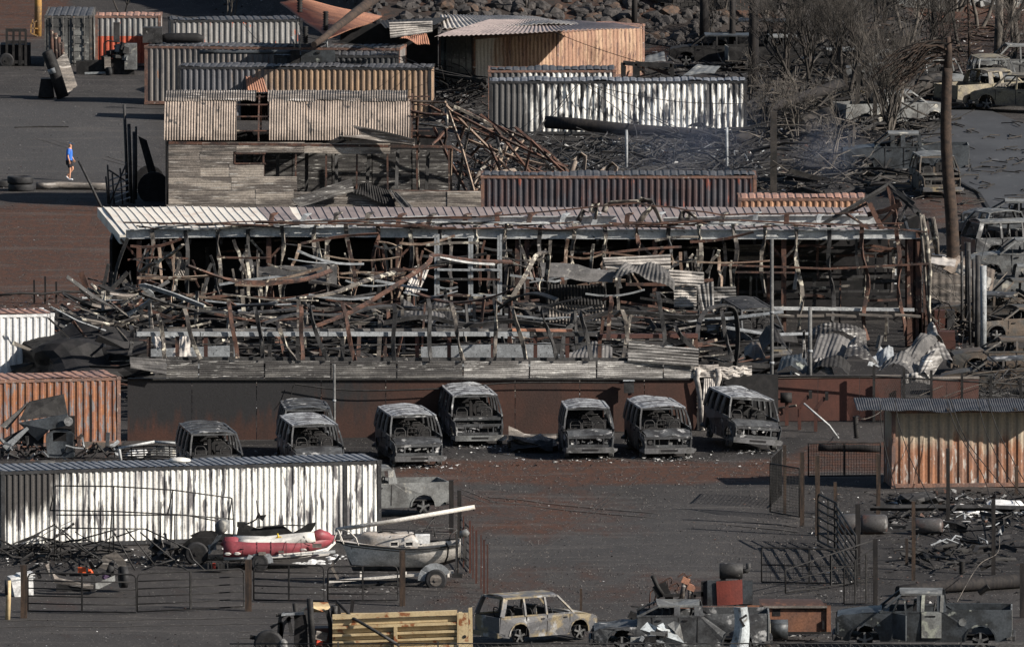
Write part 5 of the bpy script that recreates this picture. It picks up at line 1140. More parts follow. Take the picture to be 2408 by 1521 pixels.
# outer red tube near side, sweeping up to the bow; white inner face, red nose and stern cap
pts = [(885,590),(1000,592),(1200,600),(1500,598),(1800,570),(2000,530),(2120,500),(2200,485)]
near = [c2(x, y, Yi-.1) for x, y in pts]; nr = [.33,.35,.34,.33,.31,.29,.25,.12]
for k, q in enumerate(near): near[k] = q + Vector((0, (.0 if k < 4 else .16*(k-3)**1.25), 0))
part(inf, 'red_tube', MB().tube(near, .3, 14, rs=[r*.86 for r in nr]), M['redb'])
top_ = [(1060,520),(1200,535),(1500,528),(1700,500),(1850,465),(1985,440)]
part(inf, 'white_tube', MB().tube([c2(x, y, Yi+.02) for x, y in top_], .2, 12, rs=[.17,.2,.2,.19,.19,.17]), M['whiteb'])
part(inf, 'stern_cap', MB().tube([c2(905,560,Yi+.05), c2(930,520,Yi+.1), c2(1020,520,Yi+.05), c2(1110,560,Yi)], .2, 10, rs=[.2,.26,.25,.16]), M['redb'])
part(inf, 'bow_cap', MB().tube([c2(1975,440,Yi+.15), c2(2040,420,Yi+.3), c2(2130,445,Yi+.5), c2(2215,500,Yi+.8)], .2, 10, rs=[.19,.23,.2,.08]), M['redb'])
part(inf, 'far_tube', MB().tube([c2(1000,490,Yi+1.2), c2(1400,500,Yi+1.25), c2(1800,460,Yi+1.1), c2(2100,430,Yi+.8)], .2, 10), M['whiteb'])
for k, dy in enumerate((0, 14, 27)):
    part(inf, 'rubbing_strake', MB().rib([c2(890,690+dy*.6,Yi-.2), c2(1200,672+dy,Yi-.3), c2(1600,655+dy,Yi-.3), c2(1950,625+dy,Yi-.15), c2(2130,580+dy*.8,Yi+.1), c2(2225,500+dy*.4,Yi+.5)], .07, .045, smooth=True), M['whiteb' if k != 1 else 'steel'])
part(inf, 'hull_bottom', MB().grid(lambda u, v: lerp(c2(900+1250*u, 720-60*u**3, Yi-.15+.3*u*u), c2(900+1300*u, 690-90*u**3, Yi+1.3-.3*u*u), v), 10, 3), M['whiteb'])
part(inf, 'grab_line', MB().tube([c2(x, y, Yi-.42+.1*k) for k, (x, y) in enumerate([(1080,585),(1200,600),(1340,592),(1480,580),(1620,560),(1760,545),(1880,525)])], .014, 5), M['char'])
for x in (1120, 1290, 1460, 1640, 1820): part(inf, 'seam', MB().tube([c2(x+2*math.sin(a*2), 597-(x-1300)*.02 - (x > 1700)*22, Yi-.1) + Vector((0, -.298*math.cos(a*.5-.1)*.98, .298*math.sin(a*.5-.1))) for a in range(-2, 4)], .010, 4), M['char'])
for x, y, s_ in ((1350,640,.16),(1580,620,.12),(2010,545,.2)): part(inf, 'soot_patch', MB().box(c2(x, y, Yi-.41 if x < 1700 else Yi-.2), (s_*1.6, .02, s_*.7)), M['ztand'])
part(inf, 'rope', MB().tube([c2(x, y, Yi-.15) for x, y in ((1850,430),(1870,470),(1900,510),(1960,515),(1990,500))], .014, 5), M['char'])
part(inf, 'inner_floor', MB().grid(lambda u, v: lerp(c2(1000+1000*u, 545, Yi+.1), c2(1000+1000*u, 530, Yi+1.1), v), 6, 3), M['carl'])
for x, y in ((1050,642),(935,645),(1845,597)): part(inf, 'handle', MB().tube([c2(x-38,y,Yi-.42), c2(x-20,y-9,Yi-.44), c2(x+20,y-9,Yi-.44), c2(x+38,y,Yi-.42), c2(x+20,y+9,Yi-.42), c2(x-20,y+9,Yi-.42), c2(x-38,y,Yi-.42)], .022, 5), M['whiteb'])
itr = thing('boat_trailer', 'single-axle trailer with black tyre under the inflatable boat', 'trailer', c2(1320, 830, Yi-.3))
for yy in (-.2, 1.2): wheel(itr, c2(1320, 750, Yi-.3) + Vector((0, yy+.2, 0)), .31)
part(itr, 'mudguard', MB().rib([c2(1320,750,Yi-.35)+Vector((.37*math.cos(a), 0, .37*math.sin(a))) for a in [math.pi*(1.02-k*.115) for k in range(10)]], .22, .03), M['steel'])
part(itr, 'frame_rail', MB().bar(c2(900,705,Yi-.1), c2(2230,618,Yi-.1), .08, .1), M['steelw']); part(itr, 'frame_rail', MB().bar(c2(900,700,Yi+1), c2(2230,615,Yi+.9), .08, .1), M['steel'])
part(itr, 'axle', MB().bar(c2(1320,750,Yi-.3), c2(1320,750,Yi-.3)+Vector((0,1.4,0)), .07), M['steeld'])
ob = thing('outboard_motor', 'grey-blue outboard motor tilted up at the inflatable stern', 'outboard motor', c2(760, 660, Yi+.3))
part(ob, 'cowling', MB().tube([c2(830,400,Yi+.3), c2(850,330,Yi+.3), c2(890,290,Yi+.3), c2(950,280,Yi+.3)], .2, 10, rs=[.14,.24,.24,.12]), M['carl'])
part(ob, 'leg', MB().rib([c2(850,400,Yi+.3), c2(790,500,Yi+.3), c2(740,570,Yi+.3)], .14, .2), M['carblue'])
part(ob, 'propeller_end', MB().rib([c2(700,570,Yi+.3), c2(800,560,Yi+.3)], .2, .05).bar(c2(760,560,Yi+.3), c2(710,640,Yi+.3), .08, .05), M['steel'])
jc = thing('jerry_can', 'yellow jerry can standing in the inflatable boat', 'jerry can', c2(1550, 515, Yi+.45))
part(jc, 'can', MB().hexa([c2(1500,520,Yi+.35), c2(1600,516,Yi+.35), c2(1600,510,Yi+.6), c2(1500,514,Yi+.6), c2(1510,455,Yi+.35), c2(1592,452,Yi+.35), c2(1590,448,Yi+.6), c2(1510,450,Yi+.6)]), M['yplastic'])
part(jc, 'spout', MB().tube([c2(1545,455,Yi+.45), c2(1545,435,Yi+.45), c2(1534,400,Yi+.45)], .03, 6), M['yplastic']); part(jc, 'handle', MB().tube([c2(1515,455,Yi+.45), c2(1530,440,Yi+.45), c2(1575,438,Yi+.45), c2(1585,455,Yi+.45)], .02, 5), M['yplastic'])
lump(c2(1410,512,Yi+.5), .14, 'redp', 'fuel_can', 'small red can beside the yellow jerry can', 'can', (1.3,1,.6), 5, .15)
# dark burnt boat on its trailer behind
db = thing('burnt_boat', 'charred hull with ragged rim behind the inflatable boat', 'boat', c2(1400, 700, Yi+2.2)); Yd = Yi+2.2
prof = [(480,425),(600,370),(740,365),(900,400),(1045,410),(1060,320),(1150,290),(1300,340),(1460,310),(1580,290),(1640,330),(1720,390),(1800,350),(1900,280),(2000,265),(1960,340),(1920,390)]
bot = [(1900,430),(1750,500),(1200,500),(700,500),(500,440)]
part(db, 'hull_side', MB().poly([c2(x, y, Yd) for x, y in prof+bot], (0, .06, 0)), M['char'])
part(db, 'hull_side', MB().poly([c2(x, y+12, Yd+1.7) for x, y in prof[4:]+bot[:3]], (0, .06, 0)), M['soot'])
part(db, 'keel', MB().poly([c2(600,500,Yd), c2(1900,480,Yd), c2(1900,470,Yd+1.7), c2(700,490,Yd+1.7)], (0,0,.05)), M['soot'])
part(db, 'gunwale', MB().rib([c2(1280,322,Yd-.05), c2(1500,310,Yd-.05), c2(1640,296,Yd-.05), c2(1860,305,Yd-.05)], .04, .05), M['steeld'])
part(db, 'seat_box', MB().box(c2(1100,290,Yd+.7), (.3,.3,.16)), M['char'])
dt = thing('boat_trailer', 'black trailer with big soot-covered wheel under the charred hull', 'trailer', c2(560, 740, Yd-.5))
for yy in (0, 1.8): wheel(dt, c2(560, 640, Yd-.6)+Vector((0,yy,0)), .42, rim='char', w_=.24)
part(dt, 'mudguard', MB().rib([c2(400,650,Yd-.6), c2(430,570,Yd-.6), c2(490,510,Yd-.6), c2(600,495,Yd-.6), c2(760,498,Yd-.6)], .3, .05), M['char'])
part(dt, 'frame_rail', MB().bar(c2(600,525,Yd-.2), c2(1960,500,Yd-.2), .1, .14), M['soot'])
wr = thing('vehicle_wreck', 'melted black wreck with crumpled metal left of the charred hull', 'wreck', c2(200, 730, Yd)); 
for k in range(26):
    a = c2(R.uniform(0,420), R.uniform(470,720), Yd+R.uniform(-1,1)); b_ = a+Vector((R.uniform(-.6,.6), R.uniform(-.3,.3), R.uniform(-.5,.4)))
    b_.z = max(b_.z, .05); part(wr, 'bent_panel', MB().rib([a, lerp(a,b_,.5)+Vector((0,0,.1)), b_], R.choice([.1,.25,.4]), .03, R.uniform(0,3), R.uniform(0,3)), M[R.choice(['char','char','soot','zgrey','steeld'])])
# black flag-like scrap and bracket
fl = frame('bent_rod', 'tall bent rod with a black scorched rag in front of the white container', 'rod', c2(1320, 420, Yd+.5), [[(0,0)]*2][:0], Yd+.5)
part(fl, 'rod', MB().tube([c2(1320,330,Yd+.4), c2(1310,200,Yd+.4), c2(1295,120,Yd+.4), c2(1282,0,Yd+.4)], .022, 5), M['char'])
part(fl, 'rag', MB().poly([c2(1310,140,Yd+.4), c2(1330,180,Yd+.4), c2(1405,175,Yd+.4), c2(1355,250,Yd+.4), c2(1300,210,Yd+.4), c2(1255,250,Yd+.4)], (0,.03,0)), M['char'])
part(fl, 'rod', MB().tube([c2(1300,215,Yd+.4), c2(1230,260,Yd+.4), c2(1150,290,Yd+.4)], .03, 5), M['char'])
# engine/generator and bits by the gate
gn = thing('generator', 'burnt generator cage with a red stripe below the outboard motor', 'generator', c2(820, 860, Yi-1.2)); Yg = Yi-1.2
for a, b_ in (((700,740),(930,740)),((700,830),(940,850)),((700,740),(700,830)),((930,740),(940,850)),((820,735),(825,845)),((740,735),(745,840)),((870,738),(860,845))): part(gn, 'cage_bar', MB().bar(c2(*a,Yg), c2(*b_,Yg), .035), M['steeld'])
part(gn, 'red_stripe', MB().bar(c2(770,755,Yg+.1), c2(775,825,Yg+.1), .1, .05), M['redp']); part(gn, 'motor_block', MB().hexa([c2(720,830,Yg+.15), c2(900,840,Yg+.15), c2(900,835,Yg+.5), c2(720,825,Yg+.5), c2(720,760,Yg+.15), c2(900,765,Yg+.15), c2(900,760,Yg+.5), c2(720,755,Yg+.5)]), M['char'])
# crumpled foil sheeting on the ground
for px, py, sx, sy, lb in ((733, 1322, .95, .5, 'crumpled white sheeting on the ground between the inflatable and the sailing boat'), (792, 1312, .5, .6, 'small crumpled white sheet under the sailing boat bow')):
    g0 = G(px, py); MB().grid(lambda u, v: Vector(((u-.5)*2*sx, (v-.5)*4*sy, -.01+.20*abs(noise.noise(Vector((u*5, v*4, px))))*math.sin(math.pi*u)*math.sin(math.pi*v))), 22, 14, False).build('plastic_sheet', M['cw3'], loc=g0, label=lb, cat='plastic sheet')
# ---------------------------------------------------------------- sailing boat on its trailer
def c4_(x, y, Y): return P((1300+x/3.621)/1.701, (1980+y/3.621)/1.701, Y)
Ys = YB(1381)+.3
sb = thing('sailing_boat', 'small scorched sailing boat with laid-down mast on a trailer', 'boat', c4_(1100, 1100, Ys))
NST = 18
xs_ = [160 + (1950-160)*k/NST for k in range(NST+1)]
def sheer(u): return 715 + (800-715)*math.sin(math.pi*min(1, u*1.05)*.5)**1.1 - max(0, u-.55)**1.3*235
def keelp(u): return 715 + 425*min(1, (u/.085))**.9 if u < .085 else 1140 + 10*math.sin(u*3) - max(0, u-.72)*560
def beam(u): return (.03 + 1.0*math.sin(math.pi*min(.62, u*.62)*1.0)**.75)*1.05*(1-.12*max(0, u-.7)/.3)
def hull(u, v, side=1):
    """v 0 sheer, 1 keel"""
    x = 160 + (1950-160)*u; B = beam(u); ys_ = sheer(u); yk = keelp(u)
    sec = math.cos(v*math.pi/2)**.38 if v < .999 else 0
    y_ = ys_ + (yk-ys_)*(v**1.05)
    if v > .999: sec = 0.0
    x += 120*v*max(0, 1-u*6)
    return c4_(x, y_, Ys) + Vector((0, 1.05 - side*B*sec, 0))
for sd_, nm in ((1, 'hull'), (-1, 'hull')):
    part(sb, nm, MB().grid(lambda u, v: hull(u, v*.76, sd_), NST, 10), M['boat'])
    part(sb, 'boot_stripe', MB().grid(lambda u, v: hull(u, .76+v*.24, sd_)+Vector((0,0,-.0)), NST, 5), M['carblue'])
    for ys__, r_, mm in ((0, .035, 'steeld'), (.11, .016, 'steeld')):
        part(sb, 'rub_rail', MB().tube([hull(k/NST, ys__+.004, sd_)+Vector((0,-.02*sd_,0)) for k in range(NST+1)], r_, 6), M[mm])
part(sb, 'deck', MB().grid(lambda u, v: lerp(hull(u*.66, 0, 1), hull(u*.66, 0, -1), v)+Vector((0,0,.05*math.sin(math.pi*v))), 12, 6), M['boatd'])
part(sb, 'cockpit_floor', MB().grid(lambda u, v: lerp(hull(.66+u*.32, .12, 1), hull(.66+u*.32, .12, -1), v)+Vector((0,0,-.05)), 4, 4), M['carblue'])
part(sb, 'transom', MB().poly([hull(1, 0, 1), hull(1, .5, 1), hull(1, .9, 1), hull(1, .9, -1), hull(1, .5, -1), hull(1, 0, -1)], (.03,0,0)), M['boat'])
def cab(u, v):
    # v 0 near side base .. 1 far side base
    x = 330 + (1345-330)*u; prof_ = math.sin(math.pi*min(1, max(0, (u*1.02+.03)))**.55)**.38 if 0 < u < 1 else 0
    h_ = (150+40*u)*min(1, u*4.2)*(1 if u < .93 else (1-u)/.07*.5+.5); a = v*math.pi
    yy = -math.cos(a); side_ = math.copysign(abs(yy)**.45, yy); up_ = math.sin(a)**.42
    bw = beam(.1+u*.55)*.72
    uu = (x-160)/1790
    base = (sheer(uu)) - 12
    return c4_(x, base - h_*up_*.98, Ys) + Vector((0, 1.05+side_*bw*min(1, .35+u*2), 0))
part(sb, 'cabin', MB().grid(cab, 22, 14), M['boatd'])
for x0_, x1_ in ((945,1060),(1160,1275)):
    q = [c4_(x, y, Ys+.22) for x, y in ((x0_,740),(x1_,733),(x1_,668),(x0_,675))]; wq = part(sb, 'porthole', MB().poly(q, (0,.06,0)), M['glass'])
    l = Vector(sb.location); m_ = MB(); q2 = [p - l + Vector((0,-.01,0)) for p in q]
    for a, b_ in zip(q2, q2[1:]+q2[:1]): m_.bar(a, b_, .035, .04)
    m_.build('porthole_frame', M['boat'], wq)
part(sb, 'hatch_rail', MB().tube([c4_(760,545,Ys+.8), c4_(850,522,Ys+.8), c4_(950,525,Ys+.8), c4_(1050,560,Ys+.8)], .03, 6), M['char'])
part(sb, 'hatch', MB().hexa([c4_(610,590,Ys+.8), c4_(1200,575,Ys+.8), c4_(1200,565,Ys+1.3), c4_(640,580,Ys+1.3), c4_(620,560,Ys+.8), c4_(1190,530,Ys+.8), c4_(1180,520,Ys+1.3), c4_(650,545,Ys+1.3)]), M['boatd'])
part(sb, 'handrail', MB().tube([c4_(930,612,Ys+.3), c4_(960,590,Ys+.3), c4_(1220,570,Ys+.3)], .02, 5), M['boatd'])
part(sb, 'mast', MB().tube([c4_(160,500,Ys+.9), c4_(1000,372,Ys+.9), c4_(2170,168,Ys+.9)], .075, 10), M['boat'])
part(sb, 'spreader', MB().bar(c4_(2150,160,Ys+.9), c4_(2152,225,Ys+.9), .05), M['char'])
for pts in ([(270,705,.3),(200,520,.3),(170,490,.8)], [(485,725,.3),(450,620,.3),(370,540,.3),(270,500,.5),(180,490,.8)], [(110,700,.9),(160,560,.9),(150,490,.9)], [(240,690,.9),(205,560,.9),(190,500,.9)]):
    part(sb, 'bow_rail', MB().tube([c4_(x, y, Ys+d) for x, y, d in pts], .022, 6), M['boat'])
for pts in ([(1285,575,.2),(1310,515,.2),(1360,490,.3),(1580,462,1.9),(1900,490,1.9),(1910,640,1.9)], [(1790,660,.1),(1830,560,.1),(1915,505,.2)], [(1590,600,1.9),(1585,450,1.9)], [(1250,545,1.9),(1800,555,1.9)], [(1390,585,1.),(1440,520,1.),(1580,320,1.)], [(1210,575,.8),(1212,450,.8)]):
    part(sb, 'stern_rail', MB().tube([c4_(x, y, Ys+d) for x, y, d in pts], .022, 6), M['steeld'])
part(sb, 'strap', MB().rib([c4_(1750,685,Ys+.0), c4_(1785,760,Ys-.03), c4_(1775,880,Ys+.02), c4_(1740,970,Ys+.2)], .06, .03), M['char'])
MB().hexa([(-.25,-.2,0),(.25,-.2,0),(.25,.2,0),(-.25,.2,0),(-.25,-.2,.28),(.25,-.2,.28),(.25,.2,.3),(-.25,.2,.3)]).build('cool_box', M['white'], loc=c4_(1415,690,Ys+.75), label='white box standing in the sailing boat cockpit', cat='box')
def lettering(txt, loc, size, m, parent, rz=0, rx=math.pi/2, ry=0, ext=.004, sx=1):
    cu = bpy.data.curves.new('lettering', 'FONT'); cu.body = txt; cu.size = size; cu.extrude = ext; o_ = bpy.data.objects.new('lettering', cu); C.objects.link(o_); cu.materials.append(m)
    dg = bpy.context.evaluated_depsgraph_get(); me = bpy.data.meshes.new_from_object(o_.evaluated_get(dg)); bpy.data.objects.remove(o_); o = bpy.data.objects.new('lettering', me); C.objects.link(o)
    o.parent = parent; o.location = Vector(loc)-Vector(parent.location); o.rotation_euler = (rx, ry, rz); o.scale = (sx, 1, 1); return o
# registration and trailer maker's name: where they stand
hp = hull(.115, .16, 1); lettering('HA 1968', hp+Vector((0, -.02, -.06)), .17, M['char'], sb, rz=-.2, ry=.03)
strl = thing('boat_trailer', 'long pale trailer with spoked wheel under the sailing boat', 'trailer', c4_(1600, 1340, Ys-.2))
part(strl, 'frame_rail', MB().bar(c4_(60,1250,Ys-.1), c4_(1860,1110,Ys-.1), .08, .15), M['boat'])
part(strl, 'frame_rail', MB().bar(c4_(200,1330,Ys+.2)*1, c4_(1100,1265,Ys+.4), .06, .1), M['char']); part(strl, 'frame_rail', MB().bar(c4_(60,1245,Ys+2.0), c4_(1860,1105,Ys+2.0), .08, .15), M['boat'])
for x in (300, 1000, 1700): part(strl, 'cross_member', MB().bar(c4_(x,1240-(x-60)*.078,Ys-.05), c4_(x,1240-(x-60)*.078,Ys+2), .08, .1), M['steeld'])
for x in (1170, 520, 1790): part(strl, 'bunk_post', MB().bar(c4_(x,1190,Ys+.3), c4_(x,1110,Ys+.4), .07), M['boat'])
for yy in (0, 2.0): wheel(strl, c4_(1605,1225,Ys-.25)+Vector((0,yy,0)), .42*.98/1.0*.92, rim='ztand', w_=.22)
part(strl, 'mudguard', MB().rib([c4_(1590,1225,Ys-.25)+Vector((.46*math.cos(a), 0, .46*math.sin(a))) for a in [math.pi*(1.02-k*.11) for k in range(9)]], .26, .03), M['steel'])
part(strl, 'winch_post', MB().bar(c4_(190,1215,Ys+.9), c4_(90,1020,Ys+.9), .09).bar(c4_(90,1020,Ys+.9), c4_(210,880,Ys+.9), .09), M['ztand'])
lettering('EZ LOADER', c4_(655,1238,Ys-.16), .17, M['char'], strl, ry=-.075, sx=1.2)
o2 = thing('outboard_motor', 'small outboard motor hanging on the sailing boat stern', 'outboard motor', c4_(2020, 900, Ys+1.0))
part(o2, 'cowling', MB().tube([c4_(1990,600,Ys+1), c4_(1995,560,Ys+1), c4_(2040,545,Ys+1), c4_(2080,570,Ys+1)], .12, 10, rs=[.1,.14,.15,.08]), M['carl']); part(o2, 'leg', MB().bar(c4_(2030,620,Ys+1), c4_(2010,910,Ys+1), .1), M['steeld'])
part(o2, 'propeller_end', MB().bar(c4_(1970,905,Ys+1), c4_(2060,950,Ys+1), .05).bar(c4_(2010,900,Ys+1), c4_(2030,970,Ys+1), .04), M['char'])
jk = thing('jack_stand', 'dark jack post standing at the sailing boat trailer rear', 'stand', c4_(1915, 1190, Ys-.2)); part(jk, 'post', MB().bar(c4_(1905,1150,Ys-.2), c4_(1912,500,Ys-.2), .09), M['steeld']); part(jk, 'base', MB().box(c4_(1915,1160,Ys-.2), (.35,.3,.14)), M['char'])
# ---------------------------------------------------------------- dump body, tractor, machines along the bottom
def c5(x, y, Y): return P((1000+x/2.408)/1.701, (2180+y/2.408)/1.701, Y)
Yv = YB(1595)
dm = thing('dump_body', 'cream tipper truck body with rust streaks at the bottom edge', 'truck body', c5(1400, 1300, Yv))
zb_ = .75
def dz(x, y): return c5(x, y, Yv)
top_y = lambda x: 705 - (x-830)*.036
for k, (ya, yb, out) in enumerate([(-60,-20,.16),(-8,45,.05),(50,75,.16),(75,122,.0),(128,150,.14),(155,190,.0),(196,215,.13),(220,262,.0),(268,290,.13),(292,340,.0),(345,365,.13),(370,420,.0),(425,450,.13)]):
    x0_, x1_ = 795, 1995
    mb = MB(); a = dz(x0_, top_y(x0_)+yb+20); b_ = dz(x1_, top_y(x1_)+yb+20); c_ = dz(x1_, top_y(x1_)+ya+20); d_ = dz(x0_, top_y(x0_)+ya+20)
    for q in (a, b_, c_, d_): q.y -= out
    mb.poly([a, b_, c_, d_], (0, .1+out, 0)); part(dm, 'side_rib' if out > .1 else 'side_panel', mb, M['yel'])
part(dm, 'side_backing', MB().poly([dz(795,1240)+Vector((0,.12,0)), dz(1995,1200)+Vector((0,.12,0)), dz(1995,680)+Vector((0,.12,0)), dz(795,720)+Vector((0,.12,0))], (0,.05,0)), M['yel'])
for x0_, x1_, t_, w_ in ((2010,2100,640,.30),(2105,2140,600,.1)): 
    mb = MB(); mb.poly([dz(x0_,1240), dz(x1_+10,1240), dz(x1_,t_), dz(x0_,t_+5)], (0,.35,0)); 
    for v_i in range(len(mb.v)): mb.v[v_i] = (mb.v[v_i][0], mb.v[v_i][1]-.2, mb.v[v_i][2])
    part(dm, 'rear_post', mb, M['yel'])
part(dm, 'mid_stake', MB().hexa([dz(1390,1240)+Vector((0,-.2,0)), dz(1425,1240)+Vector((0,-.2,0)), dz(1425,1240), dz(1390,1240), dz(1385,775)+Vector((0,-.2,0)), dz(1420,775)+Vector((0,-.2,0)), dz(1420,775), dz(1385,775)]), M['yel'])
part(dm, 'pin_hole', MB().tube([dz(2068,870)+Vector((0,-.22,0)), dz(2068,870)+Vector((0,-.19,0))], .055, 10), M['soot'])
part(dm, 'bed_floor', MB().bb(dz(795,900).x, dz(2100,900).x, Yv+.2, Yv+2.3, zb_, zb_+.1), M['char']); part(dm, 'far_side', MB().bb(dz(795,900).x, dz(2100,900).x, Yv+2.3, Yv+2.36, zb_, 1.9), M['yel'])
part(dm, 'headboard', MB().bb(dz(795,900).x, dz(795,900).x+.08, Yv+.1, Yv+2.3, zb_, 2.0), M['yel'])
rd = thing('leaning_pipe', 'dark bent pipe lying diagonally over the cream tipper body', 'pipe', c5(1400, 950, Yv-.4))
part(rd, 'pipe', MB().tube([c5(835,540,Yv+.2), c5(985,695,Yv-.1), c5(1100,760,Yv-.4), c5(1250,850,Yv-.5), c5(1440,965,Yv-.6)], .055, 7), M['steeld'])
tr = thing('burnt_tractor', 'burnt-out tractor cab and engine left of the cream tipper body', 'tractor', c5(500, 1200, Yv)); YT_ = Yv+.3
for pts in ([(270,960),(290,700),(340,660),(460,655)], [(290,940),(320,760),(390,690)], [(370,690),(400,850),(380,870)], [(250,670),(350,665)], [(460,655),(540,640),(560,700),(600,960)], [(200,790),(300,740),(300,950)]):
    part(tr, 'cab_frame', MB().rib([c5(x,y,YT_) for x, y in pts], .12, .08), M['steeld'])
part(tr, 'cab_roof', MB().hexa([c5(300,680,YT_-.4), c5(520,665,YT_-.4), c5(520,655,YT_+.9), c5(320,668,YT_+.9), c5(305,655,YT_-.4), c5(520,640,YT_-.4), c5(520,632,YT_+.9), c5(320,645,YT_+.9)]), M['steel'])
part(tr, 'exhaust_stack', MB().tube([c5(605,1000,YT_-.5), c5(590,750,YT_-.5), c5(575,510,YT_-.5)], .105, 10), M['char'])
part(tr, 'exhaust_stack', MB().tube([c5(455,760,YT_+.3), c5(430,555,YT_+.3)], .08, 8), M['char'])
part(tr, 'canopy', MB().poly([c5(490,640,YT_+.6), c5(600,560,YT_+.6), c5(750,560,YT_+.6), c5(770,600,YT_+.3), c5(720,645,YT_), c5(600,600,YT_)], (0,.05,.04)), M['yel'])
part(tr, 'canopy_post', MB().rib([c5(740,620,YT_), c5(770,740,YT_), c5(790,980,YT_)], .14, .1), M['char'])
part(tr, 'hood_panel', MB().hexa([c5(420,980,YT_), c5(560,980,YT_), c5(560,980,YT_+.8), c5(420,980,YT_+.8), c5(430,690,YT_), c5(550,660,YT_), c5(550,660,YT_+.8), c5(430,680,YT_+.8)]), M['soot'])
part(tr, 'engine_block', MB().box(c5(740,930,YT_+.4), (1.0,.7,1.0), .2), M['brown2']); part(tr, 'engine_part', MB().box(c5(680,870,YT_-.1), (.4,.2,.28), .3, ry=.25), M['ztand']); part(tr, 'engine_part', MB().box(c5(665,920,YT_-.1), (.2,.2,.25), .3, ry=.2), M['redp'])
part(tr, 'air_tank', MB().tube([c5(325,1010,YT_-.4), c5(320,930,YT_-.4), c5(318,900,YT_-.4)], .13, 10, rs=[.14,.14,.06]), M['rim'])
part(tr, 'arm', MB().rib([c5(0,880,YT_), c5(120,900,YT_), c5(180,860,YT_), c5(210,930,YT_)], .14, .12), M['char']); wheel(tr, c5(180,960,YT_-.3), .5, rim='char', w_=.3)
part(tr, 'lamp', MB().tube([c5(645,715,YT_-.3), c5(645,715,YT_-.2)], .09, 10), M['steeld'])
pu = thing('pump_post', 'dark machine post with a round flange above the cream tipper body', 'machine part', c5(820, 690, Yv+1)); part(pu, 'column', MB().tube([c5(815,690,Yv+1), c5(815,580,Yv+1)], .12, 8), M['steeld']); part(pu, 'lever', MB().bar(c5(835,540,Yv+1), c5(860,660,Yv+1), .12), M['char']); part(pu, 'flange', MB().tube([c5(800,640,Yv+.9), c5(830,640,Yv+.9)], .16, 10), M['steeld'])
post(728, 1418, 1490, 'leaning charred stake behind the tractor canopy', .12, 'pole', 4); post(818, 1408, 1500, 'slanting charred post above the tipper body', .12, 'pole', 12)
# machine yard, bottom centre-right
def c6(x, y, Y): return P((2400+x/2.189)/1.701, (2200+y/2.189)/1.701, Y)
Ym = YB(1478)
cp = thing('compressor', 'burnt compressor cabinet with red centre panel and muffler on top', 'compressor', c6(1130, 520, Ym))
def slab(root, nm, x0, x1, yt, yb, Y, d, m, sk=0): return part(root, nm, MB().hexa([c6(x0,yb,Y), c6(x1,yb,Y), c6(x1,yb,Y+d)+Vector((0,0,0)), c6(x0,yb,Y+d), c6(x0+sk,yt,Y), c6(x1+sk,yt,Y), c6(x1+sk,yt,Y+d), c6(x0+sk,yt,Y+d)]), M[m])
slab(cp, 'cabinet', 925, 1338, 262, 482, Ym, 1.1, 'steeld'); slab(cp, 'side_panel', 940, 1025, 262, 480, Ym-.05, .04, 'carblue'); slab(cp, 'side_panel', 1245, 1336, 262, 470, Ym-.05, .04, 'carblue')
part(cp, 'red_panel', MB().grid(lambda u, v: lerp(lerp(c6(1028,485,Ym-.10), c6(1250,468,Ym-.10), u), lerp(c6(1018,272,Ym-.10), c6(1245,256,Ym-.10), u), v)+Vector((0,-.03*math.sin(math.pi*u),0)), 8, 4, False), M['redm'], solid=.03)
part(cp, 'muffler', MB().tube([c6(1046,180,Ym+.3), c6(1052,180,Ym+.3), c6(1245,181,Ym+.3), c6(1250,181,Ym+.3)], .3, 18, rs=[.24,.265,.265,.24]), M['steeld'])
part(cp, 'muffler_foot', MB().bar(c6(1078,262,Ym+.3), c6(1078,205,Ym+.3), .18).bar(c6(1220,258,Ym+.3), c6(1220,205,Ym+.3), .04), M['char'])
part(cp, 'exhaust_elbow', MB().tube([c6(1250,182,Ym+.3), c6(1285,180,Ym+.3), c6(1302,160,Ym+.3), c6(1300,110,Ym+.3)], .085, 9), M['steeld'])
slab(cp, 'base_frame', 630, 1390, 490, 535, Ym-.3, 1.6, 'orangem'); slab(cp, 'base_box', 1290, 1395, 480, 565, Ym-.35, .1, 'orangem')
for a, b_ in (((820,385),(905,380)),((820,385),(815,485)),((905,270),(905,480))): part(cp, 'stand_bar', MB().bar(c6(*a,Ym+.1), c6(*b_,Ym+.1), .16), M['char'])
sp_ = thing('spreader_bin', 'orange-brown steel bin with scorched lid left of the dark pickup', 'bin', c6(1700, 730, Ym)); Yo = YB(1508)
slab(sp_, 'front_panel', 1430, 1985, 500, 712, Yo, .06, 'orangem'); part(sp_, 'lid', MB().grid(lambda u, v: lerp(lerp(c6(1400,500,Yo-.05), c6(1990,525,Yo-.05), u), lerp(c6(1385,425,Yo+1.6), c6(1900,425,Yo+1.6), u), v)+Vector((0,0,.12*math.sin(math.pi*v))), 6, 6), M['orangem'])
for x0_, x1_ in ((1395,1430),(1985,2022)): slab(sp_, 'corner_post', x0_, x1_, 480, 722, Yo-.08, .2, 'orangem')
slab(sp_, 'top_rail', 1430, 1990, 484, 505, Yo-.1, .12, 'ztand'); slab(sp_, 'bottom_rail', 1395, 2022, 712, 732, Yo-.12, .2, 'char'); slab(sp_, 'dark_patch', 1510, 1580, 515, 575, Yo-.01, .005, 'char'); slab(sp_, 'side_wall', 1400, 1440, 500, 715, Yo+.1, 1.5, 'orangem')
slab(sp_, 'hinge', 1945, 1965, 615, 690, Yo-.08, .06, 'soot'); slab(sp_, 'back_panel', 1430, 1985, 460, 700, Yo+1.55, .06, 'orangem')
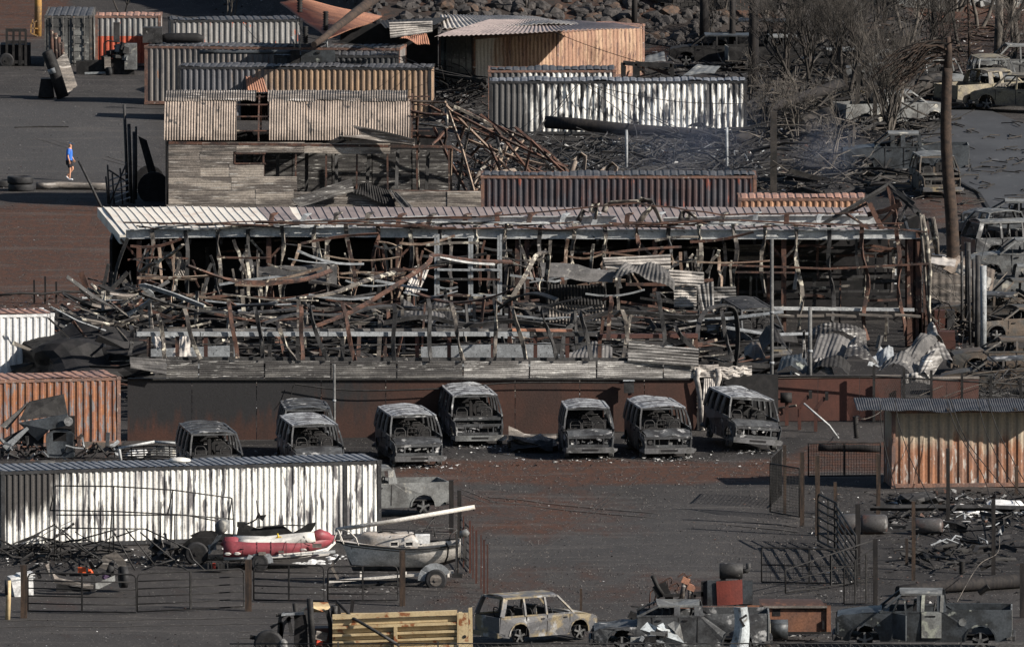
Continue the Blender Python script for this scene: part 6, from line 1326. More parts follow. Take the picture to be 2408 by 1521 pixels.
tk = thing('round_tank', 'small burnt round tank beside the orange-brown bin', 'tank', c6(1400, 800, Yo-.8)); part(tk, 'shell', MB().tube([c6(1310,725,Yo-1), c6(1318,725,Yo-1), c6(1485,725,Yo-1), c6(1492,725,Yo-1)], .5, 18, rs=[.46,.53,.53,.46]), M['carbrown']); part(tk, 'valve', MB().bar(c6(1370,650,Yo-1), c6(1400,650,Yo-1), .05), M['char'])
t2 = thing('fuel_box', 'dark open metal box between the round tank and the bin', 'box', c6(1560, 730, Yo-.6)); 
part(t2, 'shell', MB().tube([c6(1485,690,Yo-.6), c6(1645,690,Yo-.6)], .33, 12), M['carblue']); part(t2, 'lid_opening', MB().box(c6(1550,650,Yo-.6), (.75,.5,.12)), M['soot'])
bk = thing('backhoe_controls', 'burnt machine seat, bent levers and rusty hydraulic posts left of the compressor', 'machine', c6(600, 560, Ym)); Yk = Ym+.2
for pts, w_ in (([(460,220),(500,310),(560,400)],.16), ([(430,530),(440,370),(500,310),(590,250),(620,235),(635,260),(620,290)],.05), ([(470,480),(490,390),(560,350),(640,300),(670,285),(690,310),(680,345),(650,355)],.05), ([(590,250),(605,375)],.04), ([(660,340),(690,400)],.04)):
    part(bk, 'lever', MB().tube([c6(x,y,Yk) for x, y in pts], w_/2, 6), M['char' if w_ > .1 else 'ribrust'])
part(bk, 'seat', MB().hexa([c6(550,410,Yk-.3), c6(700,405,Yk-.3), c6(700,400,Yk+.3), c6(560,405,Yk+.3), c6(550,385,Yk-.3), c6(700,380,Yk-.3), c6(700,376,Yk+.3), c6(560,381,Yk+.3)]), M['char']); part(bk, 'seat_back', MB().bar(c6(560,400,Yk), c6(515,295,Yk), .5, .06), M['char'])
for x0_, y0_, x1_, y1_ in ((715,415,745,270),(785,480,795,330)):
    part(bk, 'cylinder', MB().tube([c6(x0_,y0_,Yk), c6(x1_,y1_,Yk)], .09, 8), M['ztand']); part(bk, 'cylinder_head', MB().box(c6(x1_+5,y1_-5,Yk), (.26,.2,.2), 0, ry=.4), M['rustsheet'])
for a, b_ in (((680,235),(730,200)),((720,255),(800,215)),((760,280),(830,330)),((735,200),(800,290)),((790,310),(825,325))): part(bk, 'linkage', MB().bar(c6(*a,Yk), c6(*b_,Yk), .05), M['ribrust'])
for a, b_, w_ in (((570,430),(640,430),.2),((620,420),(625,500),.15),((580,410),(600,500),.1),((690,420),(720,480),.25),((740,450),(800,460),.2)): part(bk, 'frame_bar', MB().bar(c6(*a,Yk), c6(*b_,Yk), w_), M['char'])
ax = thing('axle_assembly', 'red-brown axle and dark arms on the ground left of the machine seat', 'machine part', c6(420, 620, Ym)); Ya = Ym-.2
for a, b_, w_ in (((270,490),(390,500),.05),((330,545),(540,595),.11),((270,600),(300,540),.25),((500,560),(600,450),.2),((450,540),(560,460),.12),((400,530),(480,530),.14),((290,620),(360,600),.3)): part(ax, 'arm', MB().bar(c6(*a,Ya), c6(*b_,Ya), w_), M['char'])
part(ax, 'red_drum', MB().tube([c6(340,612,Ya-.1), c6(520,612,Ya-.1)], .13, 10), M['redm']); part(ax, 'steel_rod', MB().tube([c6(350,550,Ya-.1), c6(530,593,Ya-.1)], .05, 7), M['steel'])
# torn blue-white panels
Yp = YB(1590)
def torn(lb, pts, Y, m='bluesheet', d=(0,.05,0), fold=0):
    q = [c6(x, y, Y + (k % 2)*fold) for k, (x, y) in enumerate(pts)]; c0 = q[0].copy(); mb = MB(); mb.v = []; n = len(q); ctr = sum(q, Vector())/n + Vector((0,-.25 if fold else 0, 0))
    vs = [p-c0 for p in q]+[ctr-c0]; mb.add(vs, [(i, (i+1) % n, n) for i in range(n)]); return mb.build('crumpled_sheet', M[m], loc=c0, label=lb, cat='metal panel', solid=.025)
torn('pointed blue-white torn panel on the crushed pickup hood', [(350,690),(415,628),(500,670),(640,700),(740,810),(640,845),(480,760),(400,730)], Yp, fold=.3)
torn('folded pale panel with a raised flap right of the pointed one', [(500,660),(550,635),(640,770),(600,700),(560,720)], Yp+.2, fold=.3)
torn('pale curved door panel beside the folded flap', [(590,650),(650,620),(700,640),(735,810),(650,800),(610,700)], Yp+.3, 'carl', fold=.15)
up_ = thing('upright_panel', 'upright curled blue-white sheet standing by the round tank', 'metal panel', c6(1200, 900, Yp))
part(up_, 'sheet', MB().grid(lambda u, v: c6(1170+118*u - 55*v*v*(1-u) + 20*math.sin(v*3), 492+400*v, Yp)+Vector((0, -.25*math.sin(u*math.pi), 0)), 8, 10, False), M['bluesheet'], solid=.02)
part(up_, 'handle', MB().bar(c6(1285,565,Yp-.2), c6(1225,600,Yp-.25), .07).bar(c6(1225,600,Yp-.25), c6(1265,665,Yp-.25), .07), M['soot'])
sc_ = thing('scrap_machine', 'grey machine scrap piled below the pointed torn panel', 'scrap', c6(420, 900, Yp-.3))
for k in range(18): part(sc_, 'scrap_piece', MB().box(c6(R.uniform(310,560), R.uniform(720,850), Yp-.5+R.uniform(-.2,.3)), (R.uniform(.1,.5), .15, R.uniform(.06,.25)), 0, 0, R.uniform(-.5,.5)), M[R.choice(['carl','steeld','char','steel'])])
M['tankm'] = wm('burnt_cylinder_steel', (.06,.057,.057), (.085,.045,.035), 1.2, (.5,.65), c3=(.17,.17,.17), s3=2, t3=(.6,.72), rough=.45)
M['steelg'] = wm('weathered_pole_steel', (.12,.12,.12), (.07,.07,.07), 2, c3=(.2,.2,.2), s3=6, t3=(.6,.7))
# ---------------------------------------------------------------- trees
def tree(base, h, label, seed=1, lean=(0,0), r=.12, m='bark', spread=.55, depth=4, stems=1, name='burnt_tree', cat='tree', nb=4, group=None, droop=0, open_=.5):
    rr = random.Random(seed); t_ = thing(name, label, cat, base, 0, group)
    tk = MB(); cr = MB()
    def grow(p, d, ln, r0, lv, mb):
        pts = [p]; n = 4 if lv < 3 else 3
        for k in range(n):
            d = (d + Vector((rr.uniform(-.22,.22), rr.uniform(-.22,.22), rr.uniform(-.08,.12) - droop*lv*.05))).normalized(); p = p + d*ln/n; pts.append(p)
        r1 = r0*.62; mb.tube(pts, r0, 6 if lv < 2 else (4 if lv < 4 else 3), r1, caps=False)
        if lv >= depth: return
        for k in range(nb if lv else nb+1):
            f = rr.uniform(.35, 1); i = min(n-1, int(f*n)); q = pts[i]*(1-(f*n-i)) + pts[i+1]*(f*n-i)
            a = rr.uniform(0, 6.28); nd = (d + Vector((math.cos(a), math.sin(a), rr.uniform(-.1,.5)))*rr.uniform(.35, 1.0)*spread*1.6).normalized()
            grow(q, nd, ln*rr.uniform(.5,.78), max(.008, r1*rr.uniform(.45,.75)), lv+1, cr)
    for k in range(stems):
        a = rr.uniform(0, 6.28); d = Vector((lean[0]+(math.cos(a)*open_*rr.random() if stems > 1 else 0), lean[1]+(math.sin(a)*open_*rr.random() if stems > 1 else 0), 1)).normalized()
        grow(Vector((math.cos(a)*.15*(stems > 1), math.sin(a)*.15*(stems > 1), -.1)), d, h*rr.uniform(.45,.6), r*rr.uniform(.8,1), 0, tk)
    tk.build('trunk', M[m], t_); cr.build('branches', M[m], t_); return t_
def hz(px, py):                                # ground or bank point under a picture position
    d = ray(px, py)
    for k in range(900):
        Y = 480 + k*.4; p_ = P(px, py, Y)
        if p_.z <= hill_z(p_.x, Y): return Vector((p_.x, Y, hill_z(p_.x, Y)))
    return G(px, py)
T = [ # px, base py, height, stems, lean, r, seed, mat, label
 (1905,245,7.5,4,0,.13,1,'bark','dense many-branched burnt tree behind the black post line'),(1975,262,7,3,.1,.12,2,'bark','burnt tree with leaning dark stems beside the first fallen trunk'),(1860,120,6,2,-.1,.1,3,'bark','leafless tree right of the tallest utility pole'),
 (2020,140,7,2,.1,.14,4,'bark','tall forked burnt tree behind the rear cars'),(2130,120,7,2,-.1,.12,5,'barkl','ashy forked tree left of the far palm stem'),(2300,70,7,2,.05,.12,6,'barkl','pale leafless tree in the top right corner thicket'),(2390,110,7,3,-.2,.12,7,'barkl','pale spreading tree at the right edge of the thicket'),
 (2215,60,6,3,0,.1,8,'bark','dark twiggy tree behind the palm crown'),(1800,45,5,3,0,.09,9,'barkl','twiggy shrub-like tree above the black pickup'),(1700,28,4,3,0,.07,10,'barkl','small bare tree before the block wall'),(1580,18,4,2,0,.06,11,'bark','small bare tree on top of the boulders'),
 (1240,22,4,2,0,.06,12,'bark','thin bare tree on the boulders above the silvery roof'),(1045,28,3.5,3,.1,.05,13,'barkl','thin twiggy tree left of the rocky bank'),(540,52,3.5,4,.2,.05,14,'barkl','bare bush with pale twigs behind the grey streaked container'),(285,45,3.5,2,0,.05,15,'bark','spindly bush behind the orange and grey container'),
 (1945,400,3.5,2,.15,.07,16,'barkl','small crooked tree in the smoking debris'),(1880,330,3.5,3,-.2,.06,17,'barkl','low crooked tree left of the long fallen trunk'),(2330,180,5,2,.1,.1,18,'bark','dark bare tree behind the pale car facing us'),(2070,60,6,3,0,.1,19,'bark','dense dark tree against the pale rubble at the top'),
 (1770,255,3,4,.2,.05,20,'barkl','fan of pale twigs beside the peeling white container'),(2180,700,2.2,5,.1,.03,21,'barkl','bare twigs at the foot of the palm pole'),(1950,60,6,2,0,.11,22,'bark','twin-stemmed burnt tree above the rear wrecks'), (2250,30,6,3,.1,.1,23,'barkl','ashy tree with crossing limbs right of the far palm stem'), (1660,90,3,3,0,.05,24,'bark','bare shrub at the foot of the rocky bank'),
 (2160,190,6,3,.1,.1,25,'bark','dark bare tree directly behind the palm fronds'),(2380,60,7,3,-.1,.12,26,'bark','dark many-stemmed tree at the top right edge'),(1840,200,6,3,.1,.1,27,'bark','dark bare tree between the black pickup and the thicket'),(1930,130,7,3,0,.12,28,'bark','tall dark tree in the middle of the thicket'),(2075,260,4.5,4,.1,.06,29,'bark','spreading dark shrub above the multi-stemmed bush'),(2265,120,6,2,0,.1,30,'bark','slim dark tree beside the slim reddish pole'),(1795,330,3,4,.2,.04,31,'barkl','fan of thin twigs beside the squared double post')]
for px, py, h, st, ln, r_, sd, m_, lb in T: tree(hz(px, py), h, lb, sd*7+1, (ln, 0), r_, m_, stems=st, depth=4 if h > 3 else 3, nb=4 if h > 4 else 3, spread=.5)
tree(G(2090, 318), 5.2, 'multi-stemmed bush of upright ash-grey stems by the long pickup', 201, (-.02,0), .055, 'barkl', spread=.22, depth=3, stems=22, nb=3, open_=.22, cat='bush', name='burnt_bush')
# tall straight trunks and utility poles
def hpost(px, yt, base, label, w, m='pole', name='utility_pole', cat='pole', lean=0, r1=None):
    b_ = hz(*base); t_ = P(px, yt, b_.y)-b_; MB().tube([(0,0,-.2), tuple(t_*.5+Vector((.03,0,0))), tuple(t_)], w/2, 9, (r1 or w*.8)/2).build(name, M[m], loc=b_, label=label, cat=cat)
hpost(1491,-60,(1491,62),'leftmost dark utility pole behind the peach container',.34)
hpost(1654,-60,(1655,96),'thick dark utility pole left of a thinner one',.52); hpost(1722,-60,(1720,158),'thin dark utility pole between two thicker ones',.36); hpost(1772,-80,(1770,216),'thickest black utility pole at the end of the peeling white container',.56)
hpost(2350,-40,(2345,168),'ringed pale-grey palm trunk left of the right edge',.5,'barkl','palm_tree','palm tree'); hpost(2275,-40,(2280,175),'slim reddish pole beside the palm crown',.16,'trunkb'); hpost(1880,-30,(1878,150),'straight burnt trunk at the left side of the thicket',.3,'bark','bare_tree','tree')
hpost(2000,-40,(2010,150),'straight dark trunk in the middle of the thicket',.26,'bark','bare_tree','tree'); hpost(2190,-40,(2200,110),'straight dark trunk behind the palm crown',.34,'pole','bare_tree','tree')
for px, yt, yb, w_, lb, ln in ((1819,262,462,.3,'tall squared double post beside the smoking debris',0),(2012,155,305,.22,'grey plank post leaning beside the bush',8),(1993,150,260,.3,'wide weathered plank post behind the grey one',-12),(2040,200,300,.22,'dark plank post left of the bush',2),(2056,200,310,.2,'darker plank post touching the bush',3),
    (1997,320,412,.12,'thin dark stake before the long grey pickup',0),(2003,292,412,.1,'thin pale stake before the long grey pickup',6)): post(px, yt, yb, lb, w_, 'bark' if 'pale' not in lb else 'barkl', ln)
# palm: bare brown trunk with wilted fronds blown to the left
pbase = G(2238, 722); pl = thing('palm_tree', 'tall burnt palm with wilted fronds blown to the left', 'palm tree', pbase)
tp = P(2227, 160, pbase.y); mb = MB(); n = 26
mb.tube([pbase + (tp-pbase)*k/n + Vector((.10*math.sin(k*.25), 0, 0)) for k in range(n+1)], .2, 12, rs=[(.31-.10*(k/n)**.7)*(1+.03*(k % 2)) for k in range(n+1)])
part(pl, 'trunk', mb, M['trunkb'])
part(pl, 'crown_shaft', MB().tube([tp+Vector((0,0,-.2)), tp+Vector((.08,0,.7)), tp+Vector((.05,0,1.3))], .21, 9, .09), M['trunkb'])
for k in range(38):
    a = R.uniform(-1.0, 1.0); ln = R.uniform(1.2, 2.6); up_k = R.uniform(.1, 1.2); s0 = tp + Vector((R.uniform(-.1,.1), R.uniform(-.1,.1), R.uniform(.2, 1.1))); pts = [s0]
    right = R.random() < .14
    for q in range(1, 8):
        f = q/7; dx = (-ln*f) if not right else ln*.35*f
        pts.append(s0 + Vector((dx, a*ln*.4*f, up_k*math.sin(f*2.2)*.55 - .9*f*f*R.uniform(.7,1.3) - (0 if right else .2*f))))
    fr = MB(); fr.rib(pts, .05, .025, 0, R.uniform(0,1), wf=[1.6-1.2*i/7 for i in range(8)])
    for q in range(3, 8, 1 + k % 2):
        for s_ in ((-1, 1) if k % 3 else (1,)):
            if not right: fr.rib([pts[q], pts[q]+Vector((-.22, s_*.12, -.10)), pts[q]+Vector((-.42, s_*.15, -.32))], .028, .008)
    part(pl, 'frond', fr, M['trunkb' if k % 3 else 'bark'])
# fallen trunks
def log(pa, ra, pb, rb, label, m='bark', name='fallen_tree', cat='tree trunk', za=.3, zb=.3, seg=10, mid=None):
    a, b_ = (hz(*pa) if isinstance(pa, tuple) else pa)+Vector((0,0,za)), (hz(*pb) if isinstance(pb, tuple) else pb)+Vector((0,0,zb)); k = [a + (b_-a)*q/6 + Vector((0,0,.08*noise.noise(Vector((q*2., za, ra*9))))) for q in range(7)]
    c0 = a.copy(); return MB().tube([p-c0 for p in k], ra, seg, rb).build(name, M[m], loc=c0, label=label, cat=cat)
log((1875,325),.45,(2235,222),.32,'thick fallen trunk propped up towards the palm, splintered at the end',za=.55,zb=.9); log((1800,302),.2,(1975,262),.3,'dark fallen trunk crossing behind the multi-stemmed bush','pole',za=.9,zb=1.3)
log((1283,334),.30,(1770,346),.27,'long dark fallen utility pole before the peeling white container','pole','fallen_pole','utility pole',za=.9,zb=.35)
log((1000,215),.14,(1150,225),.2,'fallen pole bundled with cables between the upper containers','steeld','fallen_pole','utility pole',za=1.0,zb=.7)
log((85,446),.17,(252,447),.17,'brown log lying behind the tyres','ztand',za=.16,zb=.16); log((1925,1062),.14,(2071,1064),.14,'black fallen pole with an insulator left of the gold container','pole','fallen_pole','utility pole',za=.12,zb=.12)
log((2112,1404),.20,(2440,1380),.28,'big black fallen pole behind the dark crew-cab pickup','pole','fallen_pole','utility pole',za=.2,zb=.28)
dp = log(P(738,106,683),.15,P(884,-6,697),.27,'brown pole leaning over the rusty roof sheet','trunkb','leaning_pole','utility pole',za=0,zb=0)
for nm, p0, p1, lb in (('insulator',(2015,1045),(2011,978),'ribbed insulator standing on the black fallen pole'),('insulator',(2262,1366),(2262,1318),'ribbed insulator upright on the big black pole'),('insulator',(2302,1412),(2325,1378),'ribbed insulator tipped over below the big black pole')):
    b_ = G(*p0)+Vector((0,0,.25)); t_ = P(p1[0], p1[1], b_.y)-b_; k = [t_*q/20 for q in range(21)]
    MB().tube(k, .1, 10, rs=[.13 if q % 2 else .075 for q in range(21)]).build(nm, M['char'], loc=b_, label=lb, cat='insulator')
# gas cylinders
for (x0, x1, yc, r_, lb, m_, tip) in ((1972,2022,1235,.36,'rusty grey cylinder with dark open end left of its twin','tankm',0),(2024,2088,1236,.36,'grey gas cylinder lying right of the rusty one','tankm',0),(2150,2218,1237,.30,'reddish gas cylinder lying with a black torn end','tankm',1)):
    g0 = G((x0+x1)/2, yc+20); L_ = (x1-x0)*MPP(g0.y); a_ = .12*tip
    MB().tube([(-L_/2,0,r_), (-L_/2+.08,0,r_), (L_/2-.12,0,r_), (L_/2-.03,0,r_), (L_/2,0,r_)], r_, 20, rs=[r_*.8, r_, r_, r_*.85, r_*.4]).build('gas_cylinder', M[m_], loc=g0, label=lb, cat='gas cylinder').rotation_euler = (0, a_*0, -a_)
MB().rib([(0,0,.25),(.5,-.05,.2),(.9,-.1,.08)], .3, .2, 0, .4).build('torn_metal', M['char'], loc=G(2214,1250), label='torn black metal end beyond the reddish cylinder', cat='metal scrap')
ib = log(G(2046,1212),.12,G(2440,1214),.12,'long dark steel beam on blocks in the scrap field','steeld','steel_beam','beam',za=.3,zb=.3,seg=4)
# steel posts and meter box at the brown wall
mp_ = thing('meter_box', 'grey meter box on a brown post in front of the wall', 'meter box', G(1478, 1018)); Ym_ = G(1478,1018).y
mp_.location.y -= 0; part(mp_, 'post', MB().bar(P(1481,1018,Ym_), P(1481,922,Ym_), .15), M['brown2']); part(mp_, 'box', MB().hexa([P(1467,924,Ym_-.15), P(1491,924,Ym_-.15), P(1491,924,Ym_+.15), P(1467,924,Ym_+.15), P(1467,895,Ym_-.15), P(1491,895,Ym_-.15), P(1491,895,Ym_+.15), P(1467,895,Ym_+.15)]), M['steeld'])
part(mp_, 'hood', MB().hexa([P(1465,896,Ym_-.2), P(1493,896,Ym_-.2), P(1493,896,Ym_+.2), P(1465,896,Ym_+.2), P(1466,893,Ym_-.18), P(1492,893,Ym_-.18), P(1492,893,Ym_+.18), P(1466,893,Ym_+.18)]), M['steel'])
for px, yt, yb, w_, lb in ((1815,562,1000,.14,'tall grey steel pole with collars beside the tilted van'),(1905,722,987,.15,'pale steel pole standing before the brown wall, right of the tall one'),(786,856,1078,.10,'thin lamp pole rising behind the long white container')):
    b_ = G(px, yb); t_ = P(px, yt, b_.y)-b_; q = thing('steel_pole', lb, 'pole', b_); MB().tube([(0,0,0), tuple(t_)], w_/2, 9).build('shaft', M['steelg'], q)
    for f in (.12, .33, .6): MB().tube([tuple(t_*f), tuple(t_*f+Vector((0,0,.09)))], w_*.68, 9).build('collar', M['steel'], q)
    if px > 1000:
        for f in (.14,): MB().bar(tuple(t_*f), tuple(t_*f+Vector((.45,-.1,.03))), .05).build('bracket', M['steeld'], q)
for pts, lb in (([(1861,985),(1861,872+0),(1880,882)],'thin pale pipe standing at the wall left of the pale steel pole'),([(1890,948),(1950,1000),(1972,1030)],'white pipe lying diagonally before the brown wall')):
    b_ = G(*( (1861,985) if 'thin' in lb else (1972,1030))); MB().tube([P(x,y,b_.y)-b_ for x,y in pts], .035, 6).build('pipe', M['steelw'], loc=b_, label=lb, cat='pipe')
for px, yt, yb, lb in ((1880,958,1010,'brown forked post with a slanted arm right of the tilted van'),(1918,962,1014,'brown forked post with a black head further right')):
    b_ = G(px,yb); q = thing('forked_post', lb, 'post', b_); a = P(px,yt,b_.y)-b_; MB().bar((0,0,0), tuple(a), .13).build('post', M['brown2'], q); MB().bar(tuple(a), tuple(a+Vector((.35,0,.45))), .13).build('arm', M['brown2'], q); MB().box(tuple(a+Vector((.42,0,.5))), (.12,.2,.3)).build('head', M['char'], q)
hr = thing('hose_reel', 'black drum on a brown bracket beside the tilted van', 'reel', G(1852, 1000)); part(hr, 'drum', MB().tube([P(1835,935,G(1852,1000).y-.2), P(1862,935,G(1852,1000).y-.2)], .2, 12), M['char']); part(hr, 'bracket', MB().bar(P(1850,1000,G(1852,1000).y), P(1850,945,G(1852,1000).y), .14), M['brown2'])
# brown walls carrying on to the right
for x0_, x1_, yb, yt, lb in ((1700,1826,1006,889,'dark brown wall section behind the tilted van'),(1826,2119,990,888,'red-brown wall with pole shadows under the heap of sheets'),(2188,2302,985,891,'short brown wall section behind the wire fence at the right')):
    w0 = G(x0_, yb); w1 = G(x1_, yb-2); q = thing('boundary_wall', lb, 'wall', w0); zt = P(x0_, yt, w0.y).z; d = w1-w0; k = 3
    for i in range(k):
        a = w0+d*i/k; b_ = w0+d*(i+1)/k; part(q, 'wall_panel', MB().poly([a, b_-d.normalized()*.015, b_-d.normalized()*.015+Vector((0,0,zt)), a+Vector((0,0,zt))], (0,.12,0)), M['brown2'])
    part(q, 'cap', MB().bar(w0+Vector((0,.06,zt+.03)), w1+Vector((0,.06,zt+.03)), .08, .2), M['ztand'])
cf = thing('chain_link_fence', 'long chain-link fence in front of the red-brown wall and wrecks', 'fence', G(2100, 992)); Yc = G(2100,992).y
for px in (2055, 2126, 2190, 2262, 2330, 2400): part(cf, 'fence_post', MB().bar(P(px,992,Yc), P(px,858+(px-2055)*.09,Yc), .1), M['char'])
part(cf, 'top_rail', MB().tube([P(1830,886,Yc), P(2055,884,Yc), P(2126,888,Yc), P(2262,896,Yc), P(2410,904,Yc)], .035, 6), M['char'])
mw = MB()
for k in range(90): x = 2055+k*4.2; mw.tube([P(x,990,Yc), P(x+40,890,Yc)], .006, 3, caps=False).tube([P(x+40,990,Yc), P(x,890,Yc)], .006, 3, caps=False)
part(cf, 'wire_mesh', mw, M['char'], kind='stuff')
# ---------------------------------------------------------------- top left corner
def cA(x, y, Y): return P(x*.3324, y*.3324, Y)
Yl = YB(233)
st = thing('steel_stack', 'leaning black cylinder and rusty plate beside the upper left containers', 'scrap stack', G(140, 232))
part(st, 'cylinder', MB().tube([cA(445,690,Yl), cA(385,500,Yl), cA(335,370,Yl), cA(330,360,Yl)], .29, 14, rs=[.3,.3,.29,.2]), M['char']); part(st, 'pale_band', MB().tube([cA(388,515,Yl), cA(375,480,Yl)], .305, 14), M['steel'])
part(st, 'plate', MB().poly([cA(475,680,Yl+.3), cA(540,610,Yl+.6), cA(462,375,Yl+.9), cA(392,430,Yl+.6)], (.05,.03,.02)), M['ztand'])
part(st, 'base_block', MB().hexa([cA(270,690,Yl+.3), cA(385,690,Yl+.3), cA(385,680,Yl+1.5), cA(270,680,Yl+1.5), cA(290,560,Yl+.3), cA(370,560,Yl+.3), cA(370,550,Yl+1.5), cA(290,550,Yl+1.5)]), M['soot'])
for k, (x, yt) in enumerate(((365,215),(392,235),(415,265),(438,300))): part(st, 'pipe', MB().tube([cA(x+10,480,Yl+1), cA(x,yt,Yl+1)], .10, 8), M['ribrust'])
fk = thing('forklift', 'blackened forklift mast at the left edge', 'forklift', G(35, 158)); Yf_ = YB(156)
for x in (48, 95, 140, 182): part(fk, 'mast_rail', MB().bar(cA(x,465,Yf_), cA(x,210,Yf_), .12), M['char'])
for y in (215, 300, 440): part(fk, 'cross_bar', MB().bar(cA(40,y,Yf_), cA(186,y,Yf_), .16, .1), M['char'])
part(fk, 'body', MB().box(cA(110,400,Yf_+1), (1.5,1.6,1.3)), M['soot']); wheel(fk, cA(45,430,Yf_-.1), .38, rim='char')
yp = thing('yellow_pole', 'dented yellow pole with a guard cage beside the burnt grey doors', 'pole', G(90, 86)); Yy = YB(86)
part(yp, 'shaft', MB().tube([cA(268,258,Yy), cA(270,0,Yy), cA(272,-60,Yy)], .19, 10), M['yelp'])
for a, b_ in (((222,170),(218,235)),((222,170),(262,150)),((218,235),(270,258)),((245,160),(242,240)),((222,200),(270,205)),((232,140),(228,180))): part(yp, 'guard_bar', MB().bar(cA(*a,Yy-.3), cA(*b_,Yy-.3), .06), M['yelp'])
et = thing('engine_trailer', 'burnt engine with ashen block on a low trailer before the orange container', 'trailer', G(265, 175)); Ye = YB(174)
for k in range(14): part(et, 'engine_part', MB().box(cA(R.uniform(740,930), R.uniform(310,440), Ye+R.uniform(-.2,.5)), (R.uniform(.15,.55), .3, R.uniform(.15,.4)), R.uniform(0,1), 0, R.uniform(-.4,.4)), M[R.choice(['char','char','steeld','carl'])])
part(et, 'engine_block', MB().box(cA(925,400,Ye), (.62,.6,1.3)), M['carl']); part(et, 'plate', MB().hexa([cA(740,490,Ye-.4), cA(785,490,Ye-.4), cA(785,485,Ye), cA(740,485,Ye), cA(738,408,Ye-.4), cA(783,405,Ye-.4), cA(783,402,Ye), cA(738,405,Ye)]), M['ztand'])
part(et, 'deck', MB().bar(cA(540,495,Ye), cA(950,475,Ye), .9, .12), M['char']); part(et, 'tow_bar', MB().bar(cA(600,520,Ye-.3), cA(770,515,Ye-.3), .1), M['steel']); wheel(et, cA(770,510,Ye-.5), .25, rim='char', ax=(.9,.4,0))
part(et, 'roll_hoop', MB().tube([cA(735,400,Ye), cA(735,310,Ye), cA(760,290,Ye), cA(850,300,Ye), cA(870,340,Ye)], .035, 6), M['char']); part(et, 'tall_tank', MB().box(cA(825,230,Ye+.6), (.32,.3,1.0)), M['steeld'])
# small dark tank and hoops on the upper containers
tkk = thing('fuel_tank', 'small slate-grey metal tank lying on the upper containers', 'tank', P(700,152,YB(262)+.9)); Yq = YB(262)-.3
part(tkk, 'shell', MB().hexa([P(707,148,Yq), P(789,146,Yq), P(789,146,Yq+1), P(707,148,Yq+1), P(708,121,Yq), P(788,120,Yq), P(786,118,Yq+1), P(711,119,Yq+1)]), M['carblue']); part(tkk, 'side_piece', MB().box(P(694,136,Yq+.2), (.45,.5,.75)), M['char']); part(tkk, 'cap', MB().box(P(748,124,Yq-.03), (.2,.06,.08)), M['soot'])
for a, b_ in (((705,115),(703,78)),((693,112),(686,86)),((769,112),(768,88))): part(tkk, 'pipe_stub', MB().tube([P(*a,Yq+.4), P(*b_,Yq+.4)], .05, 6), M['steel'])
for x, yt, yb in ((766,27,72),(705,-20,30),(718,62,102)):
    b_ = P(x, yb, 692); MB().tube([(P(x, yb+(yt-yb)*q/16, 692)-b_) for q in range(17)], .1, 8, rs=[.16 if q % 2 else .09 for q in range(17)]).build('insulator', M['char'], loc=b_, label={766:'ribbed insulator hanging above the rusty roof sheet',705:'ribbed insulator at the very top above the rusty roof sheet',718:'ribbed insulator by the dark container top left of the leaning pole'}[x], cat='insulator')
lp = log(G(470,262)+Vector((0,0,2.9)),.10,G(690,262)+Vector((0,0,2.9)),.10,'slate-grey pipe lying on the upper container roof','carblue','roof_pipe','pipe',za=0,zb=0)
for x0_, x1_, y0_, y1_, lb in ((336,382,64,100,'dark square steel box standing on the upper left container'),(378,478,78,102,'black mesh roll on the upper left container roof')):
    b_ = P((x0_+x1_)/2, y1_, G(500,246).y+1.2); w_ = (x1_-x0_)*MPP(b_.y); h_ = (y1_-y0_)*MPP(b_.y)
    (MB().bb(-w_/2, w_/2, -.4, .4, 0, h_) if x0_ < 350 else MB().tube([(-w_/2,0,h_*.45),(-w_/2+.3,0,h_*.5),(w_/2-.3,0,h_*.5),(w_/2,0,h_*.4)], h_*.5, 10, rs=[h_*.3,h_*.5,h_*.5,h_*.3])).build('steel_box' if x0_ < 350 else 'mesh_roll', M['steeld' if x0_ < 350 else 'soot'], loc=b_, label=lb, cat='box' if x0_ < 350 else 'mesh roll')
csheet('small ribbed sheet leaning on the rust-blue container', [(583,226,YB(283)-.7), (632,226,YB(283)-.7), (617,176,YB(283)-.1), (576,176,YB(283)-.1)], 'rustsheet', pitch=.12)
# box frames on the far side of the peeling container
for x0_, x1_, yt, yb, lb in ((1493,1580,150,186,'open square black steel frame behind the peeling white container'),(1465,1500,148,180,'smaller black frame left of the open square one')):
    Yx = YB(318)+3.2+ (0 if x0_ > 1480 else 1.5); q = thing('steel_gantry', lb, 'frame', P(x0_, yb+60, Yx))
    for a, b_ in (((x0_,yb),(x0_,yt)),((x1_,yb),(x1_,yt)),((x0_,yt),(x1_,yt+4)),((x0_+6,yt+8),(x1_-30,yb))): part(q, 'frame_bar', MB().bar(P(*a,Yx), P(*b_,Yx), .2 if a[0] != x0_+6 else .06), M['char'])
    part(q, 'leg', MB().bar(P(x0_,yb,Yx), P(x0_,yb,Yx)*1-Vector((0,0,P(x0_,yb,Yx).z)), .12), M['char']); part(q, 'leg', MB().bar(P(x1_,yb,Yx), P(x1_,yb,Yx)*1-Vector((0,0,P(x1_,yb,Yx).z)), .12), M['char'])
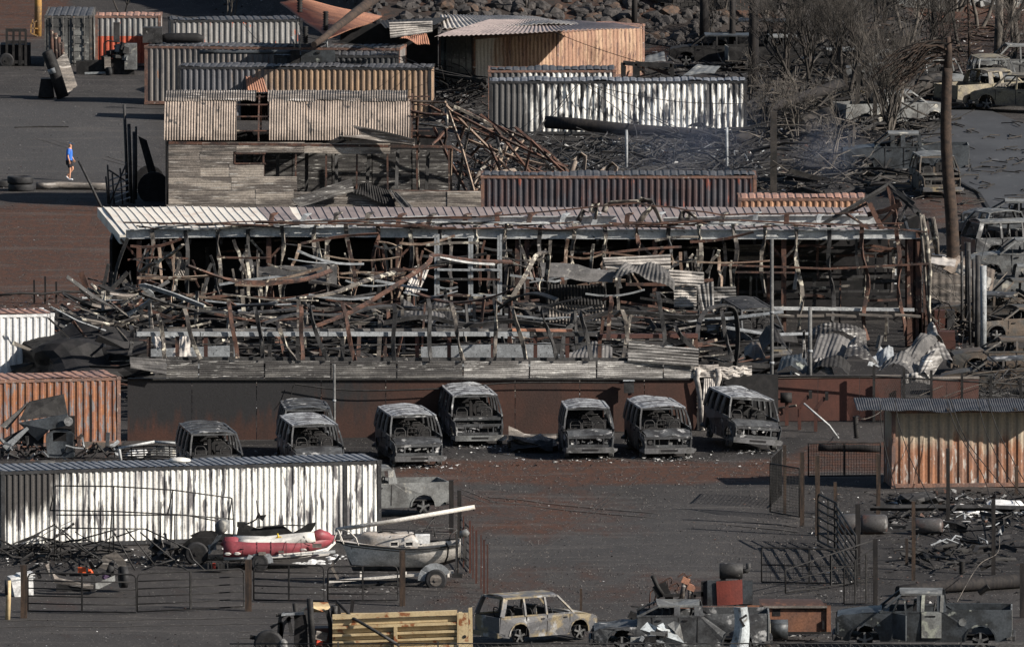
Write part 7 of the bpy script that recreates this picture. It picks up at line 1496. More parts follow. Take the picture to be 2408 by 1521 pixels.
for lb, pq, m_ in (('grey board sheet resting behind the peeling white container',[(1605,178,YB(300)+3),(1680,172,YB(300)+3),(1695,156,YB(300)+8),(1640,152,YB(300)+8)],'carl'),('pale mesh panel by the end of the peach container',[(1516,146,YB(180)),(1566,145,YB(180)),(1562,122,YB(180)+5),(1520,132,YB(180)+5)],'carl'),
    ('pale leaning signboard sheet right of the palm pole',[(2205,625,YB(725)),(2332,693,YB(725)-1.2),(2340,636,YB(725)-.6),(2240,595,YB(725)+.6)],'ztan'),('small grey awning sheet left of the palm pole foot',[(2188,618,YB(740)),(2245,628,YB(740)),(2250,606,YB(740)+4),(2192,596,YB(740)+4)],'zincw'),('white end of the leaning signboard near the scrap posts',[(2246,640,YB(725)-.7),(2325,684,YB(725)-1.3),(2332,655,YB(725)-1.2),(2255,618,YB(725)-.7)],'roofw'),
    ('low wall-like sheet fence behind the palm pole foot',[(2188,700,YB(745)),(2290,745,YB(745)),(2290,650,YB(745)),(2188,640,YB(745))],'ztand')):
    csheet(lb, pq, m_, pitch=.3, depth=.015, noi=.05)
for px, yt, yb, w_, lb in ((2312,625,835,.26,'pale steel post at the right of the scrap post row'),(2297,600,832,.22,'second scrap post from the right'),(2290,610,800,.14,'thin scrap post in the row'),(2275,570,790,.24,'tall scrap post nearest the palm pole'),(2262,592,780,.12,'thin dark scrap post beside the palm pole'),(2281,590,812,.1,'thin bent rod between the scrap posts')):
    post(px, yt, yb, lb, w_, 'steeld' if w_ < .25 else 'steel', R.uniform(-4,4), 'scrap_post', rnd=True)
for x0_, x1_, yt, yb, m_, lb in ((2197,2221,728,772,'brown2','rusty brown concrete block pillar at the palm pole foot'),(2226,2244,728,780,'steeld','grey block pillar beside the rusty brown one'),(2206,2246,778,812,'brown2','low stack of brown blocks in front of the pillars')):
    b_ = G((x0_+x1_)/2, yb+8); k = MPP(b_.y); q = thing('block_pillar', lb, 'pillar', b_); w_ = (x1_-x0_)*k; h_ = (yb+8-yt)*k; nz_ = max(2, int(h_/.3))
    for i in range(nz_): MB().bb(-w_/2+R.uniform(-.02,.02), w_/2+R.uniform(-.02,.02), -.35, .35, i*h_/nz_+.008, (i+1)*h_/nz_).build('block', M[m_], q)
# ---------------------------------------------------------------- left of the arched shed: tyres, scaffold, poles
for (px, py, n_, r_, lb) in ((50,449,2,.60,'stack of two big tyres at the end of the brown log'),(5,440,1,.5,'single big tyre at the left edge')):
    for k in range(n_):
        b_ = G(px+k*-2, py)+Vector((0,0,.34*k)); q = MB(); W_ = 30; vs = []
        for i in range(28):
            a = 2*math.pi*i/28
            for rr_, zz in ((.55,.06),(.62,.0),(.97,.02),(1.0,.09),(1.0,.25),(.97,.32),(.62,.34),(.55,.28)): vs.append((r_*rr_*math.cos(a), r_*rr_*math.sin(a), zz))
        q.add(vs, [(8*i+j, 8*i+(j+1)%8, 8*((i+1)%28)+(j+1)%8, 8*((i+1)%28)+j) for i in range(28) for j in range(8)], True)
        q.build('tyre', M['tyre'], loc=b_, label=(lb if n_ == 1 else ('lower' if k == 0 else 'upper')+' tyre of the stack at the end of the brown log'), cat='tyre')
sf = thing('scaffold_frame', 'leaning scaffold ladder frame left of the arched shed', 'scaffold', G(285, 484)); Yz = YB(484)
def cL(x, y, d=0): return P(x/4.3/1.701, (520+y/4.3)/1.701, Yz+d)
for pts in ([(1850,600),(1885,1280)],[(1930,750),(1965,1285)],[(2065,660),(2110,1280)],[(1820,800),(1860,1270)],[(1880,1285),(2180,560)],[(1870,690),(2220,920)]): part(sf, 'upright', MB().tube([cL(*p) for p in pts], .04, 6), M['steeld'])
for pts in ([(1850,880),(2190,750)],[(1880,975),(2200,850)],[(1880,1085),(2210,945)],[(1950,1160),(2215,1060)],[(1985,1245),(2240,1160)]): part(sf, 'rung', MB().tube([cL(*p) for p in pts], .035, 6), M['steel'])
for px, yt, yb, w_, lb, ln in ((300,246,476,.14,'tallest thin steel pole left of the arched shed',-8),(308,292,478,.16,'second tall steel pole left of the arched shed',-5),(315,310,480,.14,'shorter steel pole touching the shed end',0),(320,298,470,.1,'stub pole close to the shed end wall',0),(243,378,497,.12,'slanting pole in front of the tall poles',-58)):
    post(px, yt, yb, lb, w_, 'steeld', ln, 'steel_pole', 'pole', rnd=True)
for px, py, r_, lb in ((358,452,1.1,'upper black disc leaning at the shed end'),(368,474,1.2,'lower black disc leaning at the shed end')):
    MB().tube([(0,-.1,r_*.5),(0,.1,r_*.5)], r_*.62, 20).build('metal_disc', M['soot'], loc=G(px-6,py), label=lb, cat='disc')
csheet('black folded sheet standing by the shed end wall', [(352,420,YB(470)),(372,420,YB(470)),(345,330,YB(470)),(325,320,YB(470))], 'char', pitch=.3)
MB().rib([(0,0,.03),(1.2,.3,.05),(2.6,.4,.03)], .12, .05).build('plank', M['char'], loc=G(34,303), label='dark plank lying on the grey yard above the walker', cat='plank')
# person walking
pb = G(163, 424); pe = thing('person', 'man in blue T-shirt, dark shorts and cap walking across the yard', 'person', pb, rad(-6))
def skin_body(name, verts, edges, radii, m, sub=2, root=0, parent=pe):
    me = bpy.data.meshes.new(name); me.from_pydata(verts, edges, []); me.materials.append(m); o = bpy.data.objects.new(name, me); C.objects.link(o); o.parent = parent
    sk_ = o.modifiers.new('skin', 'SKIN'); 
    for i, r_ in enumerate(radii): me.skin_vertices[0].data[i].radius = (r_, r_) if not isinstance(r_, tuple) else r_
    me.skin_vertices[0].data[root].use_root = True
    sb_ = o.modifiers.new('sub', 'SUBSURF'); sb_.levels = sub; sb_.render_levels = sub; sk_.use_smooth_shade = True; return o
# facing +x, in profile; right leg stands, left leg swings back
V = [(0,0,.93),(.0,0,1.10),(.01,0,1.30),(.02,0,1.43),(.04,0,1.50),(.055,0,1.60),(.06,0,1.68),
     (0,-.09,.88),(.05,-.09,.50),(.02,-.09,.10),(.02,-.09,.05),(.18,-.09,.03),
     (0,.09,.88),(.16,.10,.52),(-.10,.10,.22),(-.14,.10,.17),(-.05,.10,.08),
     (.0,-.20,1.40),(-.03,-.26,1.12),(.05,-.27,.89),(.06,-.27,.84),(.0,.20,1.40),(.05,.25,1.12),(.17,.25,.93),(.19,.25,.88)]
E = [(0,1),(1,2),(2,3),(3,4),(4,5),(5,6),(0,7),(7,8),(8,9),(9,10),(10,11),(0,12),(12,13),(13,14),(14,15),(15,16),(3,17),(17,18),(18,19),(19,20),(3,21),(21,22),(22,23),(23,24)]
Rd = [.13,.125,.145,.10,.055,.088,.085,.085,.058,.042,.04,.03,.085,.058,.042,.04,.03,.055,.042,.03,.028,.055,.042,.03,.028]
skin_body('body', V, E, Rd, M['skin'])
for sx, (hx_, hy, hz_) in ((-1,(.06,-.27,.84)),(1,(.19,.25,.88))):
    for f in range(4): MB().tube([(hx_-.02+f*.018, hy, hz_), (hx_-.02+f*.02, hy, hz_-.05), (hx_-.01+f*.018, hy+.01, hz_-.085+.008*abs(f-1.5))], .009, 5).build('finger', M['skin'], pe)
    MB().tube([(hx_+.03, hy, hz_+.02), (hx_+.05, hy, hz_-.02), (hx_+.045, hy, hz_-.045)], .010, 5).build('thumb', M['skin'], pe)
skin_body('tshirt', [(0,0,.88),(.0,0,1.10),(.01,0,1.30),(.02,0,1.44),(.0,-.20,1.40),(-.025,-.255,1.17),(.0,.20,1.40),(.04,.245,1.17)], [(0,1),(1,2),(2,3),(3,4),(4,5),(3,6),(6,7)], [.165,.16,.165,.10,.085,.075,.085,.075], M['shirt'], root=1)
skin_body('shorts', [(0,0,.90),(0,-.09,.84),(.045,-.09,.56),(0,.09,.84),(.13,.10,.60)], [(0,1),(1,2),(0,3),(3,4)], [.14,.115,.10,.115,.10], M['shorts'])
skin_body('cap', [(.04,0,1.70),(.06,0,1.735)], [(0,1)], [.098,.07], M['capm']); MB().grid(lambda u, v: Vector((.12+.12*u, (v-.5)*.15*(1-.3*u), 1.685-.02*u)), 3, 4).build('cap_brim', M['capm'], pe, solid=.012)
for nm, vv in (('shoe',[(-.05,-.09,.045),(.08,-.09,.045),(.19,-.09,.04)]),('shoe',[(-.17,.10,.20),(-.12,.10,.12),(-.04,.10,.05)])): skin_body(nm, vv, [(0,1),(1,2)], [.05,.05,.042], M['shoe'])
MB().tube([(.13,0,1.66),(.155,0,1.635),(.14,0,1.62)], .014, 5).build('nose', M['skin'], pe); MB().bb(.115, .14, -.05, .05, 1.665, 1.685).build('sunglasses', M['soot'], pe)
for s_ in (-1, 1): MB().tube([(.045, s_*.088, 1.62), (.045, s_*.094, 1.65), (.055, s_*.09, 1.665)], .014, 5).build('ear', M['skin'], pe)
MB().bb(.125,.14,-.025,.025,1.585,1.592).build('mouth', M['redm'], pe)

for px, yt, yb, lb in ((1473,306,414,'pale straight pipe standing in the debris before the peeling container'),(1709,300,416,'second pale straight pipe nearer the squared double post')): post(px, yt, yb, lb, .13, 'steel', 0, 'steel_pole', 'pole', rnd=True)
# ---------------------------------------------------------------- loose sheets lying in the warehouse and on the wall
def sh(lb, q, m='zgrey', **k): k.setdefault('pitch', .16); k.setdefault('noi', .1); return csheet(lb, q, m, **k)
Yc1 = YR - 8
sh('broad pale cladding sheet hanging at the centre of the warehouse', [(1425,632,Yc1),(1577,632,Yc1),(1577,598,Yc1),(1418,606,Yc1)], 'zincw', across=True, pitch=.12)
sh('long wavy grey sheet bent over the middle frames', [(1275,645,Yc1-1),(1440,662,Yc1-1),(1450,640,Yc1),(1265,632,Yc1)], 'zgrey', across=True, bend=(.2,'u'), noi=.25)
sh('crumpled dark sheet with a folded corner over the middle frames', [(1440,655,Yc1-1.5),(1585,690,Yc1-1.5),(1575,640,Yc1-.8),(1470,628,Yc1-.6)], 'zgrey', bend=(.35,'u'), noi=.5)
sh('pale horizontal cladding below the crumpled corner', [(1570,672,Yc1-.6),(1656,676,Yc1-.6),(1655,640,Yc1-.6),(1573,634,Yc1-.6)], 'zincw', across=True, pitch=.12)
sh('yellowish pale cladding block in the middle right', [(1585,722,Yc1-.5),(1638,722,Yc1-.5),(1638,676,Yc1-.5),(1585,674,Yc1-.5)], 'zincw', across=True, pitch=.12)
sh('narrow upright pale sheet between two cladding blocks', [(1664,780,Yc1-.9),(1680,780,Yc1-.9),(1678,662,Yc1-.9),(1636,672,Yc1-.9)], 'zinc', pitch=.13)
sh('small pale cladding piece right of the narrow upright sheet', [(1680,712,Yc1-.4),(1732,710,Yc1-.4),(1730,674,Yc1-.4),(1678,674,Yc1-.4)], 'zinc', across=True, pitch=.12)
sh('pale cladding square low in the middle right', [(1664,780,Yc1-1.4),(1726,778,Yc1-1.4),(1726,742,Yc1-1.4),(1664,742,Yc1-1.4)], 'zincw', across=True, pitch=.12)
sh('rust-edged cladding panel standing over the wall skirt', [(1476,850,yf(1500)-.25),(1643,861,yf(1600)-.25),(1642,820,yf(1600)-.15),(1478,806,yf(1500)-.1)], 'zinc', across=True, pitch=.11)
sh('ribbed shed wall inside the warehouse, left of the crumpled sheet', [(1288,762,Yc1+1),(1420,762,Yc1+1),(1420,716,Yc1+1),(1288,716,Yc1+1)], 'ztand', pitch=.13)
sh('soot-streaked top of the ribbed shed inside the warehouse', [(1285,716,Yc1+.9),(1425,716,Yc1+.9),(1420,672,Yc1+.9),(1285,668,Yc1+.9)], 'char', pitch=.13)
sh('striped leaning sheet in the middle bay below the white rail', [(950,690,YR-5),(985,690,YR-5),(1010,632,YR-3),(975,628,YR-3)], 'zincw', pitch=.12)
sh('long dark twisted sheet across the left bays', [(605,655,YR-3),(792,668,YR-3.5),(792,645,YR-2.6),(605,650,YR-2.6)], 'zgrey', across=True, bend=(.4,'u'), noi=.4)
sh('dark slanted sheet hanging in the leftmost bays', [(415,655,YR+.5),(450,660,YR+.5),(425,592,YR+.8),(375,592,YR+.8)], 'ztand', pitch=.12)
sh('big buckled dark sheet flat on the centre debris', [(920,770,YR-16),(1075,790,YR-16),(1080,735,YR-9),(930,735,YR-9)], 'char', noi=.7, bend=(.3,'u'))
sh('large crumpled grey sheet on the debris right of the buckled one', [(940,748,YR-12),(1060,762,YR-12),(1055,722,YR-8),(945,716,YR-8)], 'zgrey', noi=.5)
sh('grey sheet piled before the inner white wall, centre', [(1330,852,yf(1350)+2),(1440,848,yf(1400)+2),(1440,812,yf(1400)+4),(1345,818,yf(1400)+4)], 'zgrey', noi=.3)
sh('pale striped sheet fallen inside the left clerestory', [(405,838,yf(400)+2),(450,842,yf(450)+2),(445,790,yf(400)+3.5),(420,795,yf(400)+3.5)], 'zincw', noi=.2)
sh('yellowed striped sheet leaning inside the clerestory near its left end', [(370,822,yf(400)+2),(392,824,yf(400)+2),(372,793,yf(400)+3),(356,795,yf(400)+3)], 'zincw', noi=.2)
sh('drooping grey cladding flap at the left end of the wall skirt', [(306,866,yf(310)-.5),(392,880,yf(390)-.5),(390,846,yf(390)-.2),(306,841,yf(310)-.2)], 'zgrey', across=True, pitch=.11)
# white inner walls in the clerestory
for x0_, x1_, y0_, y1_, lb in ((990,1300,806,842,'pale inner wall seen through the clerestory posts'),(350,560,812,846,'low pale inner wall at the left of the clerestory')):
    b_ = P(x0_, y1_, yf(1100)+5); t_ = [P(x, y, yf(1100)+5)-b_ for x, y in ((x0_,y1_+20),(x1_,y1_+20),(x1_,y0_),(x0_,y0_+10))]
    MB().poly(t_, (0,.15,0)).build('inner_wall', M['steel'], loc=b_, label=lb, cat='wall')
# heap of sheets on the right
Yh = YB(965)
H_ = [('dark ribbed sheet leaning behind the heap',[(1795,822,-.0),(1868,838,0),(1822,786,2),(1785,792,2)],'char'),('long low cladding strip behind the heap',[(1900,800,6),(2038,808,6),(2036,784,6.5),(1902,778,6.5)],'zincd'),('large ridged grey sheet curving over the heap',[(1905,850,0),(1985,856,0),(2010,812,2.5),(1925,786,2.5)],'zgrey'),
  ('ridged sheet sloping down to the right on the heap',[(1985,838,-.5),(2068,866,-.5),(2040,815,1.5),(1998,800,1.5)],'zincd'),('curved dark tube-like sheet at the foot of the heap',[(1895,882,-2),(1995,886,-2),(2000,862,-1),(1900,862,-1)],'char'),('pale flat board behind the heap',[(2040,862,3),(2105,858,3),(2100,815,5),(2068,818,5)],'steel'),
  ('light curled corrugated sheet at the right of the heap',[(2098,870,0),(2150,866,0),(2205,800,2),(2150,805,2)],'zgrey'),('fan-shaped pale ribbed sheet behind the saloon nose',[(2140,856,1),(2240,850,1),(2222,812,2),(2150,815,2)],'zinc'),('standing ribbed sheet strip right of the heap',[(2150,892,-1.5),(2185,892,-1.5),(2218,846,-.5),(2170,838,-.5)],'zinc'),
  ('dark scooped sheet low in the heap',[(2060,880,-1.5),(2150,886,-1.5),(2165,852,0),(2080,856,0)],'zgrey'),('blue-grey car bonnet-like panel left on the heap',[(1828,868,-1),(1900,876,-1),(1895,836,1),(1840,832,1)],'carblue'),('grey ragged sheet beside the pale steel pole',[(1905,878,-1.6),(1965,882,-1.6),(1945,845,-.6),(1918,842,-.6)],'zinc'),
  ('narrow upright striped sheet left of the pale steel pole',[(1886,842,0),(1895,842,0),(1893,776,0),(1888,778,0)],'zinc'),('small torn upright sheet on the heap',[(2058,818,1),(2070,818,1),(2076,788,1),(2066,786,1)],'zgrey'),('ashen flat sheet behind the wire fence',[(2126,905,-1.8),(2190,905,-1.8),(2190,882,-1.5),(2128,880,-1.5)],'zinc'),
  ('white curled sheet at the foot of the gable posts',[(2180,812,4),(2222,815,4),(2196,776,5),(2180,774,5)],'zinc'),('brown flat plate on the left end of the heap',[(1750,842,1),(1800,850,1),(1790,815,3),(1752,812,3)],'carbrown')]
for lb, pts, m_ in H_: sh(lb, [(x, y, Yh+d*1.0) for x, y, d in pts], m_, noi=.22, bend=(R.uniform(-.1,.45),'u'), pitch=.17)
# crushed truck, left edge
ct = thing('crushed_truck', 'crushed truck with peaked torn roof before the rusty orange container', 'truck', G(170, 1086)); Yk2 = YB(1080)
def cB(x, y, d=0): return P(x/1.976/1.701, (1480+y/1.976)/1.701, Yk2+d)
for q, m_, nm in (([(150,400,0),(225,255,.6),(500,195,.9),(530,350,.6)],'char','roof_panel'),([(150,420,-.1),(530,352,-.1),(560,430,-.1),(390,470,-.2),(300,560,0)],'carblue','side_panel'),([(0,440,.2),(215,260,.5),(230,262,.7),(60,470,.3)],'zgrey','torn_strip'),([(0,560,.0),(250,430,.3),(300,500,.3),(60,620,.0)],'char','torn_strip'),([(20,600,-.2),(220,440,-.1),(225,470,-.1),(60,640,-.2)],'steel','torn_strip'),([(230,425,.1),(350,410,.1),(340,600,.1),(160,600,.1)],'soot','gap_shade_sheet'),([(640,570,.4),(900,580,.4),(930,640,.2),(680,660,.2)],'carbrown','hood')):  # the black gap piece is a sheet standing in for shade
    part(ct, nm, MB().poly([cB(x, y, d) for x, y, d in q], (.02,.06,.03)), M[m_])
part(ct, 'cab', MB().grid(lambda u, v: cB(375+215*u - 12*math.sin(v*3), 690-225*math.sin(v*1.57)**.8*(1-.18*abs(2*u-1)**3), -.3+.1*math.sin(u*3)), 8, 6, False, skip=lambda i, j: 1 < i < 6 and 2 <= j <= 3), M['carblue'], solid=.04)
part(ct, 'cab_roof', MB().grid(lambda u, v: cB(385+185*u, 470-12*math.sin(u*3.14), -.3+1.3*v), 6, 3), M['carblue']); part(ct, 'cab_interior', MB().bb(cB(390,600).x, cB(590,600).x, Yk2+.4, Yk2+.5, .1, 1.6), M['soot'])
part(ct, 'mirror', MB().tube([cB(542,405,-.3), cB(542,405,-.25)], .17, 14), M['rim'])
for k in range(70):
    x, y = R.uniform(0, 960), R.uniform(590, 730); a = cB(x, y, R.uniform(-.6,.5)); a.z = max(a.z, .05); b_ = a+Vector((R.uniform(-.7,.7), R.uniform(-.3,.3), R.uniform(-.3,.6))); part(ct, 'bent_bar', MB().rib([a, lerp(a,b_,.5)+Vector((0,0,R.uniform(-.1,.15))), b_], R.choice([.04,.07,.14]), .03, R.uniform(0,2)), M[R.choice(['char','char','steeld','steel','ribrust','carblue'])])
post(213, 1108-180, 1236-170, 'thin dark rod before the crushed truck', .1, 'pole'); 
rk_ = thing('truck_rack', 'white and dark tube rack lying behind the long white container', 'rack', G(370, 1090)); Yr_ = YB(1092)
def cR(x, y, d=0): return P(x*.4279, 870+y*.4279, Yr_+d)
for a, b_, m_ in (((650,430),(850,393),'steelw'),((850,393),(1055,408),'steelw'),((655,430),(665,495),'steelw'),((1040,410),(1052,475),'steelw')): part(rk_, 'tube', MB().tube([cR(*a), cR(*b_)], .05, 6), M[m_])
for k in range(6): y = 425+k*13; part(rk_, 'rail', MB().tube([cR(665,y,.1), cR(860,y-8,.1), cR(1050,y+2,.1)], .028, 5), M['steeld'])
for x in (720, 790, 860, 930, 1000): part(rk_, 'upright', MB().tube([cR(x,415,.12), cR(x+3,492,.12)], .028, 5), M['steeld'])
for x, w_ in ((735,.5),(775,.5),(890,.9),(930,.5)): lump(cR(x,465,.9), w_*.6, 'cw3' if w_ < .6 else 'carl', 'crumpled_sack', {735:'first pale crumpled sack inside the tube rack',775:'second pale crumpled sack inside the tube rack',890:'large grey crumpled sack inside the tube rack',930:'small grey sack at the right inside the tube rack'}[x], 'sack', seed=x, sub=2)
sh('curled pale sheets on the ground between two vans', [(1192,1048,YB(1062)),(1312,1046,YB(1062)),(1308,1012,YB(1045)),(1196,1002,YB(1045))], 'ztand', across=True, pitch=.2, noi=.5, bend=(-.4,'u'))
sh('lower curled sheet on the ground between two vans', [(1200,1058,YB(1066)),(1300,1056,YB(1066)),(1300,1036,YB(1055)),(1205,1034,YB(1055))], 'char', across=True, noi=.4)
# ---------------------------------------------------------------- wires
def wire(pts, lb, r_=.018, m='char'):
    pp = [Vector(p) if not isinstance(p, tuple) or len(p) != 3 or p[1] < 400 else P(*p) for p in pts]; out = []
    pp = [P(x, y, Y) for x, y, Y in pts]
    for k in range(len(pp)-1):
        p0, p1, p2, p3 = pp[max(0,k-1)], pp[k], pp[k+1], pp[min(len(pp)-1,k+2)]
        for q in range(6):
            t_ = q/6; out.append(.5*((2*p1)+(p2-p0)*t_+(2*p0-5*p1+4*p2-p3)*t_*t_+(3*p1-p0-3*p2+p3)*t_**3))
    out.append(pp[-1]); c0 = out[0].copy(); return MB().tube([p-c0 for p in out], r_, 4).build('cable', M[m], loc=c0, label=lb, cat='cable')
Yw4 = G(2200,1148).y-1.2
W_ = [('first thin cable falling across the gold container face from its roof',[(2105,940,Yw4+.5),(2115,1000,Yw4),(2150,1100,Yw4-1),(2215,1220,YB(1240)),(2270,1310,YB(1320))]),('second cable falling from the awning over the gold container',[(2225,935,Yw4+.4),(2250,1010,Yw4),(2320,1140,Yw4-2),(2345,1300,YB(1310))]),
 ('third cable falling from the awning over the gold container',[(2233,935,Yw4+.4),(2270,1030,Yw4),(2330,1110,Yw4-2),(2408,1200,YB(1210))]),('fourth cable hanging down the right part of the gold container',[(2298,935,Yw4+.4),(2320,1020,Yw4-.5),(2370,1120,Yw4-2),(2420,1180,YB(1190))]),('fifth cable hanging at the right edge of the gold container',[(2322,938,Yw4+.4),(2350,1020,Yw4),(2408,1130,Yw4-1)]),
 ('sagging cable from the awning corner past the container corner',[(2070,950,Yw4+.4),(2075,1020,Yw4),(2100,1130,Yw4-1),(2122,1190,YB(1200))]),('thick cable drooping along the brown wall left of the meter box',[(694,903,yf(694)-.3),(800,916,yf(800)-.35),(900,918,yf(900)-.4),(1070,912,yf(1070)-.35),(1204,900,yf(1204)-.3),(1465,900,yf(1465)-.3)]),
 ('short cable dangling at the wall left of the thin lamp pole',[(690,905,yf(690)-.2),(684,930,yf(684)-.25),(676,945,yf(676)-.3)]),('long cable crossing the white face of the peeling container',[(1345,188,YB(318)-.3),(1450,215,YB(318)-.6),(1600,240,YB(318)-.6),(1760,245,YB(318)-.3)]),('cable fanning down the peeling container from its roof',[(1365,190,YB(318)-.3),(1430,240,YB(318)-.8),(1500,290,YB(318)-2),(1560,310,YB(330))]),
 ('second cable fanning down the peeling container',[(1365,190,YB(318)-.3),(1440,225,YB(318)-.8),(1560,285,YB(318)-2),(1620,312,YB(330))]),('third cable fanning left down the peeling container',[(1365,192,YB(318)-.3),(1330,240,YB(318)-.8),(1290,285,YB(318)-1.5)]),('fourth cable fanning left down the peeling container',[(1362,192,YB(318)-.3),(1310,255,YB(318)-.8),(1255,318,YB(330))]),
 ('thin cable across the peach container front',[(1300,75,695),(1390,110,692),(1500,145,690),(1530,150,690)]),('loop of cable over the rusty roof sheet',[(690,5,708),(700,50,704),(720,85,698),(760,95,690)]),('cable running from the upper pole to the left containers',[(560,40,712),(600,90,705),(640,115,700),(700,112,698)]),
 ('pair-twisted cable over the upper container roofs, upper strand',[(780,98,690),(860,110,690),(960,140,688),(1010,160,686),(1150,190,690)]),('pair-twisted cable over the upper container roofs, lower strand',[(780,100,690),(870,114,690),(960,148,688),(1050,175,686),(1150,185,690)]),('pale cable lying on the upper road',[(2290,428,YB(428)),(2320,412,YB(412)),(2345,402,YB(402))]),
 ('dark cable curling over the road right of the palm',[(2280,428,YB(432)),(2310,440,YB(442)),(2370,450,YB(452)),(2420,458,YB(460))]),('cable across the road below the cream pickup',[(2210,345,YB(348)),(2300,362,YB(364)),(2408,370,YB(372))]),('cable fan from the bush towards the debris, left strand',[(1905,335,YB(440)),(1935,400,YB(445)),(1980,455,YB(460))]),('cable fan from the bush towards the debris, right strand',[(1925,335,YB(440)),(1965,395,YB(445)),(2010,440,YB(450))]),
 ('copper-coloured cable curling up from the fallen pole insulator',[(2015,975,YB(1045)),(2030,985,YB(1050)),(2060,975,YB(1040)),(2085,955,YB(1030))]),('copper-coloured cable curving behind the dark pickup',[(2250,1415,YB(1420)),(2300,1330,YB(1390)),(2345,1300,YB(1350)),(2350,1260,YB(1320))]),('pale cable arching over the right wall sections',[(2150,935,YB(990)),(2210,910,YB(985)),(2290,880,YB(980)),(2408,865,YB(975))]),
 ('second pale cable crossing the right wall sections',[(2200,940,YB(990)),(2300,905,YB(985)),(2408,885,YB(980))]),('rope dangling from the tilted meter boxes beside the tilted van',[(1700,880,yf(1640)-.3),(1697,905,yf(1640)-.4),(1688,918,yf(1640)-.3)]),('long black cable hanging down from the palm crown',[(2320,560,YB(760)),(2300,640,YB(780)),(2270,760,YB(800)),(2262,815,YB(830))])]
for lb, pts in W_: wire([(x, y, Y) for x, y, Y in pts], lb, .016 if 'thick' not in lb else .03, 'barkl' if ('pale' in lb or 'copper' in lb) else 'char')
# ---------------------------------------------------------------- rubble that nobody could count
def inreg(px, py): return G(px, py)
chips = {'char': MB(), 'ash': MB(), 'ribrust': MB(), 'zgrey': MB()}
def chip(p, s, k):
    mb = chips[k]; a = [Vector((R.uniform(-1,1), R.uniform(-1,1), R.uniform(0,.8)))*s for _ in range(4)]
    mb.add([p+q for q in a], [(0,1,2),(0,2,3),(0,3,1),(1,3,2)])
Z = [ # x0,x1,y0,y1,count,size,(char,ash,rust,grey)
 (0,2408,430,1520,3000,.05,(5,2,2,3)),(1060,1860,300,480,1500,.16,(6,2,1,3)),(1850,2200,130,470,1500,.16,(7,1,2,2)),(440,1860,1052,1098,700,.07,(6,3,0,2)),(1900,2408,1150,1420,900,.09,(6,1,1,2)),(0,620,1292,1335,700,.08,(6,3,1,2)),(2090,2408,1160,1235,420,.16,(5,2,1,2)),
 (1500,2100,60,240,900,.16,(6,2,2,2)),(2180,2330,700,840,500,.14,(5,2,3,2)),(0,330,155,470,300,.05,(5,2,1,2)),(1000,1160,205,300,300,.2,(6,1,2,3)),(740,960,1340,1400,200,.08,(5,3,0,2)),(2050,2408,20,230,900,.14,(6,2,4,1)),(1450,2000,1480,1521,300,.1,(4,3,2,3)),(500,1100,0,40,300,.2,(6,1,1,1)),(0,500,690,760,500,.1,(6,3,1,2)),(2080,2408,960,1000,300,.12,(4,4,2,2))]
for x0_, x1_, y0_, y1_, n_, s_, wt in Z:
    for k in range(n_):
        px, py = R.uniform(x0_, x1_), R.uniform(y0_, y1_); p = G(px, py); p.z = hill_z(p.x, p.y); chip(p, s_*R.uniform(.3,1.4), R.choices(['char','ash','ribrust','zgrey'], wt)[0])
for i in range(8):                              # white ash spilled under the van noses
    px, py = vans[i][0], vans[i][1]
    for k in range(150): chip(G(px+R.gauss(0,38), py+R.uniform(-6,5)), R.uniform(.02,.11), R.choices(['ash','char','zgrey'], (5,3,2))[0])
for k, mb in chips.items(): mb.build({'char':'charred_rubble','ash':'white_ash_rubble','ribrust':'rusty_rubble','zgrey':'grey_rubble'}[k], M[k], kind='stuff')
# tangles of bars: frames one cannot tell apart
def tangle(nm, x0_, x1_, y0_, y1_, n_, m, hz_=(.1,1.4), ln=(.6,2.6), w_=(.03,.10), flat=.5, sd=None, ybase=None):
    mb = MB()
    for k in range(n_):
        px, py = R.uniform(x0_, x1_), R.uniform(y0_, y1_); a = G(px, py); z0 = R.uniform(0, hz_[1]); a.z = hill_z(a.x, a.y)+z0*R.random()+.05
        th = R.uniform(0, 6.28); L = R.uniform(*ln); b_ = a+Vector((math.cos(th)*L, math.sin(th)*L*1.5, R.uniform(-.2,1)*L*flat)); b_.z = max(b_.z, hill_z(b_.x, b_.y)+.04)
        mid = lerp(a, b_, .5)+Vector((R.uniform(-.15,.15), 0, R.uniform(-.15,.25))); mb.rib([a, mid, b_], R.uniform(*w_), R.uniform(.02,.05), R.uniform(0,2), R.uniform(0,3))
    mb.build(nm, M[m], kind='stuff')
tangle('burnt_furniture_tangle', 1070, 1800, 345, 455, 520, 'steeld', (.1,1.0), (.4,1.6), (.02,.06)); tangle('burnt_furniture_tangle', 1070, 1800, 345, 455, 260, 'char', (.1,.8), (.4,2.2), (.04,.10)); tangle('pale_bar_tangle', 1080, 1800, 350, 450, 60, 'steel', (.1,.8), (.3,1.2), (.02,.05))
tangle('scorched_branches', 1800, 2200, 130, 330, 520, 'bark', (.1,1.6), (.6,3), (.03,.09)); tangle('ashy_branches', 1790, 2150, 220, 460, 260, 'barkl', (.1,1.3), (.5,2.4), (.02,.05)); tangle('charred_timber', 1560, 2150, 110, 460, 220, 'char', (.1,1.2), (1,4), (.08,.25), .25)
tangle('brown_litter', 2050, 2408, 10, 220, 260, 'trunkb', (.1,.5), (.5,2), (.04,.10), .1); tangle('burnt_furniture_tangle', 0, 260, 1296, 1330, 60, 'char', (.1,.5)); tangle('scrap_tangle', 2120, 2408, 1178, 1345, 90, 'char', (.1,.4), (.5,2), (.03,.16), .1); tangle('pale_scrap_tangle', 2220, 2408, 1180, 1300, 16, 'steel', (.05,.3), (.4,1.3), (.02,.1), .15)
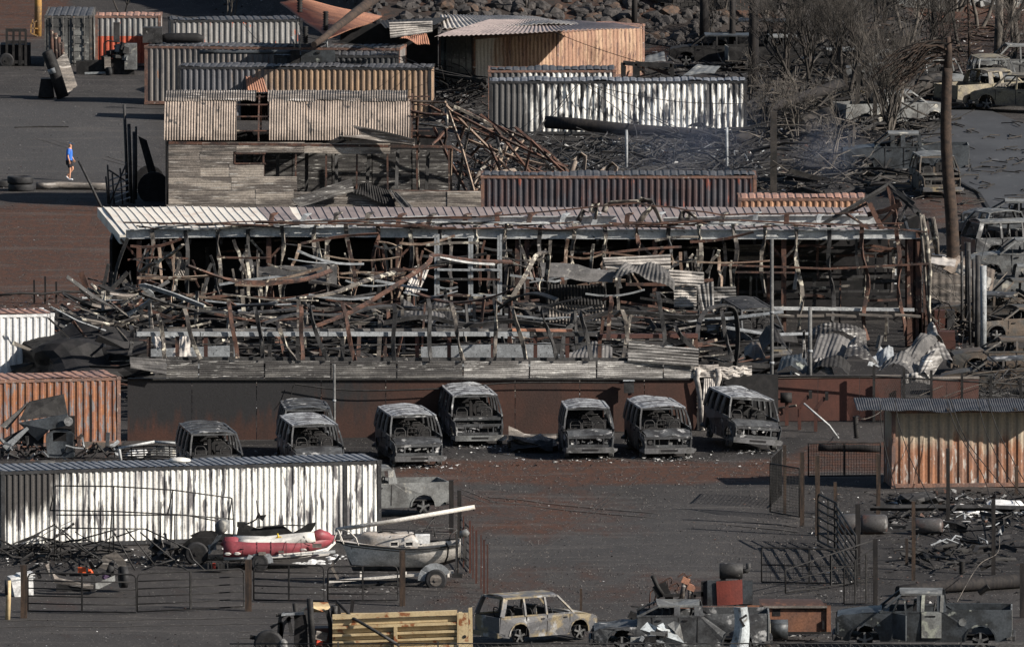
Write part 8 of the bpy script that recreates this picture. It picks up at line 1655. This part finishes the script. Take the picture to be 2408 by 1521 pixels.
tangle('wreck_tangle', 2300, 2408, 900, 985, 130, 'steeld', (.1,1.3), (.5,1.6), (.02,.07)); tangle('dark_wreck_tangle', 1010, 1150, 205, 300, 90, 'char', (.1,1.4), (.5,2)); tangle('stem_tangle', 2190, 2330, 650, 830, 110, 'barkl', (.1,1.6), (.5,2), (.015,.035), 1.0)
# the warehouse floor: heaped wreckage, and the fallen-in left end
def heap(nm, x0_, x1_, Ya, Yb2, n_, m, zf_, ln, w_, up_=.35, tang=0):
    mb = MB()
    for k in range(n_):
        Y = R.uniform(Ya, Yb2); px = R.uniform(x0_, x1_); a = P(px, 700, Y); z = zf_(px, Y)*R.random()**.6; a.z = z; L = R.uniform(*ln); th = R.choice([R.gauss(0,.35), R.gauss(math.pi,.35), R.uniform(0,6.28)])
        b_ = a+Vector((math.cos(th)*L, math.sin(th)*L, R.gauss(0,.35)*L*up_)); b_.z = max(b_.z, .05); mb.rib([a, lerp(a,b_,.5)+Vector((0,0,R.uniform(-.15,.15))), b_], R.uniform(*w_), R.uniform(.02,.06), R.uniform(0,3), R.uniform(0,3))
    return mb.build(nm, M[m], kind='stuff')
fz = lambda px, Y: .9 + 1.0*sst(YR-26, YR-8, Y) + .6*noise.noise(Vector((px*.01, Y*.1, 0)))
for m_, n_, w_, ln in (('char',460,(.08,.3),(1,3.5)),('steeld',300,(.05,.16),(1,3)),('ribmix',230,(.04,.14),(.8,3)),('ribrust',150,(.04,.10),(.8,3)),('steel',60,(.05,.16),(.5,2)),('ztand',60,(.1,.4),(.5,2)),('soot',160,(.2,.6),(1,3))):
    heap('roof_wreckage', 330, 1740, YB(1000)+1.5, YR-1.5, n_, m_, fz, ln, w_)
for m_, n_ in (('char',130),('steeld',130),('ribmix',90),('ribrust',40),('steel',25),('ztand',20)):
    heap('collapsed_end_wreckage', 140, 335, YB(900), YB(835), n_, m_, lambda px, Y: .5+2.7*sst(100, 330, px), (.6,2.2), (.05,.2), .9)
# named long members of the fallen-in end
ce = thing('collapsed_wall_frames', 'tangle of long bent frames slumping off the left end of the warehouse', 'steel frame', G(230, 870)); Yx = YB(850)
for pts in ([(160,760),(190,830),(250,880),(310,890)],[(120,740),(170,760),(250,830),(300,860)],[(105,755),(110,800),(150,850),(210,885)],[(130,735),(220,770),(300,780)],[(310,700),(340,665),(420,690),(500,720)],[(235,800),(290,760),(330,720),(350,705)],[(262,640),(256,700),(240,740),(180,760)],[(255,620),(240,680),(200,745)],[(300,560),(275,630),(262,720)],[(290,660),(330,700),(400,735),(470,742)],[(120,800),(180,790),(260,820),(320,800)],[(285,742),(380,790),(410,830)],[(200,720),(250,690),(300,640)],[(190,640),(205,690),(195,740)]):
    d_ = R.uniform(-2,3); k = [P(x, y, Yx+d_) for x, y in pts]; out = []
    for i in range(len(k)-1):
        p0, p1, p2, p3 = k[max(0,i-1)], k[i], k[i+1], k[min(len(k)-1,i+2)]
        for q in range(5): t_ = q/5; out.append(.5*((2*p1)+(p2-p0)*t_+(2*p0-5*p1+4*p2-p3)*t_*t_+(3*p1-p0-3*p2+p3)*t_**3))
    out.append(k[-1]); part(ce, 'bent_member', MB().rib(out, R.choice([.14,.2,.24]), .05, 0, R.uniform(0,1.5)), M[R.choice(['ribmix','steeld','ribrust','steeld'])])
sh('small ribbed dark sheet caught in the slumped left end', [(178,812,YB(870)),(222,818,YB(870)),(228,768,YB(865)),(186,765,YB(865))], 'zincd', noi=.1, pitch=.12)
for x, yt, yb, lb in ((80,658,712,'first thin dark post before the red earth at the left'),(106,650,714,'second thin dark post, the tallest, before the red earth'),(132,662,714,'third thin dark post before the red earth at the left')): post(x, yt, yb, lb, .08, 'pole')
lgx = log(G(0,722),.05,G(300,708),.05,'low dark rail across the left yard behind the white container','char','low_barrier','barrier',za=.5,zb=.5)
# pale rubble and block wall at the very top right
bw = thing('block_wall', 'dark block wall at the top of the rocky bank', 'wall', hz(1670, 28)); b0 = Vector(bw.location)
for r_ in range(9):
    for k in range(14): MB().bb(k*.42-2.6+.21*(r_ % 2)+.01, k*.42-2.2+.21*(r_ % 2), R.uniform(0,.02), .2, r_*.2+.01, r_*.2+.195).build('block', M['block'], bw)
pr = MB()
for k in range(40):
    p = hz(R.uniform(2010, 2408), R.uniform(-6, 24)); w_ = R.uniform(.2, .8); pr.box(p+Vector((0,0,w_*.3)), (w_*1.8, w_, w_*R.uniform(.5,1)), R.uniform(0,3), R.uniform(-.4,.4), R.uniform(-.4,.4))
pr.build('pale_rubble', M['carl'], kind='stuff')
for k, (px, py, r_) in enumerate(((1745,66,.42),(2235,92,.40),(2408,95,.42),(2380,110,.4),(2220,62,.35),(2300,88,.35))):
    lump(hz(px*1.0, py+60 if px > 2200 else py+40), r_, 'rockr', 'boulder', ['rounded boulder near the thin utility pole','round boulder behind the palm crown','boulder at the right edge under the trees','lower boulder at the right edge under the trees','half-hidden boulder left of the pale palm trunk','low boulder right of the slim reddish pole'][k], 'boulder', (1.3,1,.8), k+3, .3)
# thin drifting smoke
def smoke(lb, base, rx_, rz_, sd):
    a = G(*base); bm = bmesh.new(); bmesh.ops.create_icosphere(bm, subdivisions=3, radius=1); me = bpy.data.meshes.new('smoke'); bm.to_mesh(me); bm.free(); me.materials.append(SM)
    o = bpy.data.objects.new('smoke', me); C.objects.link(o); o.location = a+Vector((0,0,rz_*1.02)); o.scale = (rx_, 1.6, rz_); tag(o, lb, kind='stuff'); return o
SM = bpy.data.materials.new('smoke'); SM.use_nodes = True; t = SM.node_tree; t.nodes.clear()
out = t.nodes.new('ShaderNodeOutputMaterial'); pv = t.nodes.new('ShaderNodeVolumePrincipled'); pv.inputs['Color'].default_value = (.56,.66,.95,1); n = nz(t, coords(t, (1.2,1.2,1.2)), 1.6, 4, .6)
tc = t.nodes.new('ShaderNodeTexCoord'); ln_ = t.nodes.new('ShaderNodeVectorMath'); ln_.operation = 'LENGTH'; t.links.new(tc.outputs['Object'], ln_.inputs[0])
fa = t.nodes.new('ShaderNodeMapRange'); fa.inputs[1].default_value = 1; fa.inputs[2].default_value = .15; t.links.new(ln_.outputs['Value'], fa.inputs[0])
d_ = math_n(t, 'MULTIPLY', ramp(t, n.outputs[0], .25, .8), math_n(t, 'MULTIPLY', fa.outputs[0], .085)); t.links.new(d_, pv.inputs['Density']); t.links.new(pv.outputs[0], out.inputs['Volume'])
smoke('thin blue smoke drifting over the dark red container', (1620,478), 4.6, 3.0, 1); smoke('thin blue smoke beside the long grey pickup', (1950,450), 2.2, 1.9, 2)

for k in range(52):
    px = R.uniform(345, 1690); Y = R.uniform(YB(930), YR-3); b_ = P(px, 800, Y); b_.z = 0; hgt = R.uniform(1.8, 3.6); ln_ = R.gauss(0, .35)
    pts = [b_, b_+Vector((ln_*.5+R.uniform(-.1,.1), 0, hgt*.5)), b_+Vector((ln_, R.uniform(-.2,.2), hgt))]
    part(bd, 'leaning_stud', MB().rib(pts, R.choice([.08,.12,.16]), .05, 0, R.uniform(-1,1)), M[R.choice(['ribmix','ribrust','steeld','ztand'])])
for k in range(46):
    px = R.uniform(340, 1700); Y = R.uniform(YB(930), YR-1); b_ = P(px, 800, Y); b_.z = R.uniform(1.4, 3.3); L = R.uniform(1.6, 4.5)
    pts = [b_, b_+Vector((L*.5, 0, -R.uniform(0,.35))), b_+Vector((L, R.uniform(-.4,.4), R.uniform(-.3,.3)))]
    part(bd, 'fallen_rail', MB().rib(pts, R.choice([.06,.09,.12]), .06, 0, R.uniform(-.6,.6)), M[R.choice(['ribmix','ribrust','steeld','steel'])])

# black mound added to fill in darkness under the slumped left end
lump(G(230, 893)+Vector((0,0,.2)), 1.0, 'soot', 'dark_fill_mound', 'black mound added to darken under the slumped left end of the warehouse', 'mound', (3.6,3.5,1.9), 3, .5, sub=4)
for k, (px, py, s_) in enumerate(((2160,1140+45,.9),(2290,1205,.7),(2370,1198,.8))): lump(G(px, py), s_, 'cw3' if k else 'steeld', 'crumpled_metal', ['crumpled grey wreck piece under the left half of the gold container','crumpled white sheeting in the middle of the scrap field','crumpled white sheeting at the right end of the scrap field'][k], 'metal scrap', (1.2,1,.35), k+11, .9, sub=3)
for k, pts in enumerate(([(640,395),(700,380),(760,372)],[(940,1010),(1000,1004),(1060,1018)])): pass

# broken branches on the road
tw2 = MB()
for k in range(90):
    p = G(R.uniform(2210, 2420), R.uniform(290, 560)); p.z = hill_z(p.x, p.y)+.09; a = R.uniform(0, 6.3); l = R.uniform(.15, .9); tw2.rib([p, p+Vector((math.cos(a)*l, math.sin(a)*l*2, .05)), p+Vector((math.cos(a+.4)*l*1.7, math.sin(a+.4)*l*3, 0))], .05, .04)
tw2.build('road_litter', M['bark'], kind='stuff')
